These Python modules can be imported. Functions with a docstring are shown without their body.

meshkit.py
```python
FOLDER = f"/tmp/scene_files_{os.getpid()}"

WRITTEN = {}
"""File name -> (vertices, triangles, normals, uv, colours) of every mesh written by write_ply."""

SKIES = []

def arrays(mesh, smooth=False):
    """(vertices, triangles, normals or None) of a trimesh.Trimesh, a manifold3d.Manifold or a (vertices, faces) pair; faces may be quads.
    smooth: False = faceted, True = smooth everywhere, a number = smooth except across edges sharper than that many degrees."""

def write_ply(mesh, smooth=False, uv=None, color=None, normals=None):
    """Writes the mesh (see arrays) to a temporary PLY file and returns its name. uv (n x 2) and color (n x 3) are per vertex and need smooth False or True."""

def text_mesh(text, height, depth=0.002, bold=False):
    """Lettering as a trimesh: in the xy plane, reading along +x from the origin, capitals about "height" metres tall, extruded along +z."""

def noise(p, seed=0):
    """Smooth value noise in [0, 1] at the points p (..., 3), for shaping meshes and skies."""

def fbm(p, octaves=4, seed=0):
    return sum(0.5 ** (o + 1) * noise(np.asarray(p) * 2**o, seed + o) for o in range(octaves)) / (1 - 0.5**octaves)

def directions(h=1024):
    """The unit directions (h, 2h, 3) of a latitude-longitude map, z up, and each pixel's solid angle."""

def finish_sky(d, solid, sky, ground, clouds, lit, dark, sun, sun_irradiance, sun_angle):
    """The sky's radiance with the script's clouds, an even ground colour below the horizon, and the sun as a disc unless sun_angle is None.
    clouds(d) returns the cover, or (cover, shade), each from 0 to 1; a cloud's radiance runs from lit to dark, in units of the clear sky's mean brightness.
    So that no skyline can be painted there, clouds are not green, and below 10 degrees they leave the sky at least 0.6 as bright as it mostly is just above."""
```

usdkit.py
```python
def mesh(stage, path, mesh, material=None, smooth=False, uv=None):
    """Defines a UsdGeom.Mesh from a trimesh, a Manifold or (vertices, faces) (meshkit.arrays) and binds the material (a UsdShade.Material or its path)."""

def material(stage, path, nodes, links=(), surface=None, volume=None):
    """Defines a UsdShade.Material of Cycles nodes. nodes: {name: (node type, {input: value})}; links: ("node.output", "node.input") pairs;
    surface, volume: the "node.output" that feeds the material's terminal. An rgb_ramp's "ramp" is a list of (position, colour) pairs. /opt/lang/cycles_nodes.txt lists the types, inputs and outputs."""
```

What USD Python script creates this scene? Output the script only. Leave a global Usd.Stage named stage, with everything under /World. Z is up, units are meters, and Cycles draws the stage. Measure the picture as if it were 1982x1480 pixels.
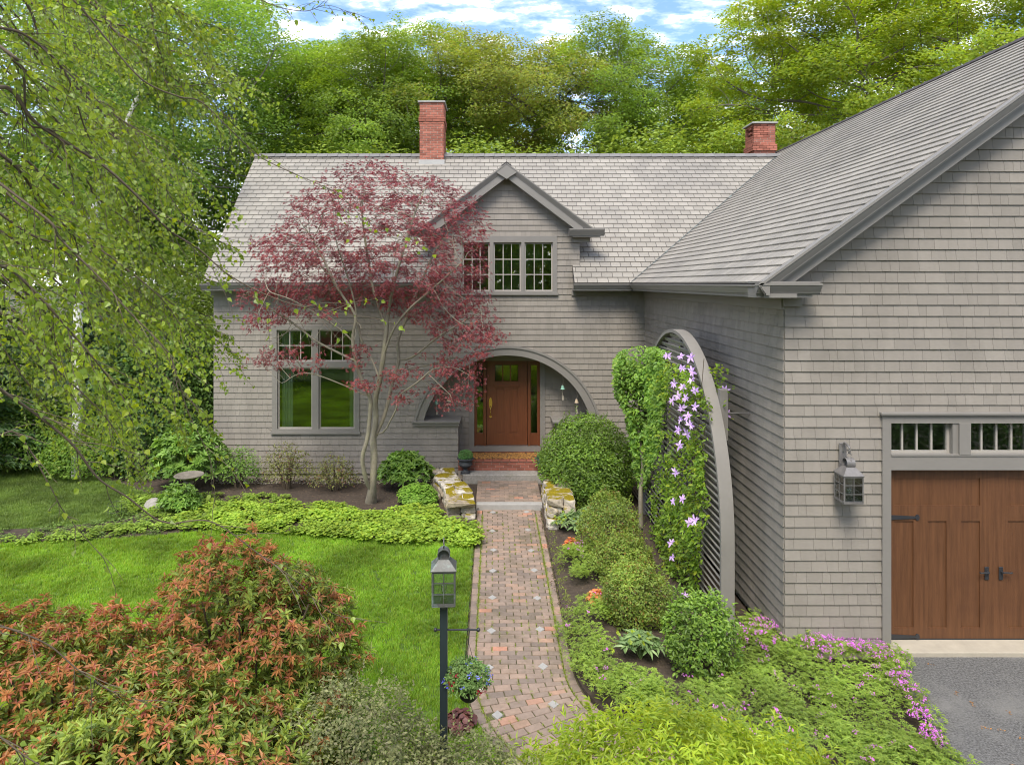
import math, random
import numpy as np
import shapely
import trimesh
import usdkit, meshkit
from scipy.spatial import cKDTree, ConvexHull
from scipy.sparse import coo_matrix
from scipy.sparse.csgraph import connected_components
from shapely.geometry import Polygon, Point, LineString, box as sbox
from shapely.ops import unary_union
from shapely.prepared import prep
from pxr import Usd, UsdGeom, UsdLux, UsdShade, Gf, Sdf, Vt

stage = Usd.Stage.CreateInMemory()
UsdGeom.SetStageUpAxis(stage, "Z")
UsdGeom.SetStageMetersPerUnit(stage, 1.0)
UsdGeom.Xform.Define(stage, "/World")
UsdGeom.Scope.Define(stage, "/World/Looks")

# ---------------------------------------------------------------- camera, sky, sun, exposure
EYE = 4.5            # height of the lens over the garage slab
FPX = 1321.0         # focal length in pixels of the 1982 px wide photograph
EXPOSURE = 1.72
cam = UsdGeom.Camera.Define(stage, "/World/camera")
cam.AddTranslateOp().Set((0, 0, EYE))
cam.AddRotateXOp().Set(90.0)
cam.CreateHorizontalApertureAttr(36.0)
cam.CreateVerticalApertureAttr(36.0 * 764 / 1024)
cam.CreateFocalLengthAttr(36.0 * FPX / 1982)
cam.CreateHorizontalApertureOffsetAttr(36.0 * (991 - 955) / 1982)
cam.CreateVerticalApertureOffsetAttr(-36.0 * (740 - 548) / 1982)
cam.CreateClippingRangeAttr((0.05, 5000.0))
cam.CreateFStopAttr(0.0)
cam.CreateExposureAttr(EXPOSURE)

SUN_AZ = math.atan2(-0.22, -0.75)     # the sun stands behind the camera and a little to its left, veiled by cloud
SUN_EL = math.radians(56)
SUN_DIR = np.array([math.sin(SUN_AZ) * math.cos(SUN_EL), math.cos(SUN_AZ) * math.cos(SUN_EL), math.sin(SUN_EL)])
SKY_STRENGTH = 0.10
sky_mat = usdkit.material(stage, "/World/Looks/sky", {
    "tc": ("texture_coordinate", {}),
    "sky": ("sky_texture", {"sky_type": "single_scattering", "sun_disc": False, "sun_elevation": SUN_EL, "sun_rotation": SUN_AZ, "altitude": 60.0, "air_density": 1.0, "aerosol_density": 0.6, "ozone_density": 2.0}),
    "sep": ("separate_xyz", {}),
    "zz": ("math", {"math_type": "maximum", "value2": 0.0}),
    "za": ("math", {"math_type": "add", "value2": 0.06}),
    "inv": ("math", {"math_type": "divide", "value1": 1.0}),
    "flat": ("vector_math", {"math_type": "scale"}),
    "mp": ("mapping", {"scale": (1.0, 1.25, 0.0), "location": (0.3, 0.9, 0.0)}),
    "n1": ("noise_texture", {"scale": 6.5, "detail": 6.0, "roughness": 0.6}),
    "n2": ("noise_texture", {"scale": 0.9, "detail": 2.0, "roughness": 0.5}),
    "mixn": ("math", {"math_type": "multiply_add", "value2": 0.55}),
    "cr": ("rgb_ramp", {"ramp": [(0.0, (0, 0, 0)), (0.68, (0.06, 0.06, 0.06)), (0.78, (0.18, 0.18, 0.18)), (0.90, (0.8, 0.8, 0.8)), (1.0, (0.95, 0.95, 0.95))]}),
    "low": ("map_range", {"from_min": 0.24, "from_max": 0.08, "to_min": 0.0, "to_max": 0.85, "clamp": True}),
    "shs": ("hsv", {"saturation": 1.25, "value": 0.82}),
    "cov": ("math", {"math_type": "maximum"}),
    "mix": ("mix_color", {"blend_type": "mix", "b": (9.9, 9.7, 9.7)}),
    "bg": ("background_shader", {"strength": SKY_STRENGTH}),
}, [("tc.generated", "sep.vector"), ("sep.z", "zz.value1"), ("zz.value", "za.value1"), ("za.value", "inv.value2"),
    ("tc.generated", "flat.vector1"), ("inv.value", "flat.scale"), ("flat.vector", "mp.vector"), ("mp.vector", "n1.vector"), ("mp.vector", "n2.vector"),
    ("n2.fac", "mixn.value1"), ("n1.fac", "mixn.value3"), ("mixn.value", "cr.fac"), ("sep.z", "low.value"), ("cr.color", "cov.value1"), ("low.result", "cov.value2"),
    ("cov.value", "mix.fac"), ("sky.color", "shs.color"), ("shs.color", "mix.a"), ("mix.result", "bg.color")], surface="bg.background")
dome = UsdLux.DomeLight.Define(stage, "/World/sky")
dome.CreateIntensityAttr(1.0)
UsdShade.MaterialBindingAPI.Apply(dome.GetPrim()).Bind(sky_mat)
dome.GetPrim().SetCustomDataByKey("kind", "structure")

sun = UsdLux.DistantLight.Define(stage, "/World/sun")
sun.CreateNormalizeAttr(True)
sun.CreateIntensityAttr(0.4)
sun.CreateAngleAttr(25.0)
sun.CreateColorAttr((1.0, 0.93, 0.81))
q = Gf.Rotation(Gf.Vec3d(0, 0, 1), Gf.Vec3d(*map(float, SUN_DIR)))
sun.AddOrientOp(UsdGeom.XformOp.PrecisionDouble).Set(q.GetQuat())

# ---------------------------------------------------------------- helpers
rng = np.random.default_rng(7)
random.seed(7)
COUNT, LOC, USED = {}, {"/World": np.zeros(3)}, set()


def at(px, py, y):
    """The point that the photograph shows at pixel (px, py) if it is y metres away."""
    return np.array([(px - 955) * y / FPX, y, EYE - (py - 548) * y / FPX])


def on_ground(px, py, z=-0.2):
    y = (EYE - z) * FPX / (py - 548)
    return np.array([(px - 955) * y / FPX, y, z])


def new_path(parent, name):
    k = COUNT.get((parent, name), 0)
    COUNT[(parent, name)] = k + 1
    return f"{parent}/{name}" + (f"_{k:03d}" if k else "")


def tag(prim, label=None, cat=None, group=None, kind=None):
    for k, v in (("label", label), ("category", cat), ("group", group), ("kind", kind)):
        if v:
            prim.SetCustomDataByKey(k, v)


def thing(name, label, cat, loc=(0, 0, 0), group=None, rz=0.0, scale=1.0):
    p = new_path("/World", name)
    x = UsdGeom.Xform.Define(stage, p)
    x.AddTranslateOp().Set(Gf.Vec3d(*map(float, loc)))
    x.AddRotateZOp().Set(float(rz))
    x.AddScaleOp().Set(Gf.Vec3f(scale, scale, scale))
    LOC[p] = np.array(loc, float)
    tag(x.GetPrim(), label, cat, group)
    return p


def copy_of(src, name, label, loc, rz=0.0, scale=1.0, group=None, cat=None):
    p = new_path("/World", name)
    x = UsdGeom.Xform.Define(stage, p)
    pr = x.GetPrim()
    pr.GetReferences().AddInternalReference(src)
    x.ClearXformOpOrder()
    s = (scale, scale, scale) if np.ndim(scale) == 0 else scale
    for nm, typ, val in (("xformOp:translate", Sdf.ValueTypeNames.Double3, Gf.Vec3d(*map(float, loc))), ("xformOp:rotateZ", Sdf.ValueTypeNames.Float, float(rz)), ("xformOp:scale", Sdf.ValueTypeNames.Float3, Gf.Vec3f(*map(float, s)))):
        pr.CreateAttribute(nm, typ).Set(val)
    pr.CreateAttribute("xformOpOrder", Sdf.ValueTypeNames.TokenArray, False, Sdf.VariabilityUniform).Set(["xformOp:translate", "xformOp:rotateZ", "xformOp:scale"])
    tag(pr, label, cat, group)
    pr.SetInstanceable(True)
    return p


def arr(m):
    if isinstance(m, trimesh.Trimesh):
        return np.array(m.vertices), np.array(m.faces)
    v, f = m
    v, f = np.asarray(v, float), np.asarray(f, int)
    if f.ndim == 2 and f.shape[1] == 4:
        f = np.vstack([f[:, [0, 1, 2]], f[:, [0, 2, 3]]])
    return v, f


TONE = np.random.default_rng(99)


def set_tone(m, n, f):
    """A number from 0 to 1 for each loose piece of the mesh, which its material may read."""
    k, comp = connected_components(coo_matrix((np.ones(2 * len(f), np.int8), (np.r_[f[:, 0], f[:, 0]], np.r_[f[:, 1], f[:, 2]])), shape=(n, n)), directed=False)
    t = TONE.uniform(size=k).astype(np.float32)[comp]
    UsdGeom.PrimvarsAPI(m).CreatePrimvar("tone", Sdf.ValueTypeNames.FloatArray, "vertex").Set(Vt.FloatArray.FromNumpy(t))


class MB:
    """Collects shapes in world coordinates; build() makes them one mesh of the scene."""

    def __init__(self):
        self.v, self.f, self.n = [], [], 0

    def add(self, m):
        v, f = arr(m)
        if len(f):
            self.v.append(v)
            self.f.append(f + self.n)
            self.n += len(v)
        return self

    def box(self, lo, hi):
        lo, hi = np.minimum(lo, hi), np.maximum(lo, hi)
        x, y, z = np.array([lo, hi]).T
        v = np.array([[a, b, c] for c in z for b in y for a in x])
        return self.add((v, [[0, 2, 3, 1], [4, 5, 7, 6], [0, 1, 5, 4], [2, 6, 7, 3], [0, 4, 6, 2], [1, 3, 7, 5]]))

    def bbox(self, lo, hi, c=0.004):
        """A box with chamfered edges."""
        lo, hi = np.minimum(lo, hi), np.maximum(lo, hi)
        return self.add(chamfer_box(lo, hi, c))

    def tube(self, pts, r, sides=8, cap=True):
        return self.add(tube(pts, r, sides, cap))

    def lathe(self, prof, c, sides=20):
        prof = np.asarray(prof, float)
        a = np.arange(sides) * 2 * np.pi / sides
        v = np.stack([prof[:, None, 0] * np.cos(a), prof[:, None, 0] * np.sin(a), np.broadcast_to(prof[:, None, 1], (len(prof), sides))], -1).reshape(-1, 3) + np.asarray(c)
        i, j = np.meshgrid(np.arange(len(prof) - 1), np.arange(sides), indexing="ij")
        qd = np.stack([i * sides + j, i * sides + (j + 1) % sides, (i + 1) * sides + (j + 1) % sides, (i + 1) * sides + j], -1).reshape(-1, 4)
        return self.add((v, qd))

    def prism(self, poly2, O, U, V, N, t):
        """A flat outline (in the frame O, U, V) extruded by t along N."""
        O, U, V, N = map(lambda a: np.asarray(a, float), (O, U, V, N))
        for g in getattr(poly2, "geoms", [poly2]):
            if g.is_empty or g.geom_type != "Polygon" or g.area < 1e-8:
                continue
            m = trimesh.creation.extrude_polygon(g, 1.0, engine="earcut")
            w = m.vertices
            v = O + w[:, :1] * U + w[:, 1:2] * V + w[:, 2:] * N * t
            f = m.faces
            if np.dot(np.cross(U, V), N) * t < 0:
                f = f[:, ::-1]
            self.add((v, f))
        return self

    def mesh(self):
        return np.vstack(self.v), np.vstack(self.f)

    def build(self, name, mat, parent="/World", smooth=False, label=None, cat=None, group=None, kind=None):
        if not self.v:
            return None
        p = new_path(parent, name)
        loc = LOC[parent]
        LOC[p] = loc
        v, f = self.mesh()
        m = usdkit.mesh(stage, p, trimesh.Trimesh(v - loc, f, process=False), mat, smooth=smooth)
        if not smooth:
            set_tone(m, len(v), f)
        tag(m.GetPrim(), label, cat, group, kind)
        return p


def chamfer_box(lo, hi, c):
    lo, hi = np.asarray(lo, float), np.asarray(hi, float)
    c = min(c, 0.3 * (hi - lo).min())
    P = []
    for ax in range(3):
        for k in range(8):
            s = np.array([k & 1, (k >> 1) & 1, (k >> 2) & 1])
            p = np.where(s, hi - c, lo + c)
            p[ax] = (hi if s[ax] else lo)[ax]
            P.append(p)
    P = np.array(P)
    h = ConvexHull(P)
    f = h.simplices.copy()
    ctr = P.mean(0)
    for i, t in enumerate(f):
        a, b, d = P[t]
        if np.dot(np.cross(b - a, d - a), a - ctr) < 0:
            f[i] = t[::-1]
    return P, f


def hull(P):
    P = np.asarray(P, float)
    h = ConvexHull(P)
    f = h.simplices.copy()
    ctr = P[h.vertices].mean(0)
    a, b, d = P[f[:, 0]], P[f[:, 1]], P[f[:, 2]]
    flip = np.einsum("ij,ij->i", np.cross(b - a, d - a), a - ctr) < 0
    f[flip] = f[flip][:, ::-1]
    used = np.unique(f)
    re = np.full(len(P), -1)
    re[used] = np.arange(len(used))
    return P[used], re[f]


def tube(pts, radii, sides=6, cap=True):
    p = np.asarray(pts, float)
    n = len(p)
    t = np.gradient(p, axis=0)
    t /= np.linalg.norm(t, axis=1, keepdims=True) + 1e-12
    ref = np.array([0.0, 0, 1]) if abs(t[:, 2]).mean() < 0.8 else np.array([1.0, 0.1, 0])
    a = np.cross(t, ref)
    a /= np.linalg.norm(a, axis=1, keepdims=True) + 1e-12
    b = np.cross(t, a)
    ang = np.arange(sides) * 2 * np.pi / sides
    r = np.broadcast_to(np.asarray(radii, float), (n,))
    v = (p[:, None] + r[:, None, None] * (np.cos(ang)[None, :, None] * a[:, None] + np.sin(ang)[None, :, None] * b[:, None])).reshape(-1, 3)
    i, j = np.meshgrid(np.arange(n - 1), np.arange(sides), indexing="ij")
    qd = np.stack([i * sides + j, (i + 1) * sides + j, (i + 1) * sides + (j + 1) % sides, i * sides + (j + 1) % sides], -1).reshape(-1, 4)
    f = np.vstack([qd[:, [0, 1, 2]], qd[:, [0, 2, 3]]])
    if cap:
        v = np.vstack([v, p[:1], p[-1:]])
        k = np.arange(sides)
        f = np.vstack([f, np.stack([np.full(sides, n * sides), k, (k + 1) % sides], 1), np.stack([np.full(sides, n * sides + 1), (n - 1) * sides + (k + 1) % sides, (n - 1) * sides + k], 1)])
    return v, f


def spline(P, n):
    """Catmull-Rom through the points P, n points in all."""
    P = np.asarray(P, float)
    Q = np.vstack([2 * P[0] - P[1], P, 2 * P[-1] - P[-2]])
    out = []
    for s in np.linspace(0, len(P) - 1 - 1e-9, n):
        i = int(s)
        t = s - i
        a, b, c, d = Q[i:i + 4]
        out.append(0.5 * (2 * b + (c - a) * t + (2 * a - 5 * b + 4 * c - d) * t * t + (3 * b - a - 3 * c + d) * t ** 3))
    return np.array(out)


def unit(v):
    v = np.asarray(v, float)
    return v / (np.linalg.norm(v, axis=-1, keepdims=True) + 1e-12)


# ---------------------------------------------------------------- leaves
def stamp(T, F, pos, X, Z, size, wid=None):
    """Copies of the leaf shape T (x along the leaf, y across, z up) at pos, pointing along X, facing Z."""
    pos, X, Z = np.asarray(pos, float), unit(X), np.asarray(Z, float)
    Y = unit(np.cross(Z, X))
    Zt = np.cross(X, Y)
    size = np.broadcast_to(np.asarray(size, float), (len(pos),))
    w = size if wid is None else wid
    S = np.stack([size, w, size], 1)
    v = pos[:, None] + (T[None, :, :1] * S[:, None, :1]) * X[:, None] + (T[None, :, 1:2] * S[:, None, 1:2]) * Y[:, None] + (T[None, :, 2:] * S[:, None, 2:]) * Zt[:, None]
    f = F[None] + (np.arange(len(pos)) * len(T))[:, None, None]
    return v.reshape(-1, 3), f.reshape(-1, F.shape[1])


LEAF2 = (np.array([[0, 0, 0], [0.45, 0.30, 0.10], [1, 0, -0.06], [0.45, -0.30, 0.10]]), np.array([[0, 2, 1], [0, 3, 2]]))
LEAF_OVAL = (np.array([[0, 0, 0], [0.3, 0.24, 0.07], [0.7, 0.20, 0.05], [1, 0, -0.10], [0.7, -0.20, 0.05], [0.3, -0.24, 0.07]]), np.array([[0, 3, 1], [1, 3, 2], [0, 5, 3], [5, 4, 3]]))
LEAF_NARROW = (np.array([[0, 0, 0], [0.45, 0.13, 0.05], [1, 0, -0.16], [0.45, -0.13, 0.05]]), np.array([[0, 2, 1], [0, 3, 2]]))
LEAF_BIRCH = (np.array([[0, 0, 0], [0.16, 0.30, 0.07], [0.36, 0.42, 0.09], [0.62, 0.27, 0.05], [1, 0, -0.12], [0.62, -0.27, 0.05], [0.36, -0.42, 0.09], [0.16, -0.30, 0.07], [0.4, 0, -0.02]]),
              np.array([[0, 8, 1], [1, 8, 2], [2, 8, 3], [3, 8, 4], [4, 8, 5], [5, 8, 6], [6, 8, 7], [7, 8, 0]]))
_pm_v, _pm_f = [], []
for _k, _a in enumerate((-2.0, -1.05, 0.0, 1.05, 2.0)):
    _l = (0.62, 0.9, 1.0, 0.9, 0.62)[_k]
    _c, _s = math.cos(_a * 0.9), math.sin(_a * 0.9)
    _b = 3 * _k
    _pm_v += [[0, 0, 0], [_l * 0.45 * _c - 0.09 * _s, _l * 0.45 * _s + 0.09 * _c, 0.03], [_l * _c, _l * _s, -0.14 * _l]]
    _pm_v[-2:-1] = [[_l * 0.45 * _c - 0.10 * _s, _l * 0.45 * _s + 0.10 * _c, 0.03]]
    _pm_f.append([_b, _b + 2, _b + 1])
PALM_V, PALM_F = [], []
for _k, _a in enumerate((-1.9, -0.95, 0.0, 0.95, 1.9)):
    _l = (0.6, 0.9, 1.0, 0.9, 0.6)[_k]
    _c, _s = math.cos(_a), math.sin(_a)
    _b = len(PALM_V)
    PALM_V += [[0, 0, 0], [_l * 0.42 * _c - 0.13 * _s, _l * 0.42 * _s + 0.13 * _c, 0.04], [_l * _c, _l * _s, -0.15 * _l], [_l * 0.42 * _c + 0.13 * _s, _l * 0.42 * _s - 0.13 * _c, 0.04]]
    PALM_F += [[_b, _b + 2, _b + 1], [_b, _b + 3, _b + 2]]
LEAF_PALM = (np.array(PALM_V), np.array(PALM_F))
LEAF_ROUND = (np.array([[0, 0, 0], [0.2, 0.42, 0.06], [0.62, 0.46, 0.04], [0.95, 0.18, -0.03], [0.95, -0.18, -0.03], [0.62, -0.46, 0.04], [0.2, -0.42, 0.06]]), np.array([[0, 3, 2], [0, 2, 1], [0, 4, 3], [0, 5, 4], [0, 6, 5]]))


def rnd_unit(n, r):
    return unit(r.normal(size=(n, 3)))


def leaf_cloud(tmpl, pos, size, r, up=0.7, out=None, out_w=0.3, jitter=0.25, droop=0.2):
    """Leaves at pos: they face up and outward with some disorder."""
    n = len(pos)
    Z = rnd_unit(n, r) * (1 - up) + np.array([0, 0, up])
    if out is not None:
        Z = Z + out * out_w
    Z = unit(Z)
    X = rnd_unit(n, r)
    if out is not None:
        X = X + 0.8 * out
    X[:, 2] = X[:, 2] * 0.5 - droop
    X = unit(X - Z * np.einsum("ij,ij->i", X, Z)[:, None] * 0.8)
    s = size * (1 + jitter * r.uniform(-1, 1, n))
    return stamp(tmpl[0], tmpl[1], pos, X, Z, s)


# ---------------------------------------------------------------- materials
def M(name, nodes, links, surface):
    return usdkit.material(stage, f"/World/Looks/{name}", nodes, links, surface=surface)


RND = {"g": ("geometry", {}), "at": ("attribute", {"attribute": "tone"}), "oi": ("object_info", {}), "radd": ("math", {"math_type": "add"}), "rfr": ("math", {"math_type": "fraction"})}
RNDL = [("at.fac", "radd.value1"), ("oi.random", "radd.value2"), ("radd.value", "rfr.value1")]


def paint(name, base, var=0.10, scale=2.0, rough=0.6, spec=0.3, rand=0.0, bump=0.0, bscale=80.0, stretch=(1, 1, 1), metallic=0.0, tint=None, tint_amt=0.0, tscale=1.0):
    """A solid surface: the base colour with cloudy variation, some change from piece to piece, fine relief."""
    b = np.array(base)
    nodes = {**RND, "mp": ("mapping", {"scale": stretch}),
             "n": ("noise_texture", {"scale": scale, "detail": 5.0, "roughness": 0.6}),
             "r": ("rgb_ramp", {"ramp": [(0.25, tuple(b * (1 - var))), (0.75, tuple(np.minimum(b * (1 + var), 1)))]}),
             "mr": ("map_range", {"to_min": 1 - rand, "to_max": 1 + rand}),
             "h": ("hsv", {}), "p": ("principled_bsdf", {"roughness": rough, "specular_ior_level": spec, "metallic": metallic})}
    links = RNDL + [("g.position", "mp.vector"), ("mp.vector", "n.vector"), ("n.fac", "r.fac"), ("rfr.value", "mr.value"), ("mr.result", "h.value"), ("h.color", "p.base_color")]
    last = "r.color"
    if tint is not None:
        nodes |= {"tn": ("noise_texture", {"scale": tscale, "detail": 6.0, "roughness": 0.65}), "tr": ("map_range", {"from_min": 0.5, "from_max": 0.68, "to_max": tint_amt, "clamp": True}), "tm": ("mix_color", {"b": tint})}
        links += [("g.position", "tn.vector"), ("tn.fac", "tr.value"), ("tr.result", "tm.fac"), ("r.color", "tm.a")]
        last = "tm.result"
    links.append((last, "h.color"))
    if bump:
        nodes |= {"bn": ("noise_texture", {"scale": bscale, "detail": 4.0}), "b": ("bump", {"strength": bump, "distance": 0.01})}
        links += [("mp.vector", "bn.vector"), ("bn.fac", "b.height"), ("b.normal", "p.normal")]
    return M(name, nodes, links, "p.BSDF")


LEAF_GAIN = 1.28


def leafmat(name, dark, light, transl=0.35, rough=0.5, clump=0.5, cscale=0.8, extra=None, extra_at=0.9, spec=0.35):
    """Leaves: each its own tone between dark and light, broad lighter and darker drifts, light coming through."""
    dark, light = ((LEAF_GAIN * (q[0] + 0.055 * q[1]), LEAF_GAIN * q[1], LEAF_GAIN * (q[2] + 0.055 * q[1])) for q in (dark, light))
    stops = [(0.0, dark), (extra_at - 0.02, light)]
    if extra is not None:
        stops += [(extra_at, extra), (1.0, extra)]
    else:
        stops += [(1.0, light)]
    nodes = {**RND, "n": ("noise_texture", {"scale": cscale, "detail": 3.0}),
             "mr": ("map_range", {"from_min": 0.3, "from_max": 0.7, "to_min": 1 - clump, "to_max": 1 + clump}),
             "r": ("rgb_ramp", {"ramp": stops}), "h": ("hsv", {}),
             "p": ("principled_bsdf", {"roughness": rough, "specular_ior_level": spec}), "tcol": ("hsv", {"hue": 0.485, "saturation": 1.1, "value": 1.6}),
             "t": ("translucent_bsdf", {}), "m": ("mix_closure", {"fac": transl})}
    links = RNDL + [("g.position", "n.vector"), ("n.fac", "mr.value"), ("rfr.value", "r.fac"), ("r.color", "h.color"), ("mr.result", "h.value"), ("h.color", "p.base_color"), ("h.color", "tcol.color"), ("tcol.color", "t.color"), ("p.BSDF", "m.closure1"), ("t.BSDF", "m.closure2")]
    return M(name, nodes, links, "m.closure")


def glassmat(name, base=0.10, tint=(0.9, 0.95, 0.92)):
    return M(name, {"f": ("fresnel", {"IOR": 1.5}), "a": ("math", {"math_type": "add", "value2": base, "use_clamp": True}), "t": ("transparent_bsdf", {"color": tint}), "g": ("glossy_bsdf", {"color": (0.95, 0.97, 0.95), "roughness": 0.02}), "m": ("mix_closure", {})},
             [("f.fac", "a.value1"), ("a.value", "m.fac"), ("t.BSDF", "m.closure1"), ("g.BSDF", "m.closure2")], "m.closure")


K = {}
K["shingle"] = paint("shingle_stain", (0.236, 0.212, 0.185), var=0.08, scale=1.1, rough=0.75, spec=0.2, rand=0.065, bump=0.15, bscale=40, stretch=(6, 6, 0.7), tint=(0.15, 0.135, 0.115), tint_amt=0.35, tscale=0.8)
K["wall_back"] = paint("wall_sheathing", (0.16, 0.14, 0.12), rough=0.8)
K["trim"] = paint("trim_paint", (0.192, 0.179, 0.163), var=0.06, rough=0.5, spec=0.35)
K["sash"] = paint("sash_paint", (0.320, 0.296, 0.264), var=0.05, rough=0.5)
K["slate"] = paint("roof_slate", (0.252, 0.231, 0.201), var=0.10, scale=0.9, rough=0.62, spec=0.35, rand=0.10, bump=0.3, bscale=30, tint=(0.15, 0.14, 0.13), tint_amt=0.5, tscale=0.5)
K["slate_back"] = paint("roof_underlay", (0.05, 0.045, 0.045), rough=0.9)
K["ridge"] = paint("ridge_slate", (0.150, 0.143, 0.139), rough=0.6, rand=0.1)
K["brick_red"] = paint("chimney_brick", (0.300, 0.112, 0.078), var=0.15, scale=6, rough=0.8, spec=0.15, rand=0.28, bump=0.3, bscale=60)
K["mortar"] = paint("mortar", (0.416, 0.360, 0.304), rough=0.9)
K["lead"] = paint("flashing", (0.360, 0.352, 0.336), rough=0.6)
K["mahogany"] = paint("mahogany", (0.120, 0.038, 0.015), var=0.25, scale=4, rough=0.38, spec=0.5, stretch=(8, 8, 0.6), bump=0.08, bscale=30)
K["garage_wood"] = paint("stained_garage_door", (0.106, 0.046, 0.020), var=0.30, scale=3, rough=0.5, spec=0.3, stretch=(8, 8, 0.5), bump=0.2, bscale=40, tint=(0.07, 0.03, 0.016), tint_amt=0.4, tscale=1.6)
K["iron"] = paint("black_iron", (0.022, 0.023, 0.026), rough=0.45, spec=0.5)
K["post"] = paint("post_paint", (0.018, 0.026, 0.030), rough=0.4, spec=0.5)
K["copper"] = paint("weathered_copper", (0.085, 0.085, 0.080), var=0.3, scale=14, rough=0.5, spec=0.4, metallic=0.15, tint=(0.24, 0.33, 0.31), tint_amt=0.6, tscale=9)
K["pewter"] = paint("weathered_pewter", (0.17, 0.16, 0.155), var=0.25, scale=14, rough=0.45, spec=0.4, metallic=0.3)
K["brass"] = paint("brass", (0.72, 0.48, 0.12), rough=0.28, metallic=1.0)
K["glass"] = glassmat("window_glass", 0.055)
K["dormer_glass"] = glassmat("dormer_glass", 0.22)
K["lantern_glass"] = glassmat("lantern_glass", 0.09, (0.93, 0.96, 0.95))
K["room"] = paint("room_paint", (0.10, 0.09, 0.08), rough=0.9)
K["curtain"] = paint("curtain", (0.45, 0.47, 0.42), rough=0.9)
K["granite"] = paint("granite", (0.288, 0.268, 0.240), var=0.25, scale=25, rough=0.8, bump=0.5, bscale=50, tint=(0.16, 0.15, 0.10), tint_amt=0.5, tscale=4)
K["bluestone"] = paint("pale_stone", (0.310, 0.300, 0.285), var=0.12, scale=12, rough=0.75, bump=0.2)
K["concrete"] = paint("concrete", (0.360, 0.320, 0.256), var=0.12, scale=5, rough=0.85, bump=0.3)
K["asphalt"] = paint("asphalt", (0.115, 0.113, 0.110), var=0.75, scale=48, rough=0.85, spec=0.25, bump=0.8, bscale=120, tint=(0.175, 0.17, 0.16), tint_amt=0.8, tscale=1.3)
K["moss_joint"] = paint("mossy_joint", (0.085, 0.075, 0.04), var=0.5, scale=9, rough=0.95, tint=(0.09, 0.12, 0.02), tint_amt=0.9, tscale=3.5)
K["bark_grey"] = paint("grey_bark", (0.21, 0.185, 0.14), var=0.3, scale=9, rough=0.85, bump=0.7, bscale=30, stretch=(1, 1, 0.35), tint=(0.25, 0.24, 0.14), tint_amt=0.5, tscale=5)
K["bark_dark"] = paint("dark_bark", (0.15, 0.13, 0.105), var=0.3, scale=6, rough=0.9, bump=0.8, bscale=20, stretch=(1, 1, 0.3))
K["bark_white"] = paint("birch_bark", (0.62, 0.60, 0.55), var=0.15, scale=6, rough=0.8, tint=(0.06, 0.05, 0.045), tint_amt=0.9, tscale=3)
K["twig"] = paint("twig", (0.105, 0.080, 0.055), var=0.2, rough=0.8)
K["cord"] = paint("cord", (0.42, 0.38, 0.30), rough=0.9)
K["verdigris"] = paint("verdigris", (0.22, 0.42, 0.33), var=0.2, scale=20, rough=0.7)
K["bell_clay"] = paint("clay", (0.48, 0.38, 0.27), rough=0.8)
K["bath"] = paint("bath_stone", (0.16, 0.14, 0.115), var=0.3, scale=8, rough=0.85)
K["urn"] = paint("urn_iron", (0.055, 0.058, 0.064), var=0.25, scale=12, rough=0.6, spec=0.4)
K["basket"] = paint("glazed_pot", (0.022, 0.018, 0.016), rough=0.3, spec=0.5)
K["soil"] = paint("soil", (0.060, 0.045, 0.034), var=0.4, scale=14, rough=0.95, bump=0.9, bscale=35)
K["gravel"] = paint("gravel", (0.28, 0.245, 0.20), var=0.3, scale=20, rough=0.9, rand=0.3)
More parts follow.
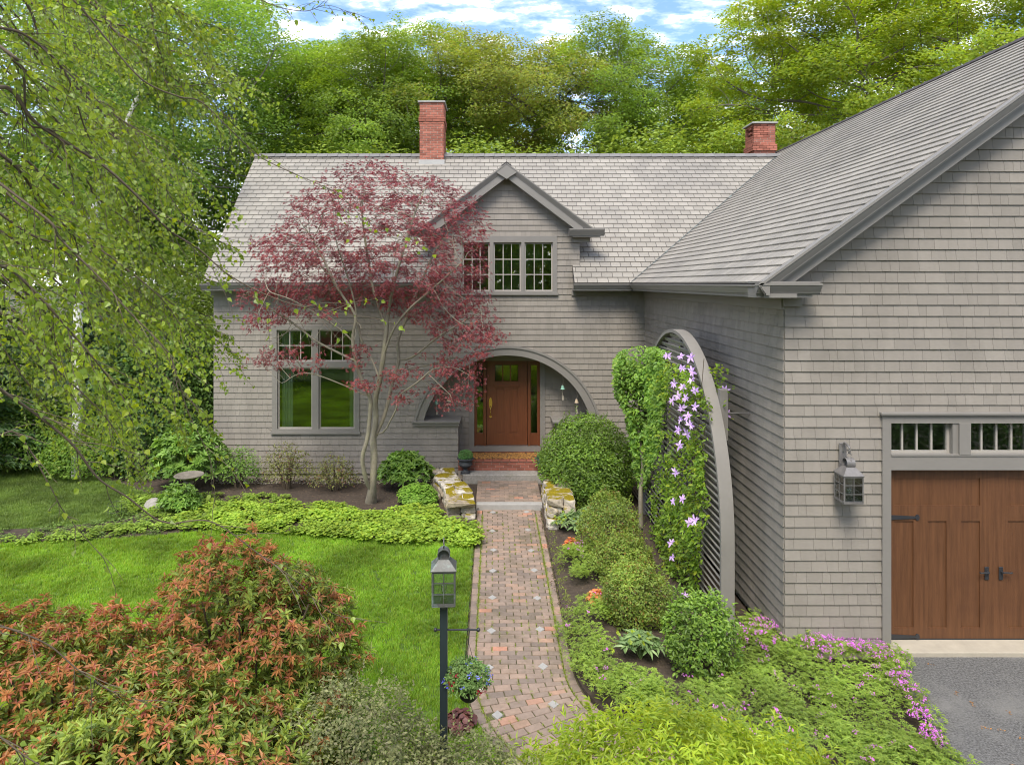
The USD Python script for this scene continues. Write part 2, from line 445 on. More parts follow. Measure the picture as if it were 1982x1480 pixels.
K["trellis"] = paint("trellis_paint", (0.201, 0.188, 0.171), var=0.08, rough=0.55)
K["sky_reflect_hedge"] = leafmat("dark_hedge_leaf", (0.02, 0.05, 0.01), (0.05, 0.10, 0.02))

# ---------------------------------------------------------------- shingles and slates
def shingle_set(poly, O, U, V, N, e, wr, thick, gap, r, bond=None, v0=None, lift=0.003):
    """Wedge shingles laid in courses over poly (in the frame O, U, V): a list of (vertices, faces)."""
    O, U, V, N = map(lambda a: np.asarray(a, float), (O, U, V, N))
    out = []
    u0, va, u1, vb = poly.bounds
    v0 = va if v0 is None else v0
    k = int(math.floor((va - v0) / e))
    while v0 + k * e < vb - 1e-6:
        lo, hi = v0 + k * e, v0 + (k + 1) * e
        band = poly.intersection(sbox(u0 - 1, lo, u1 + 1, hi))
        for g in getattr(band, "geoms", [band]):
            if g.geom_type != "Polygon" or g.area < 2e-4:
                continue
            a, b = g.bounds[0], g.bounds[2]
            cuts, x = [a], a
            if bond:
                x = math.floor(a / bond) * bond + (k % 2) * bond * 0.5
                while x < b:
                    xx = x + r.normal(0, 0.006)
                    if a + 0.03 < xx < b - 0.03:
                        cuts.append(xx)
                    x += bond
            else:
                while True:
                    x += r.uniform(*wr)
                    if x > b - 0.05:
                        break
                    cuts.append(x)
            cuts.append(b)
            for c0, c1 in zip(cuts[:-1], cuts[1:]):
                dz = r.normal(0, 0.0005)
                piece = g.intersection(sbox(c0 + gap / 2, lo + dz, c1 - gap / 2, hi + 0.004))
                for h in getattr(piece, "geoms", [piece]):
                    if h.geom_type != "Polygon" or h.area < 2e-4:
                        continue
                    c = np.array(h.exterior.coords)[:-1]
                    if h.exterior.is_ccw is False:
                        c = c[::-1]
                    n = len(c)
                    tk = thick * (1 + r.uniform(-0.05, 0.05))
                    d = lift + tk * (1 - np.clip((c[:, 1] - lo) / e, 0, 1)) + r.uniform(0, 0.0008)
                    base = O + c[:, :1] * U + c[:, 1:] * V
                    vv = np.vstack([base + d[:, None] * N, base])
                    f = [[0, i, i + 1] for i in range(1, n - 1)]
                    for i in range(n):
                        j = (i + 1) % n
                        if c[i, 1] > hi - 1e-3 and c[j, 1] > hi - 1e-3:
                            continue
                        f += [[i, n + i, n + j], [i, n + j, j]]
                    f = np.array(f)
                    if np.dot(np.cross(U, V), N) < 0:
                        f = f[:, ::-1]
                    out.append((vv, f))
        k += 1
    return out


def lay(pieces, name, mass, mat, parent, most=300, seen=None):
    """The pieces that show largest as parts, the rest as one part."""
    eye = np.array([0, 0, EYE])
    score = []
    for v, f in pieces:
        c = v.mean(0)
        px, py = 955 + FPX * c[0] / max(c[1], 0.1), 548 - FPX * (c[2] - EYE) / max(c[1], 0.1)
        vis = -20 < px < 2002 and -20 < py < 1500 and (seen is None or seen(px, py))
        score.append((np.ptp(v, axis=0).sum() / np.linalg.norm(c - eye)) * (1 if vis else 0.01))
    order = np.argsort(score)[::-1]
    for i in order[:most]:
        MB().add(pieces[i]).build(name, mat, parent)
    rest = MB()
    for i in order[most:]:
        rest.add(pieces[i])
    rest.build(mass, mat, parent, kind="stuff")


def beam(p0, p1, w, h, up=(0, 0, 1)):
    """A rectangular bar from p0 to p1, w across and h along up."""
    p0, p1 = np.asarray(p0, float), np.asarray(p1, float)
    t = unit(p1 - p0)
    s = unit(np.cross(t, up))
    u = np.cross(s, t)
    v = [p + a * s * w / 2 + b * u * h / 2 for p in (p0, p1) for a, b in ((-1, -1), (1, -1), (1, 1), (-1, 1))]
    return np.array(v), np.array([[3, 2, 1, 0], [4, 5, 6, 7], [0, 1, 5, 4], [1, 2, 6, 5], [2, 3, 7, 6], [3, 0, 4, 7]])


X, Y, Z = np.eye(3)
YF = 16.45            # front wall of the main house
YG = 8.56             # front wall of the garage wing
XW = 3.65             # side wall of the garage wing
XL, ZB = -6.74, -0.08
EXPO = 0.139
RZ = 4.5              # height of the eaves
house = thing("house", "grey shingled house with slate roofs, arched entry and a garage wing", "house", (0, YF, ZB))

# openings of the front wall (x, z)
ARC = np.array([(982 - 955) / 80.3, EYE - (854 - 548) / 80.3])
R_OUT, R_IN = 2.27, 2.08
LEDGE = EYE - (815 - 548) / 80.3


def arc_poly(rad, zcut, n=48):
    a = np.linspace(0, np.pi, n)
    p = Polygon(np.stack([ARC[0] + rad * np.cos(a), ARC[1] + rad * np.sin(a)], 1))
    return p.intersection(sbox(-20, zcut, 20, 20))


DX0, DX1 = (887 - 955) / 80.3, (1073 - 955) / 80.3        # inner ends of the two low walls
opening = unary_union([arc_poly(R_IN, LEDGE), sbox(DX0, ZB - 0.3, DX1, LEDGE + 0.01)])
WIN = dict(x0=(527 - 955) / 80.3, x1=(696 - 955) / 80.3, z0=EYE - (836 - 548) / 80.3, z1=EYE - (630 - 548) / 80.3)
DW = dict(x0=(884 - 955) / 80.3, x1=(1078 - 955) / 80.3, z0=EYE - (568 - 548) / 80.3, z1=EYE - (457 - 548) / 80.3)
DXC, DXL, DXR = 0.311, -1.46, 2.08
D_APEX, D_SL = 7.30, 0.753
wall_poly = unary_union([sbox(XL, ZB, XW, RZ - 0.06), Polygon([(DXL, RZ - 0.2), (DXR, RZ - 0.2), (DXR, D_APEX - D_SL * (DXR - DXC)), (DXC, D_APEX), (DXL, D_APEX - D_SL * (DXC - DXL))])])
hole_win = sbox(WIN["x0"] + 0.03, WIN["z0"] + 0.03, WIN["x1"] - 0.03, WIN["z1"] - 0.03)
hole_dw = sbox(DW["x0"] + 0.03, DW["z0"] + 0.03, DW["x1"] - 0.03, DW["z1"] - 0.03)
body = wall_poly.difference(unary_union([opening, hole_win, hole_dw]))
fw = MB().prism(body, (0, YF, 0), X, Z, Y, 0.16)
front_wall = fw.build("front_wall", K["wall_back"], house)
skin = wall_poly.difference(unary_union([arc_poly(R_OUT - 0.02, LEDGE - 0.0), opening, sbox(WIN["x0"], WIN["z0"], WIN["x1"], WIN["z1"]), sbox(DW["x0"], DW["z0"], DW["x1"], DW["z1"])]))
r = np.random.default_rng(11)
ps = shingle_set(skin, (0, YF, 0), X, Z, -Y, EXPO, (0.09, 0.24), 0.0155, 0.003, r, v0=ZB)
lay(ps, "shingle", "wall_shingles", K["shingle"], front_wall, 300)

# garage wing: side wall and gable
wr_x, wr_sl, we_x = 8.64, 0.737, 3.24       # ridge, slope and eave line of the wing roof
WTOP = RZ + wr_sl * (wr_x - we_x)
side = sbox(YG, ZB, YF, RZ - 0.06)
sw = MB().prism(side, (XW, 0, 0), Y, Z, X, 0.16).build("side_wall", K["wall_back"], house)
ps = shingle_set(side, (XW, 0, 0), Y, Z, -X, EXPO, (0.09, 0.24), 0.0155, 0.003, r, v0=ZB)
lay(ps, "shingle", "wall_shingles", K["shingle"], sw, 300)
xg = 2 * wr_x - XW
gable = Polygon([(XW, ZB), (xg, ZB), (xg, RZ + 0.05), (wr_x, WTOP - 0.22), (XW, RZ + 0.05)])
GD = dict(x0=(1722 - 955) / 154.3, x1=7.60, z1=EYE - (908 - 548) / 154.3)
CAS0, CAS1, CASZ = (1705 - 955) / 154.3, 7.72, EYE - (797 - 548) / 154.3
gopen = sbox(GD["x0"], ZB - 0.3, GD["x1"], EYE - (818 - 548) / 154.3)
gw = MB().prism(gable.difference(gopen), (0, YG, 0), X, Z, Y, 0.16).build("gable_wall", K["wall_back"], house)
gskin = gable.difference(sbox(CAS0, ZB - 1, CAS1, CASZ)).intersection(sbox(0, ZB, 10.5, 20))
ps = shingle_set(gskin, (0, YG, 0), X, Z, -Y, EXPO, (0.09, 0.26), 0.0155, 0.003, r, v0=ZB)
lay(ps, "shingle", "wall_shingles", K["shingle"], gw, 300)
MB().box((3.70, YG + 0.02, ZB - 0.15), (xg, YG + 0.14, ZB)).box((XW + 0.05, YG + 0.14, ZB - 0.15), (XW + 0.14, YF, ZB)).box((XL + 0.05, YF + 0.03, ZB - 0.2), (XW, YF + 0.14, ZB)).build("foundation", K["concrete"], house)
# walls that close the house where it is out of sight
b = MB().box((XL, YF + 0.16, ZB), (XL + 0.16, 22.8, RZ)).box((XL, 22.8, ZB), (xg, 22.96, RZ)).box((xg - 0.16, YG + 0.16, ZB), (xg, 22.8, RZ))
gl = Polygon([(YF + 0.16, RZ), (22.8, RZ), (19.65, 8.0)])
b.prism(gl, (XL, 0, 0), Y, Z, X, 0.16)
b.build("rear_wall", K["shingle"], house)
MB().box((XL + 0.16, YF + 0.16, ZB + 0.1), (XW, 22.8, ZB + 0.2)).box((XL + 0.2, YF + 0.3, 3.75), (XW, 22.8, 3.85)).box((XW + 0.2, YG + 0.5, -0.02), (xg - 0.2, 22.5, 0.05)).box((XL + 0.2, 20.0, 0.1), (XW, 20.1, 3.7)).build("floor", K["room"], house)

# roofs
YE, YR = 16.0, 19.65
S2 = math.sqrt(0.5)


def plan_to(polyxy, y0, k):
    return Polygon([(x, (y - y0) * k) for x, y in polyxy])


main_xy = [(-6.85, YE), (we_x, YE), (8.19, YR), (-6.85, YR)]
cut = unary_union([Polygon([(DXL, 15.5), (DXR, 15.5), (DXR, 17.05), (DXC, 18.6), (DXL, 17.05)]).intersection(sbox(-10, YF - 0.02, 10, 30)), sbox(-1.28, 15, 1.90, YF - 0.02)])
main_plan = Polygon(main_xy).difference(cut)
scale_v = math.sqrt(2)
from shapely import affinity
main_uv = affinity.scale(affinity.translate(main_plan, 0, -YE), 1, scale_v, origin=(0, 0))
Um, Vm, Nm = X, np.array([0, S2, S2]), np.array([0, -S2, S2])
b = MB().prism(main_uv, np.array([0, YE, RZ]) - 0.10 * Nm, Um, Vm, Nm, 0.095)
back = MB()
b.prism(Polygon([(-6.85, 0), (8.8, 0), (8.8, 5.16), (-6.85, 5.16)]), np.array([0, 23.3, RZ]) - 0.10 * np.array([0, S2, S2]), X, np.array([0, -S2, S2]), np.array([0, S2, S2]), 0.095)
main_roof = b.build("main_roof", K["slate_back"], house)
ps = shingle_set(main_uv, (0, YE, RZ), Um, Vm, Nm, 0.179, None, 0.020, 0.012, r, bond=0.245, lift=0.004)
lay(ps, "slate", "roof_slates", K["slate"], main_roof, 300)

wl = math.sqrt(1 + wr_sl ** 2)
wing_plan = Polygon([(we_x, 8.30), (we_x, YE), (8.19, YR), (8.19, 21.2), (wr_x, 21.2), (wr_x, 8.30)])
wing_uv = Polygon([(y, (x - we_x) * wl) for x, y in wing_plan.exterior.coords[:-1]])
Vw, Nw = np.array([1, 0, wr_sl]) / wl, np.array([-wr_sl, 0, 1]) / wl
b = MB().prism(wing_uv, np.array([we_x, 0, RZ]) - 0.10 * Nw, Y, Vw, Nw, 0.095)
Vw2, Nw2 = np.array([-1, 0, wr_sl]) / wl, np.array([wr_sl, 0, 1]) / wl
b.prism(sbox(8.30, 0, 21.2, (wr_x - we_x) * wl), np.array([2 * wr_x - we_x, 0, RZ]) - 0.10 * Nw2, Y, Vw2, Nw2, 0.095)
wing_roof = b.build("wing_roof", K["slate_back"], house)
ps = shingle_set(wing_uv, (we_x, 0, RZ), Y, Vw, Nw, 0.179, None, 0.020, 0.012, r, bond=0.245, lift=0.004)
lay(ps, "slate", "roof_slates", K["slate"], wing_roof, 300)

# dormer roof
D_YF = 16.15
dz_e = 5.79
dxe = 2.37 - DXC
b = MB()
dl = math.sqrt(1 + D_SL ** 2)
dor = []
for s in (1, -1):
    Vd, Nd = np.array([-s, 0, D_SL]) / dl, np.array([s * D_SL, 0, 1]) / dl
    O = np.array([DXC + s * dxe, 0, dz_e])
    top = dxe * dl
    za = dz_e + dxe * D_SL
    pol = Polygon([(D_YF, 0), (dz_e - RZ + YE + 0.12, 0), (za - RZ + YE + 0.12, top), (D_YF, top)])
    b.prism(pol, O - 0.06 * Nd, Y, Vd, Nd, 0.055)
    dor += shingle_set(pol, O, Y, Vd, Nd, 0.179, None, 0.020, 0.011, r, bond=0.245, lift=0.004)
dormer_roof = b.build("dormer_roof", K["slate_back"], house)
lay(dor, "slate", "roof_slates", K["slate"], dormer_roof, 300)
cheek = Polygon([(YF + 0.16, RZ + 0.05), (18.2, 6.6), (17.2, 5.75), (YF + 0.16, 5.75)])
cheek = Polygon([(YF + 0.16, RZ + 0.40), (17.35, 5.80), (YF + 0.16, 5.80)])
MB().prism(cheek, (DXR - 0.15, 0, 0), Y, Z, X, 0.15).build("dormer_side_wall", K["shingle"], house)
MB().prism(cheek, (DXL, 0, 0), Y, Z, X, 0.15).build("dormer_side_wall", K["shingle"], house)
MB().box((DXL + 0.2, 17.3, RZ - 0.4), (DXR - 0.2, 17.4, 6.2)).box((DXL + 0.2, YF + 0.2, 5.85), (DXR - 0.2, 17.4, 5.95)).build("ceiling", K["room"], house)

# ridge caps
b = MB()
for x in np.arange(-6.86, 8.2, 0.30):
    if -2.15 < x < -1.5:
        continue
    for s in (-1, 1):
        b.add(beam((x, YR + s * 0.055, RZ + 3.655 + 0.012), (x + 0.293, YR + s * 0.055, RZ + 3.655 + 0.018 + r.uniform(0, 0.008)), 0.15, 0.018, (0, s * S2, S2)))
b.build("ridge_cap", K["ridge"], house)
b = MB()
for y in np.arange(8.30, 21.2, 0.30):
    for s in (-1, 1):
        b.add(beam((wr_x + s * 0.06, y, WTOP - 0.02), (wr_x + s * 0.06, y + 0.293, WTOP - 0.012 + r.uniform(0, 0.006)), 0.15, 0.022, (s * 0.6, 0, 0.8)))
b.build("ridge_cap", K["slate_back"], house)
b = MB()
for y in np.arange(D_YF, 18.7, 0.30):
    for s in (-1, 1):
        b.add(beam((DXC + s * 0.055, y, dz_e + dxe * D_SL - 0.015), (DXC + s * 0.055, y + 0.293, dz_e + dxe * D_SL - 0.008), 0.15, 0.02, (s * 0.6, 0, 0.8)))
b.build("ridge_cap", K["slate_back"], house)
# open valley metal
MB().tube([(we_x, YE, RZ + 0.02), (8.19, YR, RZ + 3.67)], 0.022, 6).build("valley", K["copper"], house)


def crown_run(b, p0, p1, out, drop=0.13, proj=0.10):
    """A crown moulding: stepped, growing outward to the top, along p0-p1 (top outer edge)."""
    p0, p1, out = np.asarray(p0, float), np.asarray(p1, float), np.asarray(out, float)
    t = unit(p1 - p0)
    dn = np.cross(out, t)
    dn = dn if dn[2] < 0 else -dn
    prof = [(0, 0), (0, 0.18), (-0.12, 0.22), (-0.2, 0.36), (-0.42, 0.58), (-0.62, 0.76), (-0.66, 0.86), (-0.85, 0.88), (-0.85, 1.0), (-1.3, 1.0), (-1.3, 0)]
    v = np.array([p + out * proj * a + dn * drop * c for p in (p0, p1) for a, c in prof])
    n = len(prof)
    f = [[i, (i + 1) % n, n + (i + 1) % n, n + i] for i in range(n)]
    b.add((v, f))
    ends = [[0, i, i + 1] for i in range(1, n - 1)]
    b.add((v[:n], np.array(ends)[:, ::-1])).add((v[n:], ends))


# eaves: crown, fascia and soffit
b = MB()
for x0, x1 in ((-6.88, -1.26), (1.88, we_x + 0.08)):
    b = MB()
    crown_run(b, (x0, YE - 0.06, RZ - 0.015), (x1, YE - 0.06, RZ - 0.015), -Y)
    b.box((x0 + 0.02, YE + 0.03, RZ - 0.175), (x1, YF, RZ - 0.125))
    b.box((max(x0, XL - 0.05), YF - 0.045, RZ - 0.30), (min(x1, XW - 0.02), YF - 0.002, RZ - 0.178))
    b.build("eave_trim", K["trim"], house)
b = MB()
crown_run(b, (we_x - 0.06, 8.168, RZ - 0.015), (we_x - 0.06, YE + 0.02, RZ - 0.015), -X)
b.box((we_x + 0.03, 8.20, RZ - 0.175), (XW, YE, RZ - 0.125))
b.box((XW - 0.045, YG - 0.02, RZ - 0.33), (XW - 0.002, YF - 0.05, RZ - 0.178))
b.build("eave_trim", K["trim"], house)
# eave returns
b = MB()
crown_run(b, (3.176, 8.16, RZ - 0.0), (3.94, 8.16, RZ - 0.0), -Y, 0.14, 0.10)
b.box((3.19, 8.26, RZ - 0.175), (3.86, YG, RZ - 0.06))
b.box((3.19, 8.18, RZ - 0.003), (3.92, YG, RZ + 0.022))
b.box((XW - 0.03, YG - 0.05, RZ - 0.29), (3.85, YG, RZ - 0.178))
b.build("eave_return", K["trim"], house)
for s in (1, -1):
    b = MB()
    xc = DXC + s * 1.90
    crown_run(b, (xc - 0.42, D_YF - 0.06, dz_e), (xc + 0.42, D_YF - 0.06, dz_e), -Y, 0.17, 0.12)
    b.box((xc - 0.33, D_YF + 0.05, dz_e - 0.19), (xc + 0.33, YF, dz_e - 0.02))
    b.box((xc - 0.30 if s > 0 else xc - 0.12, YF - 0.05, dz_e - 0.31), (xc + 0.12 if s > 0 else xc + 0.30, YF - 0.002, dz_e - 0.19))
    b.build("eave_return", K["trim"], house)
# rakes
b = MB()
P0, P1 = np.array([we_x - 0.02, 8.22, RZ + 0.005]), np.array([wr_x, 8.22, WTOP - 0.02])
nrm = np.array([-wr_sl, 0, 1]) / wl
crown_run(b, P0 - np.array([0.05, 0.06, 0.03]), P1 - np.array([0, 0.06, -0.005]), -Y, 0.15, 0.10)
b.add(beam(P0 - nrm * 0.185 + (0.13, 0.20, 0.09), P1 - nrm * 0.185 + (0, 0.20, 0), 0.22, 0.13, nrm))
P0r = np.array([2 * wr_x - we_x, 8.22, RZ])
nr2 = np.array([wr_sl, 0, 1]) / wl
crown_run(b, P0r - np.array([0, 0.06, 0]), P1 - np.array([0, 0.06, -0.005]), -Y, 0.15, 0.10)
b.add(beam(P0r - nr2 * 0.20 + (0, 0.19, 0), P1 - nr2 * 0.20 + (0, 0.19, 0), 0.24, 0.17, nr2))
b.build("rake_board", K["trim"], house)
b = MB()
for s in (1, -1):
    nd = np.array([s * D_SL, 0, 1]) / dl
    A, B = np.array([DXC + s * dxe, D_YF + 0.02, dz_e]), np.array([DXC, D_YF + 0.02, dz_e + dxe * D_SL])
    crown_run(b, A - (0, 0.06, 0.0), B - (0, 0.06, 0.0), -Y, 0.12, 0.09)
    b.add(beam(A - nd * 0.19 + (-s * 0.16, 0.15, 0.12), B - nd * 0.19 + (0, 0.15, 0), 0.27, 0.155, nd))
ap = dz_e + dxe * D_SL
b.prism(Polygon([(DXC, ap - 0.01), (DXC - 0.25, ap - 0.22), (DXC, ap - 0.38), (DXC + 0.25, ap - 0.22)]), (0, D_YF - 0.03, 0), X, Z, Y, 0.28)
b.build("rake_board", K["trim"], house)
MB().prism(Polygon([(YE, RZ - 0.1), (YR, RZ + 3.55), (YR, RZ + 3.40), (YE + 0.15, RZ - 0.1)]), (-6.86, 0, 0), Y, Z, X, 0.06).build("rake_board", K["trim"], house)


# windows
def window(x0, x1, z0, z1, y, units, frame_w=0.06, mull=0.10, casing=0.11, sill=True, glass=K["glass"], head=None):
    """A cased window in the plane y. units: (x0, x1, z0, z1, columns, rows) of each glazed sash, in metres."""
    f = MB()
    outer, inner = sbox(x0, z0, x1, z1), unary_union([sbox(u[0] - 0.035, u[2] - 0.035, u[1] + 0.035, u[3] + 0.035) for u in units])
    f.prism(outer.difference(inner), (0, y - 0.034, 0), X, Z, Y, 0.15)
    if sill:
        f.box((x0 - 0.03, y - 0.07, z0 - 0.035), (x1 + 0.03, y + 0.02, z0 + 0.02))
    root = f.build("window", K["trim"], house)
    for u in units:
        s = MB().prism(sbox(u[0] - 0.036, u[2] - 0.036, u[1] + 0.036, u[3] + 0.036).difference(sbox(*np.array([u[0], u[2], u[1], u[3]]))), (0, y + 0.03, 0), X, Z, Y, 0.05)
        s.build("sash", K["sash"], root)
        w, h = (u[1] - u[0]) / u[4], (u[3] - u[2]) / u[5]
        m = MB()
        for i in range(1, u[4]):
            m.box((u[0] + i * w - 0.011, y + 0.036, u[2]), (u[0] + i * w + 0.011, y + 0.072, u[3]))
        for j in range(1, u[5]):
            m.box((u[0], y + 0.038, u[2] + j * h - 0.011), (u[1], y + 0.070, u[2] + j * h + 0.011))
        m.build("muntin", K["sash"], root)
        for i in range(u[4]):
            for j in range(u[5]):
                MB().box((u[0] + i * w + 0.004, y + 0.052 + 0.0008 * r.uniform(), u[2] + j * h + 0.004), (u[0] + (i + 1) * w - 0.004, y + 0.056, u[2] + (j + 1) * h - 0.004)).build("pane", glass, root)
    return root


def px_unit(a, b, t, bt, sc, c, rr):
    return ((a - 955) / sc, (b - 955) / sc, EYE - (bt - 548) / sc, EYE - (t - 548) / sc, c, rr)


w1 = window(WIN["x0"], WIN["x1"], WIN["z0"], WIN["z1"], YF, [px_unit(539, 602, 641, 697, 80.3, 3, 2), px_unit(619, 684, 641, 697, 80.3, 3, 2), px_unit(540, 602, 714, 827, 80.3, 1, 1), px_unit(620, 684, 714, 827, 80.3, 1, 1)])
w2 = window(DW["x0"], DW["x1"], DW["z0"], DW["z1"], YF, [px_unit(898, 945, 472, 561, 80.3, 3, 3), px_unit(958, 1006, 472, 561, 80.3, 3, 3), px_unit(1018, 1067, 472, 561, 80.3, 3, 3)], glass=K["dormer_glass"])
w3 = window(CAS0 + 0.10, CAS1 - 0.1, EYE - (879 - 548) / 154.3, EYE - (815 - 548) / 154.3, YG + 0.01, [px_unit(1722, 1836, 819, 873, 154.3, 4, 1), px_unit(1876, 1992, 819, 873, 154.3, 4, 1), px_unit(2032, 2118, 819, 873, 154.3, 3, 1)], sill=False)
# curtains hanging behind the large window
for xa, xb in ((539, 560), (672, 684)):
    c = MB()
    n = 24
    xs = np.linspace((xa - 955) / 80.3, (xb - 955) / 80.3, n)
    ys = YF + 0.28 + 0.03 * np.sin(np.arange(n) * 1.7)
    v = np.vstack([np.stack([xs, ys, np.full(n, z)], 1) for z in (0.6, 3.4)])
    c.add((v, [[i, i + 1, n + i + 1, n + i] for i in range(n - 1)]))
    c.build("curtain", K["curtain"], w1)

# arch trim, ledges, porch recess
YD = 17.06
ring = arc_poly(R_OUT, LEDGE).difference(arc_poly(R_IN - 0.003, LEDGE - 1))
t = MB().prism(ring, (0, YF - 0.05, 0), X, Z, Y, 0.24)
edge = arc_poly(R_OUT + 0.035, LEDGE).difference(arc_poly(R_OUT - 0.02, LEDGE - 1))
t.prism(edge, (0, YF - 0.075, 0), X, Z, Y, 0.07)
t.build("entry_arch", K["trim"], house, smooth=30)
for xa, xb in (((797 - 955) / 80.3, DX0 + 0.05), (DX1 - 0.05, (1168 - 955) / 80.3)):
    MB().bbox((xa, YF - 0.10, LEDGE - 0.03), (xb, YD - 0.02, LEDGE + 0.018), 0.006).box((xa + 0.04, YF - 0.06, LEDGE - 0.10), (xb - 0.03, YF - 0.028, LEDGE - 0.03)).build("ledge", K["trim"], house)
X0R, X1R = ARC[0] - R_IN - 0.05, ARC[0] + R_IN + 0.05
dpx = FPX / YD
DOOR0, DOOR1 = (918 - 955) / dpx, (1045 - 955) / dpx
ZT, ZTH = EYE - (698 - 548) / dpx, EYE - (863 - 548) / dpx
rec = sbox(X0R, ZB, X1R, ARC[1] + R_IN + 0.1).difference(sbox(DOOR0 - 0.13, ZB, DOOR1 + 0.13, ZT + 0.16))
pw = MB().prism(rec, (0, YD, 0), X, Z, Y, 0.12)
pw.box((X0R - 0.1, YF + 0.16, ZB), (X0R, YD + 0.1, 3.0)).box((X1R, YF + 0.16, ZB), (X1R + 0.1, YD + 0.1, 3.0)).box((X0R, YF + 0.16, ARC[1] + R_IN + 0.1), (X1R, YD + 0.1, ARC[1] + R_IN + 0.16))
# inner faces of the two low walls
pw.box((DX0 - 0.12, YF + 0.162, ZB), (DX0 - 0.004, YD - 0.01, LEDGE - 0.032)).box((DX1 + 0.004, YF + 0.162, ZB), (DX1 + 0.12, YD - 0.01, LEDGE - 0.032))
pwp = pw.build("porch_wall", K["shingle"], house)
ps = shingle_set(rec, (0, YD, 0), X, Z, -Y, EXPO, (0.09, 0.24), 0.0155, 0.003, r, v0=ZB)
lay(ps, "shingle", "wall_shingles", K["shingle"], pwp, 140)
dc = MB()
dc.box((DOOR0 - 0.13, YD - 0.035, ZTH - 0.13), (DOOR0 - 0.002, YD + 0.06, ZT + 0.16)).box((DOOR1 + 0.002, YD - 0.035, ZTH - 0.13), (DOOR1 + 0.13, YD + 0.06, ZT + 0.16))
dc.box((DOOR0 - 0.002, YD - 0.035, ZT), (DOOR1 + 0.002, YD + 0.06, ZT + 0.16)).box((DOOR0 - 0.16, YD - 0.055, ZT + 0.16), (DOOR1 + 0.16, YD + 0.06, ZT + 0.20))
dc.box((DOOR0 - 0.002, YD - 0.03, ZTH - 0.13), (DOOR1 + 0.002, YD + 0.06, ZTH - 0.012))
dc.build("door_casing", K["trim"], house)
# front door and sidelights
SL0, SL1 = (942 - 955) / dpx, (1021 - 955) / dpx


def dz(py):
    return EYE - (py - 548) / dpx


def dx(px):
    return (px - 955) / dpx


fr = MB()
fr.box((DOOR0, YD, ZTH), (DOOR0 + 0.05, YD + 0.1, ZT)).box((DOOR1 - 0.05, YD, ZTH), (DOOR1, YD + 0.1, ZT)).box((DOOR0, YD + 0.001, ZT - 0.04), (DOOR1, YD + 0.1, ZT))
fr.box((SL0 - 0.07, YD - 0.02, ZTH), (SL0 - 0.012, YD + 0.1, ZT - 0.04)).box((SL1 + 0.012, YD - 0.02, ZTH), (SL1 + 0.07, YD + 0.1, ZT - 0.04))
fr.build("door_frame", K["mahogany"], house)
MB().box((DOOR0 + 0.01, YD - 0.028, ZTH - 0.012), (DOOR1 - 0.01, YD + 0.1, ZTH + 0.012)).build("threshold", K["pewter"], house)
slab = sbox(SL0, ZTH + 0.02, SL1, ZT - 0.045)
lite = sbox(dx(958), dz(738), dx(1003), dz(706))
pan = [sbox(dx(960), dz(839), dx(976), dz(752)), sbox(dx(987), dz(839), dx(1003), dz(752)), sbox(dx(960), dz(860), dx(1003), dz(842))]
door = MB().prism(slab.difference(unary_union([lite] + [p.buffer(0.0) for p in pan[:2]])), (0, YD + 0.03, 0), X, Z, Y, 0.045).build("front_door", K["mahogany"], house)
for p in pan[:2]:
    MB().prism(p.buffer(0.002), (0, YD + 0.047, 0), X, Z, Y, 0.02).prism(p.buffer(-0.03, join_style=2), (0, YD + 0.038, 0), X, Z, Y, 0.012).build("panel", K["mahogany"], door)
MB().bbox((dx(956), YD + 0.005, dz(749)), (dx(1005), YD + 0.03, dz(744)), 0.005).build("shelf", K["mahogany"], door)
w = (dx(1003) - dx(958)) / 3
for k in range(3):
    MB().box((dx(958) + k * w + 0.014, YD + 0.045, dz(737)), (dx(958) + (k + 1) * w - 0.014, YD + 0.05, dz(707))).build("pane", K["glass"], door)
MB().box((dx(958) + w - 0.014, YD + 0.034, dz(738)), (dx(958) + w + 0.014, YD + 0.07, dz(706))).box((dx(958) + 2 * w - 0.014, YD + 0.034, dz(738)), (dx(958) + 2 * w + 0.014, YD + 0.07, dz(706))).build("muntin", K["mahogany"], door)
hx = dx(949.5)
h = MB().lathe([(0.0, -0.01), (0.022, -0.008), (0.03, 0.0), (0.0, 0.006)], (0, 0, 0), 14)
hd = MB()
a = np.linspace(0, 2 * np.pi, 25)[:-1]
hd.prism(Polygon(np.stack([hx + 0.042 * np.cos(a), dz(780) + 0.135 * np.sin(a)], 1)), (0, YD + 0.016, 0), X, Z, Y, 0.016)
hd.tube(spline([(hx, YD + 0.015, dz(785)), (hx, YD - 0.04, dz(790)), (hx, YD - 0.045, dz(799)), (hx, YD - 0.02, dz(804)), (hx, YD + 0.03, dz(806))], 16), 0.011, 8)
hd.tube([(hx, YD + 0.03, dz(806)), (hx, YD + 0.005, dz(806))], 0.03, 12).tube([(hx, YD + 0.02, dz(772)), (hx, YD - 0.005, dz(772))], 0.02, 12)
hd.build("door_handle", K["brass"], door, smooth=40)
for xa, xb in ((DOOR0 + 0.05, SL0 - 0.07), (SL1 + 0.07, DOOR1 - 0.05)):
    fullp, gl = sbox(xa, ZTH + 0.02, xb, ZT - 0.04), sbox(xa + 0.02, dz(838), xb - 0.02, dz(707))
    s = MB().prism(fullp.difference(gl), (0, YD + 0.02, 0), X, Z, Y, 0.05).build("sidelight", K["mahogany"], house)
    MB().box((xa + 0.018, YD + 0.042, dz(838.5)), (xb - 0.018, YD + 0.047, dz(706.5))).build("pane", K["glass"], s)
db = at(890.5, 793, YD - 0.03)
MB().tube([db + (0, 0.02, 0), db - (0, 0.012, 0)], 0.022, 12).build("doorbell", K["pewter"], house)

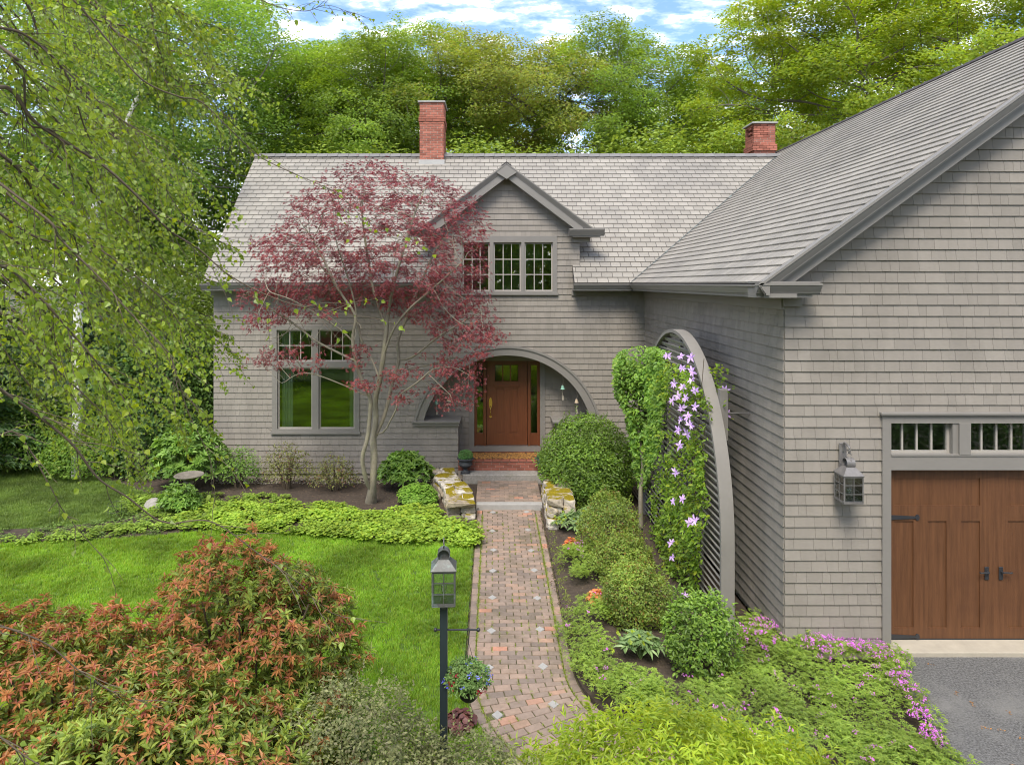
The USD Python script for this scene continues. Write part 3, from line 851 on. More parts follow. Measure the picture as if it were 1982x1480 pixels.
# garage door with its casing
g = MB()
zc = EYE - (818 - 548) / 154.3
zm0, zm1 = EYE - (879 - 548) / 154.3, EYE - (908 - 548) / 154.3
g.box((CAS0, YG - 0.036, ZB + 0.06), (GD["x0"] - 0.002, YG + 0.12, zc)).box((GD["x1"] + 0.002, YG - 0.036, ZB + 0.06), (CAS1, YG + 0.12, zc))
g.box((CAS0, YG - 0.036, zc), (CAS1, YG + 0.02, CASZ - 0.03)).bbox((CAS0 - 0.03, YG - 0.075, CASZ - 0.03), (CAS1 + 0.03, YG + 0.01, CASZ + 0.005), 0.006).box((CAS0 - 0.012, YG - 0.052, CASZ - 0.05), (CAS1 + 0.012, YG, CASZ - 0.03))
g.box((GD["x0"] - 0.002, YG - 0.034, zm1), (GD["x1"] + 0.002, YG + 0.12, zm0 - 0.012)).box((GD["x0"] - 0.002, YG - 0.045, zm0 - 0.012), (GD["x1"] + 0.002, YG + 0.05, zm0 + 0.01))
for pa, pb in ((1852, 1874), (2008, 2030)):
    g.box(((pa - 955) / 154.3, YG - 0.05, zm0 + 0.01), ((pb - 955) / 154.3, YG + 0.03, zc))
g.build("garage_casing", K["trim"], house)
YGD = YG + 0.07


def gz(py):
    return EYE - (py - 548) * YGD / FPX


def gx(px):
    return (px - 955) * YGD / FPX


leaf = sbox(GD["x0"] + 0.004, 0.012, GD["x1"] - 0.004, zm1 - 0.002)
mid = (1481 + 910 / 2.056 - 955 + 0.0) / 154.3
gxc = gx(1924)
recs = []
cols = [(1731, 1768), (1796, 1832), (1860, 1897)]
for a, c in cols:
    recs += [sbox(gx(a), gz(1214), gx(c), gz(1008)), sbox(2 * gxc - gx(c), gz(1214), 2 * gxc - gx(a), gz(1008))]
recs += [sbox(gx(1731), gz(978), gx(1897), gz(925)), sbox(2 * gxc - gx(1897), gz(978), 2 * gxc - gx(1731), gz(925))]
gd = MB().prism(leaf.difference(unary_union(recs)), (0, YGD, 0), X, Z, Y, 0.03).build("garage_door", K["garage_wood"], house)
for p in recs:
    MB().prism(p.buffer(0.002, join_style=2), (0, YGD + 0.014, 0), X, Z, Y, 0.02).build("panel", K["garage_wood"], gd)
for s in (-1, 1):
    for py in (1000.5, 1231):
        x0, sgn = (GD["x0"], 1) if s < 0 else (GD["x1"], -1)
        zz = gz(py)
        p = [(x0, zz - 0.032), (x0 + sgn * 0.36, zz - 0.014), (x0 + sgn * 0.375, zz - 0.036), (x0 + sgn * 0.40, zz - 0.034), (x0 + sgn * 0.415, zz), (x0 + sgn * 0.40, zz + 0.034), (x0 + sgn * 0.375, zz + 0.036), (x0 + sgn * 0.36, zz + 0.014), (x0, zz + 0.032)]
        MB().prism(Polygon(p).buffer(0), (0, YGD - 0.012, 0), X, Z, Y, 0.011).build("strap_hinge", K["iron"], gd)
for px, s in ((1909, -1), (1936.5, 1)):
    hb = MB().bbox((gx(px) - 0.026, YGD - 0.014, gz(1121)), (gx(px) + 0.026, YGD - 0.001, gz(1096)), 0.004)
    c = np.array([gx(px), YGD, gz(1105)])
    hb.tube([c, c - (0, 0.05, 0)], 0.012, 8).tube(spline([c - (0, 0.045, 0), c + (s * 0.05, -0.052, 0.002), c + (s * 0.10, -0.05, -0.004), c + (s * 0.115, -0.05, 0.006)], 10), 0.010, 8)
    hb.build("handle", K["iron"], gd, smooth=40)
MB().box((GD["x0"] + 0.004, YGD + 0.0, -0.005), (GD["x1"] - 0.004, YGD + 0.03, 0.014)).build("weather_strip", K["iron"], gd)


# chimneys
def brick_stack(x0, x1, y0, y1, z0, z1, corbel, holes, label, most=300):
    core = MB().box((x0 + 0.012, y0 + 0.012, z0), (x1 - 0.012, y1 - 0.012, z1 - 0.01 if not holes else z0 + 1.69))
    if holes:
        core.box((x0 + 0.45, y0 + 0.012, z0 + 1.69), (x1 - 0.012, y1 - 0.012, z1 - 0.01))
    root = core.build("chimney", K["mortar"], house, label=label)
    c, L = 0.068, 0.205
    z, k, bl = z0, 0, []
    while z < z1 - 0.02:
        g = corbel(z - z0, z1 - z) if corbel else 0.0
        a0, a1, b0, b1 = x0 - g, x1 + g, y0 - g, y1 + g
        off = (k % 2) * L / 2
        for face in range(4):
            lo, hi = ((a0, a1) if face < 2 else (b0 + 0.1, b1 - 0.1))
            cuts = [lo] + [u for u in np.arange(lo - L + off, hi, L) + 0.0 if lo + 0.05 < u < hi - 0.05] + [hi]
            for u0, u1 in zip(cuts[:-1], cuts[1:]):
                if holes and holes(face, (u0 + u1) / 2, z - z0):
                    continue
                e = r.uniform(-0.0015, 0.0015)
                if face == 0:
                    lo3, hi3 = (u0 + 0.007, b0 + e, z + 0.007), (u1 - 0.007, b0 + 0.1, z + c - 0.006)
                elif face == 1:
                    lo3, hi3 = (u0 + 0.004, b1 - 0.1, z + 0.004), (u1 - 0.004, b1 - e, z + c - 0.004)
                elif face == 2:
                    lo3, hi3 = (a0 + e, u0 + 0.004, z + 0.004), (a0 + 0.1, u1 - 0.004, z + c - 0.004)
                else:
                    lo3, hi3 = (a1 - 0.1, u0 + 0.004, z + 0.004), (a1 - e, u1 - 0.004, z + c - 0.004)
                bl.append(MB().box(lo3, hi3).mesh())
        z += c
        k += 1
    lay(bl, "brick", "brickwork", K["brick_red"], root, most)
    return root, z


CY = 19.38
cx0, cx1 = -2.10, -1.41
ch, zt = brick_stack(cx0, cx1, CY, CY + 0.92, 7.45, 9.62, lambda a, t: 0.028 if 0.42 < t < 0.56 else (0.010 if 0.56 <= t < 0.63 or t <= 0.42 and t > 0.36 else 0.0), None, "tall red brick chimney through the slate roof")
MB().bbox((cx0 - 0.045, CY - 0.045, zt), (cx1 + 0.045, CY + 0.965, zt + 0.045), 0.008).build("cap", K["bluestone"], ch)
MB().box((cx0 - 0.02, CY - 0.025, 7.62), (cx1 + 0.02, CY + 0.03, 8.005)).build("flashing", K["lead"], ch)
C2 = at(1468, 254, 21.0)
ch2, zt = brick_stack(C2[0] - 0.30, C2[0] + 0.36, 20.6, 21.3, 7.2, 9.30, lambda a, t: 0.04 if 0.62 < t < 0.86 else 0.0, lambda f, u, a: f == 2 and 1.70 < a < 2.0 and not (20.9 < u < 21.0), "short brick chimney with open flue behind the valley", 120)
MB().bbox((C2[0] - 0.36, 20.54, zt), (C2[0] + 0.42, 21.36, zt + 0.05), 0.008).build("cap", K["bluestone"], ch2)

# brick step under the door
ST = 0.285
step = MB().box((DX0 + 0.002, 16.36, -0.2), (DX1 - 0.002, YD - 0.03, ST - 0.062)).build("entry_step", K["mortar"], house)
bl = []
z = 0.02
for k, hh in enumerate((0.066, 0.066, 0.066)):
    L = 0.20
    for u in np.arange(DX0 - (k % 2) * L / 2, DX1, L):
        a, c = max(u, DX0 + 0.002), min(u + L - 0.008, DX1 - 0.002)
        if c - a > 0.03:
            bl.append(MB().box((a, 16.35 + r.uniform(-0.002, 0.002), z), (c, 16.42, z + hh - 0.008)).mesh())
    z += hh
for yy in np.arange(16.33, YD - 0.06, 0.108):
    for u in np.arange(DX0, DX1, 0.206):
        bl.append(MB().box((u + 0.003, yy, ST - 0.055), (min(u + 0.20, DX1 - 0.003), yy + 0.10, ST + r.uniform(-0.002, 0.002))).mesh())
lay(bl, "brick", "brickwork", K["brick_red"], step, 300)
m = MB().bbox((DOOR0 - 0.04, 16.36, ST + 0.003), (DOOR1 + 0.06, 16.93, ST + 0.022), 0.004)
K["mat"] = M("coir_mat", {"g": ("geometry", {}), "v": ("voronoi_texture", {"scale": 13.0, "feature": "distance_to_edge"}), "n": ("noise_texture", {"scale": 90.0, "detail": 3.0}), "a": ("math", {"math_type": "multiply_add", "value2": 0.12}), "r": ("rgb_ramp", {"ramp": [(0.0, (0.03, 0.014, 0.006)), (0.10, (0.035, 0.016, 0.008)), (0.16, (0.36, 0.17, 0.035)), (1.0, (0.46, 0.22, 0.05))]}), "b": ("bump", {"strength": 0.6, "distance": 0.01}), "p": ("principled_bsdf", {"roughness": 0.95})},
             [("g.position", "v.vector"), ("g.position", "n.vector"), ("n.fac", "a.value1"), ("v.distance", "a.value3"), ("a.value", "r.fac"), ("r.color", "p.base_color"), ("n.fac", "b.height"), ("b.normal", "p.normal")], "p.BSDF")
m.build("doormat", K["mat"], smooth=False, label="tan coir doormat with dark scrolls before the mahogany door", cat="doormat")

# ---------------------------------------------------------------- ground, lawn, path, drive
b = MB()
n = 60
rr = np.concatenate([np.linspace(0, 60, 31), np.geomspace(70, 1500, 22)])
aa = np.linspace(0, 2 * np.pi, 65)[:-1]
v = np.array([[q * math.cos(a), 12 + q * math.sin(a), -0.34] for q in rr for a in aa])
v[:, 2] += (meshkit.fbm(v / 9.0, 3, 5) - 0.5) * np.clip((np.hypot(v[:, 0], v[:, 1] - 12) - 18) / 20, 0, 1) * 1.2
f = [[i * 64 + j, (i + 1) * 64 + j, (i + 1) * 64 + (j + 1) % 64, i * 64 + (j + 1) % 64] for i in range(len(rr) - 1) for j in range(64)]
K["ground"] = paint("forest_floor", (0.075, 0.062, 0.035), var=0.4, scale=1.5, rough=0.95, bump=0.6, bscale=8, tint=(0.06, 0.10, 0.02), tint_amt=0.8, tscale=0.5)
b.add((v, f)).build("ground", K["ground"], smooth=True, kind="structure")


def gpoly(pts, z):
    return Polygon([tuple(on_ground(px, py, z)[:2]) for px, py in pts]).buffer(0)


def smooth_poly(P, n=8):
    P = np.array(P.exterior.coords)[:-1] if isinstance(P, Polygon) else np.asarray(P, float)
    Q = np.vstack([P, P[:1]])
    return Polygon(spline(Q, n * len(P))[:-1]).buffer(0)


PATH_Z = -0.24
CC, RL, RR_ = np.array([2.37, 8.3]), 2.70, 1.39


def path_pt(s, o):
    """Point of the path s metres from the stone kerb, o metres across from its left edge."""
    straight = 14.30 - 8.3
    if s < straight:
        return np.array([-0.335 + o, 14.30 - s])
    a = (s - straight) / 2.05
    rad = RL - o
    return CC + rad * np.array([-math.cos(a), -math.sin(a)])


PW = 1.31
pl = [path_pt(s, -0.02) for s in np.linspace(0, 8.6, 60)] + [path_pt(s, PW + 0.02) for s in np.linspace(8.6, 0, 60)]
path_poly = Polygon(pl).buffer(0)
LAWN_Z = -0.215
drive = Polygon([tuple(map(float, q)) for q in [on_ground(1738, 1264, -0.06)[:2], on_ground(1757, 1330, -0.06)[:2], on_ground(1800, 1400, -0.06)[:2], on_ground(1850, 1482, -0.06)[:2], (3.9, 3.4), (4.6, 2.2), (24, 2.2), (24, YG - 0.23), (5.1, YG - 0.23)]]).buffer(0)
bed_front = [(-60, 1052), (150, 1047), (300, 1037), (400, 1027), (500, 1026), (600, 1031), (700, 1040), (800, 1047), (870, 1050), (935, 1050)]
lawn_edge = [tuple(on_ground(px, py, LAWN_Z)[:2]) for px, py in bed_front]
lawn_poly = Polygon([(-25, lawn_edge[0][1])] + lawn_edge + [(0.4, 12.5), (0.4, 0.5), (-25, 0.5)]).buffer(0).difference(path_poly.buffer(0.003))
lawn_poly = max(getattr(lawn_poly, "geoms", [lawn_poly]), key=lambda g: g.area)
back_lawn = smooth_poly([(-14.5, 13.3), (-10.2, 13.0), (-7.6, 13.5), (-7.3, 14.6), (-8.2, 15.6), (-11, 17.2), (-15, 18), (-20, 16)])
far_lawn = Polygon([(-25, 0.5), (3, 0.5), (3.4, -30), (-25, -30)])
K["turf"] = paint("turf", (0.075, 0.125, 0.022), var=0.35, scale=3, rough=0.95, bump=0.5, bscale=50)
MB().prism(lawn_poly, (0, 0, -0.40), X, Y, Z, 0.40 + LAWN_Z).build("lawn", K["turf"], kind="structure")
MB().prism(back_lawn, (0, 0, -0.40), X, Y, Z, 0.40 + LAWN_Z + 0.02).build("side_lawn", K["turf"], kind="structure")
MB().prism(far_lawn, (0, 0, -0.40), X, Y, Z, 0.40 + LAWN_Z - 0.004).build("far_lawn", K["turf"], kind="structure")
bed = unary_union([sbox(-9.6, 8.0, 3.66, YF + 0.1), sbox(0.5, 4, 6.0, 9.0)]).difference(unary_union([lawn_poly.buffer(0.03), path_poly.buffer(0.0), back_lawn.buffer(0.02), sbox(-0.36, 14.2, 1.03, 16.4), drive, sbox(XW, YG, 20, 20), sbox(DX0, YF, DX1, 20)]))
BED_Z = -0.20
bm = MB()
for g in getattr(bed, "geoms", [bed]):
    if g.area < 0.1:
        continue
    bm.prism(g, (0, 0, -0.45), X, Y, Z, 0.45 + BED_Z)
bm.build("planting_bed", K["soil"], kind="structure")
MB().prism(drive, (0, 0, -0.45), X, Y, Z, 0.45 - 0.06).build("driveway", K["asphalt"], kind="structure")
MB().bbox((4.92, YG - 0.23, -0.3), (CAS1 + 0.05, YG + 0.10, -0.004), 0.006).build("garage_apron", K["concrete"], kind="structure")

# brick path
ramp = [(0.0, (0.179, 0.142, 0.119)), (0.25, (0.224, 0.173, 0.140)), (0.6, (0.261, 0.197, 0.158)), (0.88, (0.294, 0.213, 0.165)), (0.965, (0.336, 0.213, 0.154)), (0.982, (0.404, 0.202, 0.140)), (1.0, (0.426, 0.216, 0.147))]
K["paver"] = M("paver_brick", {**RND, "r": ("rgb_ramp", {"ramp": ramp}), "n": ("noise_texture", {"scale": 14.0, "detail": 5.0}), "mr": ("map_range", {"to_min": 0.75, "to_max": 1.25}), "h": ("hsv", {}), "n2": ("noise_texture", {"scale": 2.2, "detail": 5.0, "roughness": 0.65}), "m2": ("map_range", {"from_min": 0.52, "from_max": 0.72, "to_max": 0.55, "clamp": True}), "mx": ("mix_color", {"b": (0.10, 0.085, 0.045)}), "bn": ("noise_texture", {"scale": 60.0, "detail": 4.0}), "b": ("bump", {"strength": 0.5, "distance": 0.01}), "p": ("principled_bsdf", {"roughness": 0.85, "specular_ior_level": 0.2})},
               RNDL + [("rfr.value", "r.fac"), ("g.position", "n.vector"), ("g.position", "n2.vector"), ("g.position", "bn.vector"), ("n.fac", "mr.value"), ("mr.result", "h.value"), ("r.color", "h.color"), ("n2.fac", "m2.value"), ("m2.result", "mx.fac"), ("h.color", "mx.a"), ("mx.result", "p.base_color"), ("bn.fac", "b.height"), ("b.normal", "p.normal")], "p.BSDF")
path = MB().prism(path_poly, (0, 0, -0.45), X, Y, Z, 0.45 + PATH_Z - 0.014).build("brick_path", K["moss_joint"], kind="structure")


def paver(P4, z, e):
    P4 = np.asarray(P4)
    tilt = r.normal(0, 0.0018, 4)
    c = P4.mean(0)
    inner = c + (P4 - c) * 0.95
    v = np.vstack([np.column_stack([P4, np.full(4, z - 0.05)]), np.column_stack([P4, np.full(4, z - 0.005) + e + tilt]), np.column_stack([inner, np.full(4, z) + e + tilt])])
    f = [[4, 5, 9, 8], [5, 6, 10, 9], [6, 7, 11, 10], [7, 4, 8, 11], [8, 9, 10, 11]] + [[i, (i + 1) % 4, 4 + (i + 1) % 4, 4 + i] for i in range(4)]
    return arr((v, f))


DIAM = [(953, 1027), (1022, 1025), (955, 1064), (1028, 1065), (954, 1104), (1034, 1103), (953, 1156), (1040, 1157), (951, 1220), (1045, 1217), (946, 1291), (1051, 1289), (963, 1383), (1071, 1362), (954, 991), (1019, 990)]
DPT = [on_ground(a, c, PATH_Z)[:2] for a, c in DIAM]
pavers, s, k = [], 0.0, 0
BW = 0.112
while s < 8.5:
    pit = 0.1035 + r.normal(0, 0.0012)
    for o0 in np.arange(BW - (k % 2) * 0.102, PW - BW, 0.205):
        a, c = max(o0 + 0.005, BW + 0.006), min(o0 + 0.199, PW - BW - 0.006)
        if c - a < 0.035:
            continue
        P4 = [path_pt(s + pit - 0.004, a), path_pt(s + pit - 0.004, c), path_pt(s + 0.004, c), path_pt(s + 0.004, a)]
        if any(np.abs(np.mean(P4, 0) - d).sum() < 0.05 for d in DPT):
            continue
        pavers.append(paver(P4, PATH_Z, r.normal(0, 0.0022)))
    s += pit
    k += 1
for side_o in (0.0, PW - BW + 0.006):
    s = 0.05
    while s < 8.4:
        L = 0.203
        P4 = [path_pt(s + L - 0.008, side_o + 0.003), path_pt(s + L - 0.008, side_o + BW - 0.009), path_pt(s, side_o + BW - 0.009), path_pt(s, side_o + 0.003)]
        pavers.append(paver(P4, PATH_Z + 0.002, r.normal(0, 0.002)))
        s += L
lay(pavers, "brick", "brick_paving", K["paver"], path, 300)
for d in DPT:
    q4 = [d + (0, -0.078), d + (0.064, 0), d + (0, 0.078), d + (-0.064, 0)]
    MB().add(paver(q4, PATH_Z + 0.006, 0.0)).build("stone_inlay", K["bluestone"], path)
# kerb, landing and granite step
MB().bbox((-0.36, 14.29, -0.42), (1.03, 14.47, -0.125), 0.012).build("stone_kerb", K["bluestone"], path)
LZ = -0.125
land = MB().box((-0.37, 14.47, -0.45), (1.03, 16.05, LZ - 0.012)).build("landing", K["moss_joint"], kind="structure")
lb = []
for k, yy in enumerate(np.arange(14.475, 15.98, 0.103)):
    for u in np.arange(-0.37 - (k % 2) * 0.102, 1.03, 0.204):
        a, c = max(u, -0.368), min(u + 0.199, 1.028)
        if c - a > 0.03:
            lb.append(paver([(a, yy), (c, yy), (c, yy + 0.099), (a, yy + 0.099)], LZ, r.normal(0, 0.0015)))
lay(lb, "brick", "brick_paving", K["paver"], land, 300)
gs = MB().bbox((-0.72, 15.99, -0.35), (1.22, 16.345, 0.018), 0.015)
v, f = gs.mesh()
MB().add((v, f)).build("granite_step", K["granite"], land)
# gravel strip under the eaves
gv = MB()
for x in np.arange(-6.6, -1.6, 0.055):
    for j in range(6):
        c = np.array([x + r.uniform(-0.03, 0.03), r.uniform(15.95, 16.38), -0.185])
        d = rnd_unit(8, r) * r.uniform(0.018, 0.038) * np.array([1, 1, 0.6])
        gv.add(hull(c + d))
gv.build("gravel_strip", K["gravel"], kind="stuff")

# ---------------------------------------------------------------- branching
def colonize(nodes, parents, attr, step, kill, infl, iters, r, bias=(0, 0, 0.0)):
    """Space colonisation: grows the nodes (points with parents) towards the attractors."""
    N, P = [np.asarray(q, float) for q in nodes], list(parents)
    alive = np.asarray(attr, float)
    seen = set()
    for _ in range(iters):
        if not len(alive):
            break
        T = cKDTree(np.array(N))
        d, i = T.query(alive, distance_upper_bound=infl)
        ok = np.isfinite(d)
        if not ok.any():
            break
        A = np.array(N)
        idx = i[ok]
        dirs = unit(alive[ok] - A[idx])
        acc = np.zeros((len(N), 3))
        np.add.at(acc, idx, dirs)
        grew = False
        for k in np.unique(idx):
            dr = unit(acc[k] + np.asarray(bias) + r.normal(0, 0.12, 3))
            q = A[k] + dr * step
            key = (k, tuple(np.round(dr, 1)))
            if key in seen:
                continue
            seen.add(key)
            N.append(q)
            P.append(int(k))
            grew = True
        if not grew:
            break
        new = cKDTree(np.array(N))
        d, _i = new.query(alive)
        alive = alive[d > kill]
    return np.array(N), np.array(P)


def limb_radii(P, tip, e, n):
    acc, kids = np.zeros(n), np.zeros(n, int)
    for i in range(n - 1, -1, -1):
        if acc[i] == 0:
            acc[i] = tip ** e
        if P[i] >= 0:
            acc[P[i]] += acc[i]
            kids[P[i]] += 1
    return acc ** (1 / e), kids


def subtree(P, n):
    s = np.ones(n, int)
    for i in range(n - 1, -1, -1):
        if P[i] >= 0:
            s[P[i]] += s[i]
    return s


def limbs(N, P, R, sides, rmin=0.0, smooth=True):
    """The branches as tubes, thick ones first."""
    kids = {}
    for i, p in enumerate(P):
        if p >= 0:
            kids.setdefault(p, []).append(i)
    big, small = MB(), MB()
    starts = [(i, None) for i, p in enumerate(P) if p < 0]
    while starts:
        i, par = starts.pop()
        chain = [i] if par is None else [par, i]
        while i in kids:
            ks = sorted(kids[i], key=lambda q: -R[q])
            for q in ks[1:]:
                starts.append((q, i))
            i = ks[0]
            chain.append(i)
        if len(chain) < 2 or R[chain[-1 if par is None else 1]] < rmin:
            continue
        pts, rad = N[chain], R[chain].copy()
        if par is not None:
            rad[0] = rad[1]
        keep = rad >= rmin
        pts, rad = pts[keep], rad[keep]
        if len(pts) < 2:
            continue
        if smooth and len(pts) > 3:
            q = pts.copy()
            q[1:-1] = 0.25 * pts[:-2] + 0.5 * pts[1:-1] + 0.25 * pts[2:]
            pts = q
        s = sides if rad.max() > 0.05 else max(3, sides - 3)
        (big if par is None else small).add(tube(pts, rad, s, cap=False))
    return big, small


def blob_points(c, rad, n, r, shell=0.0):
    u = rnd_unit(n, r) * (r.uniform(shell, 1, n) ** (1 / 3))[:, None]
    return np.asarray(c) + u * np.asarray(rad)


# ---------------------------------------------------------------- kinds of forest tree
def forest_tree(root, r, h, crown0, rad, trunk_r, leaf, leaf_size, per_tip, mat_leaf, mat_bark, lobes=14, lean=0.0, up=0.55, spread=(0.22, 0.22, 0.085), fork=None, step=0.27, natt=4600, lobe_r=(0.9, 1.6)):
    """A broadleaf tree: trunk, limbs reaching into lobes of crown, leaves round the branch ends."""
    pts = []
    for k in range(lobes):
        t = (k + 0.5) / lobes
        z = crown0 + (h - crown0) * (0.12 + 0.86 * t) ** (0.8)
        prof = math.sin(math.pi * min(0.97, max(0.06, 0.16 + 0.80 * (z - crown0) / (h - crown0)))) ** 0.7
        a = k * 2.4 + r.uniform(-0.4, 0.4)
        rr_ = rad * prof * r.uniform(0.45, 0.95)
        c = np.array([lean * z + rr_ * math.cos(a), rr_ * math.sin(a), z])
        lr = r.uniform(*lobe_r)
        pts.append(blob_points(c, (lr, lr, lr * 0.62), natt // lobes, r))
    attr = np.vstack(pts)
    fk = fork or crown0 * 0.8
    nodes, par = [], []
    nst = int(fk / 0.5)
    for i in range(nst + 1):
        z = fk * i / nst
        nodes.append(np.array([lean * z + 0.10 * math.sin(z * 0.9 + h), 0.08 * math.cos(z * 0.7), z]))
        par.append(i - 1)
    # a leader through the crown
    base = len(nodes) - 1
    nl = int((h - fk) * 0.7 / 0.5)
    for i in range(1, nl + 1):
        z = fk + i * 0.5
        nodes.append(np.array([lean * z + 0.25 * math.sin(z * 0.8), 0.2 * math.cos(z * 1.1), z]))
        par.append(len(nodes) - 2)
    N, P = colonize(nodes, par, attr, step, step * 1.3, 4.5, 90, r, (0, 0, 0.25))
    n = len(N)
    R, kids = limb_radii(P, 0.0045, 2.0, n)
    nt = (kids == 0).sum()
    R, kids = limb_radii(P, 0.0045, math.log(nt) / math.log(trunk_r / 0.0045), n)
    twigs = subtree(P, n)
    R[:3] *= (1.35, 1.15, 1.05)
    big, small = limbs(N, P, R, 7, 0.007)
    tips = np.where(twigs <= 5)[0]
    tips = tips[N[tips, 2] > crown0 * (0.97 if crown0 > 5 else 0.8)]
    print(root, "nodes", n, "tips", len(tips), "leaves", len(tips) * per_tip)
    pos = np.repeat(N[tips], per_tip, axis=0)
    m = len(pos)
    off = r.normal(size=(m, 3)) * np.array(spread)
    pos = pos + off
    ctr = np.array([lean * h, 0, (h + crown0) / 2])
    out = unit(pos - ctr)
    v, f = leaf_cloud(leaf, pos, leaf_size, r, up=up, out=out, out_w=0.35)
    big.build("trunk", mat_bark, root)
    small.build("branch", mat_bark, root)
    MB().add((v, f)).build("crown", mat_leaf, root)


K["leaf_maple"] = leafmat("maple_leaf", (0.085, 0.160, 0.014), (0.180, 0.275, 0.026), transl=0.52, clump=0.35, cscale=0.5, extra=(0.17, 0.24, 0.03), extra_at=0.86)
K["leaf_oak"] = leafmat("oak_leaf", (0.11, 0.160, 0.016), (0.215, 0.260, 0.032), transl=0.52, clump=0.3, cscale=0.5, extra=(0.23, 0.20, 0.04), extra_at=0.9)
K["leaf_bright"] = leafmat("bright_maple_leaf", (0.115, 0.195, 0.011), (0.225, 0.305, 0.022), transl=0.52, clump=0.3, cscale=0.5, extra=(0.24, 0.27, 0.025), extra_at=0.85)
K["leaf_wood"] = leafmat("woodland_leaf", (0.055, 0.125, 0.013), (0.135, 0.225, 0.025), transl=0.5, clump=0.4, cscale=0.4)
K["leaf_pale"] = leafmat("understorey_leaf", (0.10, 0.17, 0.018), (0.20, 0.28, 0.03), clump=0.25, cscale=0.6)
K["needle"] = leafmat("hemlock_needle", (0.020, 0.055, 0.012), (0.055, 0.105, 0.022), transl=0.15, clump=0.4, cscale=0.9)
K["needle_blue"] = leafmat("spruce_needle", (0.030, 0.070, 0.035), (0.075, 0.130, 0.065), transl=0.12, clump=0.3, cscale=0.9)

G_FOREST = "trees of the wood behind the house"
r = np.random.default_rng(21)
first = {}


def new_tree(kind, name, label, loc, rz, scale, build, cat="tree", group=None):
    """The first of a kind is built, the others are copies of it."""
    if kind not in first:
        p = thing(name, label, cat, loc, group, rz, scale)
        keep = LOC[p]
        LOC[p] = np.zeros(3)
        build(p)
        LOC[p] = keep
        first[kind] = p
        return p
    return copy_of(first[kind], name, label, loc, rz, scale, group, cat)


KIND = {
    "maple": lambda p: forest_tree(p, np.random.default_rng(31), 16.5, 9.6, 4.0, 0.26, LEAF2, 0.132, 29, K["leaf_maple"], K["bark_dark"], lobes=20, fork=7.0),
    "oak": lambda p: forest_tree(p, np.random.default_rng(32), 15.5, 10.0, 4.4, 0.28, LEAF2, 0.130, 28, K["leaf_oak"], K["bark_dark"], lobes=18, fork=7.5, spread=(0.25, 0.25, 0.08)),
    "tall": lambda p: forest_tree(p, np.random.default_rng(33), 17.5, 9.6, 3.4, 0.22, LEAF2, 0.130, 28, K["leaf_maple"], K["bark_dark"], lobes=17, fork=9.0, lean=0.02),
    "bright": lambda p: forest_tree(p, np.random.default_rng(34), 18.0, 7.5, 4.8, 0.30, LEAF2, 0.138, 29, K["leaf_bright"], K["bark_dark"], lobes=26, fork=6.0),
    "wood": lambda p: forest_tree(p, np.random.default_rng(35), 15.0, 2.4, 3.0, 0.17, LEAF2, 0.125, 24, K["leaf_wood"], K["bark_dark"], lobes=26, fork=2.6, spread=(0.30, 0.30, 0.12), natt=3400),
    "low": lambda p: forest_tree(p, np.random.default_rng(36), 6.0, 0.8, 2.2, 0.09, LEAF2, 0.10, 36, K["leaf_pale"], K["bark_dark"], lobes=16, fork=0.9, step=0.3, natt=1800, lobe_r=(0.6, 1.1), spread=(0.3, 0.3, 0.14)),
}


def tree_at(kind, name, label, px, top, y, rz, z0=-0.3, group=G_FOREST, wide=1.0):
    H = {"maple": 16.5, "oak": 15.5, "tall": 17.5, "bright": 18.0, "wood": 15.0, "low": 6.0}[kind]
    p = at(px, top, y)
    s = (p[2] - z0) / (H + 0.5)
    new_tree(kind, name, label, (p[0], y, z0), rz, s, KIND[kind], group=group)


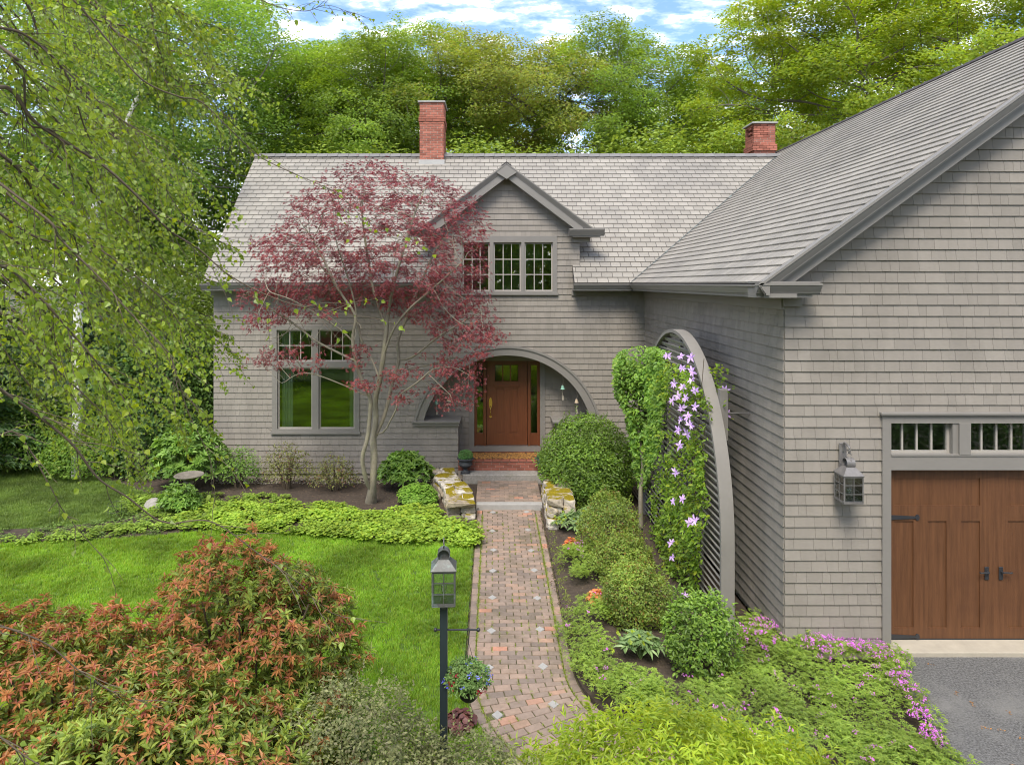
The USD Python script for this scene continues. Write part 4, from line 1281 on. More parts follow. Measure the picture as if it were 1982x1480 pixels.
for k, nm, lb, px, top, y, rz in [
    ("maple", "maple_tree", "dense green maple beyond the slate roof, above its far gable end", 560, 88, 30, 20),
    ("tall", "slender_tree", "slender green tree between the gable-end maple and the tall chimney", 655, 62, 33, 80),
    ("maple", "maple_tree", "full green maple rising straight behind the tall brick chimney", 815, 46, 31, 200),
    ("maple", "maple_tree", "rounded green maple filling the sky just before the tall chimney", 725, 66, 29, 130),
    ("oak", "oak_tree", "olive tinted oak right beside the tall chimney, over the dormer", 905, 68, 30, 40),
    ("oak", "oak_tree", "wide olive oak with forked grey limbs in the middle of the tree line", 1035, 72, 30, 170),
    ("tall", "slender_tree", "tall light tree rising highest at the middle of the ridge", 1150, 36, 29, 10),
    ("maple", "maple_tree", "green maple between the tallest slender tree and the notch of sky", 1235, 66, 31, 300),
    ("tall", "slender_tree", "short green tree at the notch of open sky by the short chimney", 1330, 148, 32, 210),
    ("bright", "bright_maple", "tall yellow-green maple beside the notch of sky, behind the short chimney", 1490, -20, 27, 60),
    ("bright", "bright_maple", "yellow-green maple towering over the middle of the wing's ridge", 1660, -90, 25, 150),
    ("bright", "bright_maple", "large yellow-green maple over the upper end of the wing's ridge", 1850, -140, 25, 250),
    ("oak", "oak_tree", "far olive oak whose limbs show through beside the chimney", 770, 120, 42, 90),
    ("maple", "maple_tree", "far green maple behind the first yellow-green maple", 1410, 120, 41, 111),
    ("maple", "maple_tree", "far green maple low between two yellow-green maples", 1580, 60, 40, 222),
    ("bright", "bright_maple", "yellow-green maple at the far upper corner beyond the wing's roof", 2010, -60, 24, 330),
    ("bright", "bright_maple", "far yellow-green maple filling behind the towering pair over the wing", 1750, -40, 33, 15),
    ("maple", "maple_tree", "far green maple glimpsed under the crowns near the gable end", 610, 120, 41, 0),
    ("maple", "maple_tree", "far green maple filling the gap between both oaks", 960, 130, 43, 260),
    ("low", "understorey_tree", "pale young tree peeping over the ridge beside the short chimney", 1400, 225, 25.5, 0),
    ("low", "understorey_tree", "pale young tree peeping over the ridge right of the dormer peak", 1270, 215, 26, 120),
    ("low", "understorey_tree", "pale young tree low over the ridge above the dormer peak", 1060, 268, 26, 240),
    ("low", "understorey_tree", "pale young tree low over the ridge at the gable end", 570, 262, 26, 60),
    ("low", "understorey_tree", "pale young tree low over the ridge between gable end and chimney", 720, 262, 25, 160),
    ("low", "understorey_tree", "pale young tree low over the ridge just beside the tall chimney", 905, 258, 25, 20),
    ("low", "understorey_tree", "pale young tree low over the ridge left of the dormer peak", 975, 266, 26.5, 300),
    ("low", "understorey_tree", "pale young tree low over the ridge under the tallest slender tree", 1165, 250, 26, 80),
    ("low", "understorey_tree", "yellow-green young tree hugging the gable end of the slate roof", 418, 440, 19.5, 200),
]:
    tree_at(k, nm, lb, px, top, y, rz)
for i, (x, y, rz, s, lb) in enumerate([
    (-9.6, 25.0, 0, 1.02, "leafy woodland tree just past the gable end of the house"),
    (-12.2, 21.0, 90, 0.98, "leafy woodland tree behind the white birch trunk"),
    (-15.5, 24.0, 200, 1.1, "tall woodland tree deep in the wood over the side lawn"),
    (-15.0, 17.8, 140, 0.85, "woodland tree at the outer edge of the side lawn"),
    (-18.5, 20.0, 40, 1.0, "woodland tree at the outermost edge of the wood"),
    (-11.2, 29.0, 250, 1.15, "far woodland tree filling the wood behind the gable end"),
    (-17.0, 31.0, 310, 1.2, "far woodland tree deepest in the wood"),
    (-21.0, 26.0, 75, 1.15, "woodland tree beyond the outermost edge of the wood"),
    (-13.4, 25.5, 15, 1.1, "woodland tree in the thick of the wood beyond the spruce"),
    (-8.3, 31.5, 170, 1.05, "far woodland tree showing over the gable end"),
]):
    new_tree("wood", "woodland_tree", lb, (x, y, -0.3), rz, s, KIND["wood"], group="trees of the wood beside the house")
for i, (x, y, rz, s) in enumerate([(-11, -9, 30, 0.8), (-5.5, -12, 100, 0.95), (0.5, -13, 60, 0.9), (6.5, -12, 0, 0.95), (13, -10, 200, 0.85), (-16, -4, 300, 0.9), (19, -3, 20, 0.9)]):
    new_tree("wood", "woodland_tree", "woodland tree across the lawn, mirrored in the window panes", (x, y, -0.3), rz, s, KIND["wood"], group="trees mirrored in the windows")


def conifer(root, r, h, rad, mat, z0=0.6, droop=0.25, n_whorl=26, tpl=LEAF_NARROW, dens=1.0):
    """A conifer: a straight stem, whorls of drooping boughs, short sprays of needles along each."""
    tr, bo, pos, dirs = MB(), MB(), [], []
    tr.tube([(0, 0, 0), (0, 0, h * 0.5), (0, 0, h)], [0.13, 0.08, 0.01], 8)
    for k in range(n_whorl):
        t = k / (n_whorl - 1)
        z = z0 + (h - z0 - 0.2) * t
        L0 = rad * (1 - t) ** 0.75 + 0.15
        for j in range(6):
            a = j * 1.047 + k * 0.7 + r.uniform(-0.3, 0.3)
            L = L0 * r.uniform(0.7, 1.1)
            s = np.linspace(0, 1, 7)
            p = np.stack([s * L * math.cos(a), s * L * math.sin(a), z + 0.15 * s * L - droop * L * s ** 2], 1)
            bo.add(tube(p, np.linspace(0.022, 0.005, 7), 3, cap=False))
            m = int(dens * (30 * L + 12))
            q = r.uniform(0.15, 1, m)
            c = np.stack([np.interp(q, s, p[:, i]) for i in range(3)], 1)
            sidev = np.array([-math.sin(a), math.cos(a), 0])
            w = (1 - q * 0.75) * L * 0.32
            c = c + sidev * (r.uniform(-1, 1, m) * w)[:, None] + r.normal(0, 0.03, (m, 3))
            pos.append(c)
            dirs.append(np.array([math.cos(a), math.sin(a), -0.25]) + sidev * r.normal(0, 0.8, m)[:, None] + r.normal(0, 0.15, (m, 3)))
    pos, dirs = np.vstack(pos), np.vstack(dirs)
    Zn = unit(np.array([0, 0, 1.0]) + 0.35 * r.normal(size=pos.shape))
    v, f = stamp(tpl[0], tpl[1], pos, dirs, Zn, r.uniform(0.14, 0.26, len(pos)), r.uniform(0.22, 0.34, len(pos)))
    tr.build("trunk", K["bark_dark"], root)
    bo.build("branch", K["bark_dark"], root)
    MB().add((v, f)).build("crown", mat, root)


p = thing("hemlock_tree", "dark green hemlock with feathery boughs beside the side lawn", "tree", (-13.2, 16.6, -0.3))
LOC[p] = np.zeros(3)
conifer(p, np.random.default_rng(41), 6.6, 2.5, K["needle"], z0=0.4, dens=2.0)
p = thing("spruce_tree", "blue-green spruce standing in the wood beside the white birch trunk", "tree", (-10.6, 18.6, -0.3), rz=40)
LOC[p] = np.zeros(3)
conifer(p, np.random.default_rng(42), 5.6, 1.7, K["needle_blue"], z0=0.8, dens=2.0)

# white birch with a leaning pale stem
p = thing("white_birch", "white barked birch leaning in the wood beyond the gable end", "tree", (0, 0, 0))
sp = spline([at(148, 640, 16.5) * (1, 1, 0) + (0, 0, -0.3), at(152, 590, 16.5), at(168, 470, 16.5), at(196, 365, 16.5), at(222, 290, 16.5), at(262, 200, 16.6), at(300, 90, 16.8)], 30)
MB().tube(sp, np.linspace(0.115, 0.05, 30), 9).build("trunk", K["bark_white"], p, smooth=True)
r = np.random.default_rng(43)
bb, lp = MB(), []
for k in range(26):
    i = r.integers(14, 29)
    q0 = sp[i]
    d = unit(np.array([r.normal(), r.normal() * 0.8, 0.3]))
    L = r.uniform(0.8, 2.0)
    pts = np.array([q0 + d * L * s + np.array([0, 0, -0.5 * L * s * s]) for s in np.linspace(0, 1, 7)])
    bb.add(tube(pts, np.linspace(0.02, 0.004, 7), 4, cap=False))
    for s in pts[2:]:
        lp.append(s + r.normal(0, 0.22, (55, 3)))
bb.build("branch", K["twig"], p)
lp = np.vstack(lp)
MB().add(leaf_cloud(LEAF2, lp, 0.10, r, up=0.4)).build("crown", K["leaf_wood"], p)

# ---------------------------------------------------------------- red maple before the house
r = np.random.default_rng(51)
MY = 14.4
base = on_ground(718, 972, -0.2)
mp = thing("red_maple", "red leaved Japanese maple with several pale stems before the large window", "tree", base)
K["leaf_red"] = leafmat("red_maple_leaf", (0.090, 0.018, 0.020), (0.225, 0.062, 0.064), transl=0.3, clump=0.3, cscale=1.3, extra=(0.30, 0.06, 0.04), extra_at=0.84, spec=0.5)
stems = [
    [(718, 972, 0), (722, 930, 0.0), (724, 880, 0.05), (722, 850, 0.1), (728, 810, .15), (726, 775, .1), (735, 735, 0), (742, 690, -.1), (748, 640, -.15), (752, 600, -.2), (758, 560, -.3), (762, 520, -.35), (768, 470, -.3)],
    [(714, 950, 0), (703, 905, -.15), (702, 880, -.2), (712, 845, -.2), (716, 800, -.2), (717, 770, -.2), (700, 735, -.3), (690, 700, -.35), (682, 655, -.4), (690, 610, -.5), (680, 560, -.6), (668, 520, -.7)],
    [(722, 850, 0.1), (740, 815, .25), (752, 775, .3), (760, 735, .35), (772, 700, .4), (770, 660, .45), (785, 620, .5), (800, 580, .55), (818, 540, .6), (840, 490, .6), (868, 450, .5)],
    [(735, 735, 0), (722, 700, .25), (700, 660, .5), (690, 620, .6), (672, 585, .7), (640, 540, .8), (612, 500, .8)],
    [(742, 690, -.1), (760, 640, -.3), (790, 600, -.5), (830, 565, -.7), (870, 530, -.8), (900, 500, -.8)],
    [(748, 640, -.15), (735, 600, .1), (722, 560, .2), (714, 510, .3), (706, 460, .3), (700, 410, .2)],
    [(716, 770, -.2), (680, 752, -.4), (640, 735, -.6), (600, 722, -.7), (570, 726, -.7), (545, 745, -.8)],
    [(690, 700, -.35), (650, 680, -.2), (612, 660, 0), (580, 635, .1), (545, 610, .1), (510, 590, 0)],
    [(682, 655, -.4), (640, 625, -.6), (600, 600, -.8), (560, 578, -.9), (520, 566, -1.0)],
    [(740, 850, 0.1), (752, 820, -.1), (768, 790, -.25), (770, 770, -.3), (785, 755, -.35), (808, 740, -.4), (840, 710, -.5)],
    [(772, 700, .4), (800, 690, .2), (825, 670, .1), (850, 650, 0), (885, 630, -.1), (915, 610, -.2)],
    [(760, 735, .35), (785, 715, .5), (815, 710, .6), (850, 700, .6), (880, 690, .6), (905, 700, .6)],
    [(785, 620, .5), (815, 600, .8), (850, 570, 1.0), (890, 540, 1.0), (915, 520, 1.0)],
    [(752, 600, -.2), (765, 540, -.5), (782, 480, -.6), (800, 420, -.6), (820, 370, -.5)],
    [(690, 610, -.5), (655, 560, -.4), (630, 510, -.3), (610, 470, -.2), (590, 440, -.1)],
]
nodes, par = [], []
for st in stems:
    w = np.array([at(a, b, MY + c) for a, b, c in st])
    if not nodes:
        w[0] = base
    w = spline(w, max(6, int(np.linalg.norm(np.diff(w, axis=0), axis=1).sum() / 0.12)))
    if nodes:
        j = int(np.argmin(np.linalg.norm(np.array(nodes) - w[0], axis=1)))
        last = j
    else:
        nodes.append(w[0])
        par.append(-1)
        last = 0
    for q in w[1:]:
        nodes.append(q)
        par.append(last)
        last = len(nodes) - 1
crown_px = [(470, 575), (505, 520), (490, 470), (545, 430), (590, 375), (640, 330), (690, 315), (740, 305), (800, 335), (850, 345), (920, 375), (950, 430), (935, 490), (955, 540), (940, 590), (945, 640), (915, 690), (880, 720), (850, 690), (830, 640), (780, 600), (700, 590), (640, 600), (580, 600), (520, 610)]
cp = Polygon([tuple(at(a, b, MY)[[0, 2]]) for a, b in crown_px])
att = []
ctr = np.array(cp.centroid.coords[0])
x0, z0, x1, z1 = cp.bounds
while len(att) < 2300:
    x, z = r.uniform(x0, x1), r.uniform(z0, z1)
    if not cp.contains(Point(x, z)):
        continue
    dd = cp.exterior.distance(Point(x, z))
    depth = min(1.7, 0.35 + 1.5 * dd)
    y = MY + r.uniform(-depth, depth)
    if y > 16.0 and z < 5.2 or y > 16.3:
        continue
    nz = meshkit.noise(np.array([[x * 1.5, y * 1.5, z * 2.2]]), 4)[0]
    if nz < 0.40 and r.uniform() < 0.8:
        continue
    att.append((x, y, z))
for (a, b, n_, dp) in [(540, 690, 26, .5), (510, 640, 26, .5), (560, 660, 22, .6), (690, 660, 22, .6), (880, 745, 36, .5), (852, 768, 12, .4), (900, 710, 22, .5), (925, 660, 40, .5), (955, 640, 14, .3), (770, 740, 16, .4), (640, 650, 20, .6)]:
    att += [tuple(at(a, b, MY - 0.4) + r.normal(0, 1, 3) * (0.28, dp, 0.22)) for _ in range(n_)]
N, P = colonize(nodes, par, np.array(att), 0.13, 0.19, 1.6, 90, r, (0, 0, 0.05))
R, kids = limb_radii(P, 0.0038, 2.0, len(N))
R, kids = limb_radii(P, 0.0038, math.log((kids == 0).sum()) / math.log(0.088 / 0.0038), len(N))
for q in range(4):
    R[q] *= (1.5, 1.25, 1.12, 1.05)[q]
R = np.maximum(R, 0.0038)
big, small = limbs(N, P, R, 9, 0.0)
big.build("trunk", K["bark_grey"], mp, smooth=True)
small.build("branch", K["bark_grey"], mp, smooth=True)
tips = np.where(subtree(P, len(N)) <= 4)[0]
tips = tips[N[tips, 2] > 1.9]
inside = np.array([cp.buffer(0.25).contains(Point(q[0], q[2])) or q[2] < 3.2 for q in N[tips]])
tips = tips[inside]
print("maple nodes", len(N), "tips", len(tips))
pos = np.repeat(N[tips], 13, axis=0) + r.normal(0, 1, (len(tips) * 13, 3)) * (0.10, 0.10, 0.05)
v, f = leaf_cloud(LEAF_PALM, pos, 0.060, r, up=0.45, out=unit(pos - np.array([ctr[0], MY, ctr[1] - 1.0])), out_w=0.4, droop=0.35)
MB().add((v, f)).build("foliage", K["leaf_red"], mp)

# ---------------------------------------------------------------- birch that hangs into the picture
r = np.random.default_rng(61)
bt = thing("birch_tree", "birch standing close by whose drooping leafy branches veil the lawn and the wood", "tree", (-4.6, 3.4, -0.3))
TR = spline([(-4.6, 3.4, -0.3), (-4.55, 3.5, 2), (-4.5, 3.5, 5), (-4.45, 3.6, 8), (-4.4, 3.6, 11)], 24)
K["leaf_birch"] = leafmat("birch_leaf", (0.090, 0.155, 0.012), (0.195, 0.275, 0.025), transl=0.48, rough=0.42, clump=0.3, cscale=1.2, extra=(0.25, 0.31, 0.03), extra_at=0.88, spec=0.5)
MB().tube(TR, np.linspace(0.16, 0.07, 24), 12).build("trunk", K["bark_white"], bt, smooth=True)
mains = [
    ([(60, -70), (150, 10), (200, 60), (270, 150), (330, 185), (380, 205), (440, 250), (500, 302), (560, 325), (650, 375), (720, 415), (790, 455)], 4.2, 5.4, 0.25),
    ([(-60, 140), (0, 170), (60, 215), (130, 270), (200, 320), (260, 385), (330, 440), (380, 485), (450, 530), (540, 575), (620, 600), (720, 615)], 3.4, 4.6, 0.35),
    ([(60, 400), (120, 470), (190, 540), (250, 600), (310, 680), (345, 730), (360, 800), (400, 890), (416, 960)], 3.6, 4.0, 0.28),
    ([(-80, 690), (0, 745), (60, 800), (130, 870), (190, 930), (250, 970), (320, 1000), (400, 1025), (500, 1075), (580, 1130), (650, 1180), (750, 1205)], 2.8, 3.8, 0.12),
    ([(-60, 1200), (0, 1216), (80, 1245), (150, 1285), (220, 1325), (290, 1360)], 3.2, 3.6, 0.12),
    ([(-60, 1370), (0, 1405), (60, 1450), (110, 1500)], 2.6, 2.6, 0.10),
    ([(0, 90), (20, 120), (50, 150), (60, 240), (110, 280), (150, 370)], 3.4, 3.8, 0.8),
    ([(170, 0), (215, 60), (260, 90), (290, 130), (350, 160), (420, 160), (470, 200)], 5.2, 5.8, 0.9),
    ([(260, -30), (290, 60), (320, 120), (340, 145), (400, 180), (480, 270)], 5.4, 6.0, 0.9),
    ([(-60, 250), (40, 330), (90, 400), (140, 470), (160, 560), (200, 640)], 3.6, 4.4, 0.9),
    ([(-60, 20), (60, 70), (110, 150), (160, 250), (220, 330), (260, 420)], 3.8, 4.6, 1.0),
    ([(-60, 480), (30, 540), (110, 610), (180, 700), (230, 760)], 3.2, 3.8, 0.8),
    ([(-60, 560), (40, 640), (110, 720), (200, 800), (260, 900)], 4.2, 5.0, 0.7),
    ([(30, -20), (80, 90), (180, 180), (240, 230), (330, 300), (420, 390)], 4.8, 5.4, 1.0),
    ([(150, -40), (240, 60), (360, 110), (440, 150), (500, 190)], 6.2, 6.8, 0.8),
    ([(60, -40), (180, 30), (300, 50), (380, 90), (440, 140)], 5.4, 6.2, 1.0),
    ([(-60, 300), (60, 400), (170, 470), (280, 540), (340, 610), (380, 690)], 4.6, 5.2, 1.0),
    ([(-60, 400), (40, 470), (130, 560), (240, 640), (330, 740), (390, 800)], 5.2, 5.8, 0.9),
    ([(120, 200), (220, 260), (300, 330), (360, 420), (430, 470)], 5.6, 6.0, 0.9),
    ([(-60, 820), (20, 850), (90, 930), (120, 1000), (200, 1080)], 3.4, 3.8, 0.10),
    ([(420, -60), (470, -20), (530, 10), (590, 15), (640, 12), (680, 25)], 6.0, 6.0, 0.22),
]
rb = np.random.default_rng(62)
for k in range(20):            # thinner boughs that fill the crown
    px, py = rb.uniform(-80, 240), rb.uniform(-120, 640)
    y0 = rb.uniform(4.2, 8.0)
    n, line = rb.integers(4, 7), []
    for j in range(n):
        line.append((px, py))
        px += rb.uniform(35, 75) * (5.5 / y0) ** 0.5
        py += rb.uniform(15, 95)
        if px > 470:
            break
    if len(line) > 3:
        mains.append((line, y0, y0 + rb.uniform(0.3, 1.0), 1.0))
tw, leafpos, leafdir, leafsize = MB(), [], [], []
for P2, ya, yb, dens in mains:
    n = len(P2)
    w = np.array([at(a, b, ya + (yb - ya) * i / (n - 1)) for i, (a, b) in enumerate(P2)])
    w[1:-1] += r.normal(0, 0.02, (n - 2, 3))
    # join to the stem
    zt = min(9.5, w[0][2] + 0.9)
    tj = np.array([np.interp(zt, TR[:, 2], TR[:, 0]), np.interp(zt, TR[:, 2], TR[:, 1]), zt])
    w = np.vstack([tj, (tj + w[0]) / 2 + (0, 0, 0.25), w])
    L = np.linalg.norm(np.diff(w, axis=0), axis=1).sum()
    c = spline(w, int(L / 0.06))
    rad = np.interp(np.linspace(0, 1, len(c)), [0, 0.25, 1], [0.013 + 0.001 * L, 0.0085 + 0.0004 * L, 0.0018]) * (0.62 if dens < 0.3 else 1.0)
    MB().tube(c, rad, 6, cap=False).build("branch", K["twig"], bt, smooth=True)
    vis0 = int(len(c) * 0.18)
    for i in range(vis0, len(c)):
      for _rep in range(1):
        if r.uniform() > min(1, 0.25 + dens * 0.75):
            continue
        t = unit(c[min(i + 1, len(c) - 1)] - c[i - 1])
        sd = unit(np.cross(t, rnd_unit(1, r)[0]))
        d = unit(t * r.uniform(0.5, 1.2) + sd * r.uniform(0.4, 1.0) + np.array([0, 0, -0.2]))
        Lt = r.uniform(0.12, 0.75) * (0.4 + 0.6 * dens)
        if i > len(c) - 6:
            d, Lt = t, 0.25
        m = max(3, int(Lt / 0.05))
        pts = [c[i]]
        for k in range(m):
            d = unit(d + np.array([0.03, 0, -0.07]) + r.normal(0, 0.10, 3))
            pts.append(pts[-1] + d * Lt / m)
        pts = np.array(pts)
        tw.add(tube(pts, np.linspace(0.0026, 0.0012, len(pts)), 3, cap=False))
        for k in range(1, len(pts)):
            for _ in range(1 + (r.uniform() < dens * 0.9) + (r.uniform() < dens * 0.6)):
                if r.uniform() < 0.85 * min(1, dens + 0.35):
                    leafpos.append(pts[k] + r.normal(0, 0.012, 3))
                    h = rnd_unit(1, r)[0]
                    leafdir.append(unit(np.array([h[0], h[1], -0.55 + 0.4 * h[2]]) + 0.4 * d))
                    leafsize.append(r.uniform(0.022, 0.046))
tw.build("twigs", K["twig"], bt)
leafpos, leafdir, leafsize = np.array(leafpos), np.array(leafdir), np.array(leafsize)
print("birch leaves", len(leafpos))
Zl = unit(rnd_unit(len(leafpos), r) * 0.75 + np.array([0.0, -0.25, 0.6]))
T, F = LEAF_BIRCH
show = leafsize / leafpos[:, 1]
pxs, pys = 955 + FPX * leafpos[:, 0] / leafpos[:, 1], 548 - FPX * (leafpos[:, 2] - EYE) / leafpos[:, 1]
show = np.where((pxs > 0) & (pxs < 1982) & (pys > 0) & (pys < 1480), show, 0)
order = np.argsort(-show)
for i in order[:300]:
    MB().add(stamp(T, F, leafpos[i:i + 1], leafdir[i:i + 1], Zl[i:i + 1], leafsize[i:i + 1])).build("leaf", K["leaf_birch"], bt)
o = order[300:]
MB().add(stamp(T, F, leafpos[o], leafdir[o], Zl[o], leafsize[o])).build("foliage", K["leaf_birch"], bt, kind="stuff")

# ---------------------------------------------------------------- shrubs
def lumpy(n, r, rx, ry, h, freq=2.2, amp=0.4, seed=0, low=-0.35, inner=0.25, base_z=0.0):
    """Points through a lumpy mound and their outward directions."""
    u = rnd_unit(int(n * 1.8) + 50, r)
    u = u[u[:, 2] > low][:n]
    fac = 1 - amp / 2 + amp * meshkit.fbm(u * freq + 9.3 * seed, 3, seed)
    s = np.where(r.uniform(size=len(u)) < inner, r.uniform(0.4, 0.9, len(u)), 1 - 0.22 * r.uniform(size=len(u)) ** 2)
    p = u * (fac * s)[:, None] * np.array([rx, ry, h * 0.58])
    p[:, 2] += h * 0.40
    ok = p[:, 2] > 0.01
    return p[ok] + np.array([0, 0, base_z]), u[ok]


def stems(root, r, base, rx, ry, h, n, mat, rad=0.012):
    b = MB()
    for _ in range(n):
        a = r.uniform(0, 2 * np.pi)
        q = base + np.array([0.75 * rx * math.cos(a) * r.uniform(0.3, 1), 0.75 * ry * math.sin(a) * r.uniform(0.3, 1), h * r.uniform(0.55, 0.85)])
        p0 = base + np.array([0.12 * rx * math.cos(a), 0.12 * ry * math.sin(a), -0.05])
        mid = (p0 + q) / 2 + np.array([0, 0, 0.12 * h]) + r.normal(0, 0.03, 3)
        b.add(tube(spline([p0, mid, q], 8), np.linspace(rad, rad * 0.4, 8), 5, cap=False))
    b.build("stem", mat, root)


def shrub(name, label, cat, base, rx, ry, h, tmpl, size, n, mat, seed, group=None, up=0.5, amp=0.4, freq=2.2, out_w=0.6, inner=0.3, low=-0.35, droop=0.1, nstem=9, shoots=0):
    r = np.random.default_rng(seed)
    root = thing(name, label, cat, base, group)
    p, u = lumpy(n, r, rx, ry, h, freq, amp, seed, low, inner)
    p = p + np.asarray(base)
    fo = MB().add(leaf_cloud(tmpl, p, size, r, up=up, out=u, out_w=out_w, droop=droop, jitter=0.3))
    if shoots:
        k = r.choice(np.where(u[:, 2] > -0.1)[0], shoots)
        d = unit(u[k] + np.array([0, 0, 0.7]) + r.normal(0, 0.25, (shoots, 3)))
        ln = r.uniform(0.08, 0.22, shoots) * min(1.0, rx * 1.6)
        q = (p[k][:, None] + d[:, None] * (ln[:, None] * np.linspace(0.1, 1, 9))[..., None]).reshape(-1, 3)
        dd = np.repeat(d, 9, 0)
        sd = unit(np.cross(dd, rnd_unit(len(dd), r)))
        fo.add(stamp(tmpl[0], tmpl[1], q, 0.7 * dd + sd, unit(dd - 0.5 * sd + 0.001), size * r.uniform(0.7, 1.1, len(q))))
    fo.build("foliage", mat, root)
    if nstem:
        stems(root, r, np.asarray(base, float), rx, ry, h, nstem, K["twig"])
    return root


def rosettes(pos, axis, k, tmpl, size, r, a0, a1, wid=None):
    """k leaves in a whorl round each axis, between the angles a0 and a1 from it."""
    n = len(pos)
    axis = unit(axis)
    ref = unit(np.cross(axis, np.array([0.3, 0.9, 0.1]) + 0 * axis))
    b2 = np.cross(axis, ref)
    ph = (np.arange(k)[None] * 2.399 + r.uniform(0, 6.28, (n, 1)))
    an = r.uniform(a0, a1, (n, k))
    rad = np.cos(ph)[..., None] * ref[:, None] + np.sin(ph)[..., None] * b2[:, None]
    d = np.cos(an)[..., None] * axis[:, None] + np.sin(an)[..., None] * rad
    z = np.sin(an)[..., None] * axis[:, None] - np.cos(an)[..., None] * rad
    s = size * r.uniform(0.75, 1.2, (n, k))
    P = np.repeat(pos[:, None], k, 1) + r.normal(0, 0.006, (n, k, 3))
    s = s.ravel()
    return stamp(tmpl[0], tmpl[1], P.reshape(-1, 3), d.reshape(-1, 3), z.reshape(-1, 3), s, None if wid is None else s * wid)


G = {}
G["boxwood"] = leafmat("boxwood_leaf", (0.06, 0.13, 0.013), (0.15, 0.26, 0.022), transl=0.3, clump=0.4, cscale=2.5, spec=0.5, extra=(0.17, 0.27, 0.03), extra_at=0.85)
G["inkberry"] = leafmat("inkberry_leaf", (0.095, 0.165, 0.018), (0.21, 0.295, 0.036), transl=0.35, clump=0.4, cscale=3.0, spec=0.5, extra=(0.21, 0.14, 0.03), extra_at=0.9)
G["spirea"] = leafmat("spirea_leaf", (0.15, 0.245, 0.014), (0.28, 0.37, 0.022), transl=0.45, clump=0.35, cscale=2.2, extra=(0.34, 0.40, 0.03), extra_at=0.85)
G["greygreen"] = leafmat("cotoneaster_leaf", (0.085, 0.11, 0.03), (0.18, 0.195, 0.075), transl=0.3, clump=0.35, cscale=2.5, extra=(0.19, 0.18, 0.10), extra_at=0.88)
G["pieris"] = leafmat("pieris_leaf", (0.085, 0.14, 0.016), (0.21, 0.28, 0.03), transl=0.3, clump=0.35, cscale=1.5, spec=0.5, extra=(0.22, 0.20, 0.03), extra_at=0.88)
G["pieris_new"] = leafmat("pieris_new_leaf", (0.235, 0.120, 0.030), (0.42, 0.205, 0.070), transl=0.38, clump=0.3, cscale=1.6, extra=(0.42, 0.15, 0.10), extra_at=0.80)
G["rhodo"] = leafmat("rhododendron_leaf", (0.065, 0.15, 0.016), (0.15, 0.265, 0.03), transl=0.3, clump=0.35, cscale=2.0, spec=0.5)
G["mound"] = leafmat("columbine_leaf", (0.10, 0.215, 0.02), (0.18, 0.32, 0.035), transl=0.4, clump=0.25, cscale=4.0)
G["azalea"] = leafmat("azalea_leaf", (0.085, 0.105, 0.025), (0.17, 0.185, 0.045), transl=0.3, clump=0.3, cscale=3.0, extra=(0.19, 0.10, 0.06), extra_at=0.88)
G["yew"] = leafmat("yew_leaf", (0.020, 0.058, 0.008), (0.075, 0.145, 0.018), transl=0.2, clump=0.5, cscale=1.4)
G["hellebore"] = leafmat("hellebore_leaf", (0.10, 0.185, 0.055), (0.18, 0.275, 0.09), transl=0.25, clump=0.25, cscale=4.0, spec=0.5)
G["hellebore_low"] = leafmat("mixed_leaf", (0.055, 0.110, 0.018), (0.13, 0.21, 0.035), transl=0.3, clump=0.4, cscale=2.0)
G["heuchera"] = leafmat("heuchera_leaf", (0.34, 0.12, 0.035), (0.58, 0.235, 0.075), transl=0.3, clump=0.25, cscale=6.0)
G["heuchera_dark"] = leafmat("purple_heuchera_leaf", (0.055, 0.022, 0.020), (0.12, 0.050, 0.040), transl=0.2, clump=0.25, cscale=6.0)
G["geranium"] = leafmat("geranium_leaf", (0.105, 0.190, 0.020), (0.22, 0.325, 0.036), transl=0.38, clump=0.3, cscale=1.6, extra=(0.25, 0.33, 0.05), extra_at=0.88)
G["pachy"] = leafmat("pachysandra_leaf", (0.14, 0.25, 0.020), (0.26, 0.39, 0.032), transl=0.35, clump=0.25, cscale=1.3, extra=(0.33, 0.42, 0.045), extra_at=0.85)
G["clematis"] = leafmat("clematis_leaf", (0.085, 0.175, 0.012), (0.19, 0.315, 0.022), transl=0.45, clump=0.35, cscale=2.0, extra=(0.29, 0.36, 0.03), extra_at=0.88)
G["vine"] = leafmat("climber_leaf", (0.080, 0.185, 0.018), (0.175, 0.315, 0.03), transl=0.35, clump=0.35, cscale=1.8, spec=0.5, extra=(0.25, 0.37, 0.045), extra_at=0.86)
G["lobelia"] = leafmat("basket_leaf", (0.06, 0.13, 0.025), (0.13, 0.22, 0.05), transl=0.3, clump=0.25, cscale=8.0)
G["grass"] = leafmat("grass_blade", (0.098, 0.205, 0.010), (0.195, 0.345, 0.016), transl=0.42, clump=0.42, cscale=1.1, rough=0.55, extra=(0.29, 0.34, 0.045), extra_at=0.86)
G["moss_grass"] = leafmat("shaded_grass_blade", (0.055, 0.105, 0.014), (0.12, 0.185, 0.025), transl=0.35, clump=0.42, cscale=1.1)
G["mauve"] = leafmat("clematis_petal", (0.44, 0.30, 0.58), (0.66, 0.51, 0.74), transl=0.4, clump=0.1, cscale=5)
G["purple"] = leafmat("geranium_petal", (0.42, 0.10, 0.42), (0.62, 0.20, 0.60), transl=0.35, clump=0.1, cscale=5)
G["blue"] = leafmat("lobelia_petal", (0.12, 0.13, 0.62), (0.24, 0.26, 0.80), transl=0.3, clump=0.1, cscale=5)
G["crimson"] = leafmat("calibrachoa_petal", (0.16, 0.006, 0.018), (0.34, 0.012, 0.03), transl=0.3, clump=0.1, cscale=5)
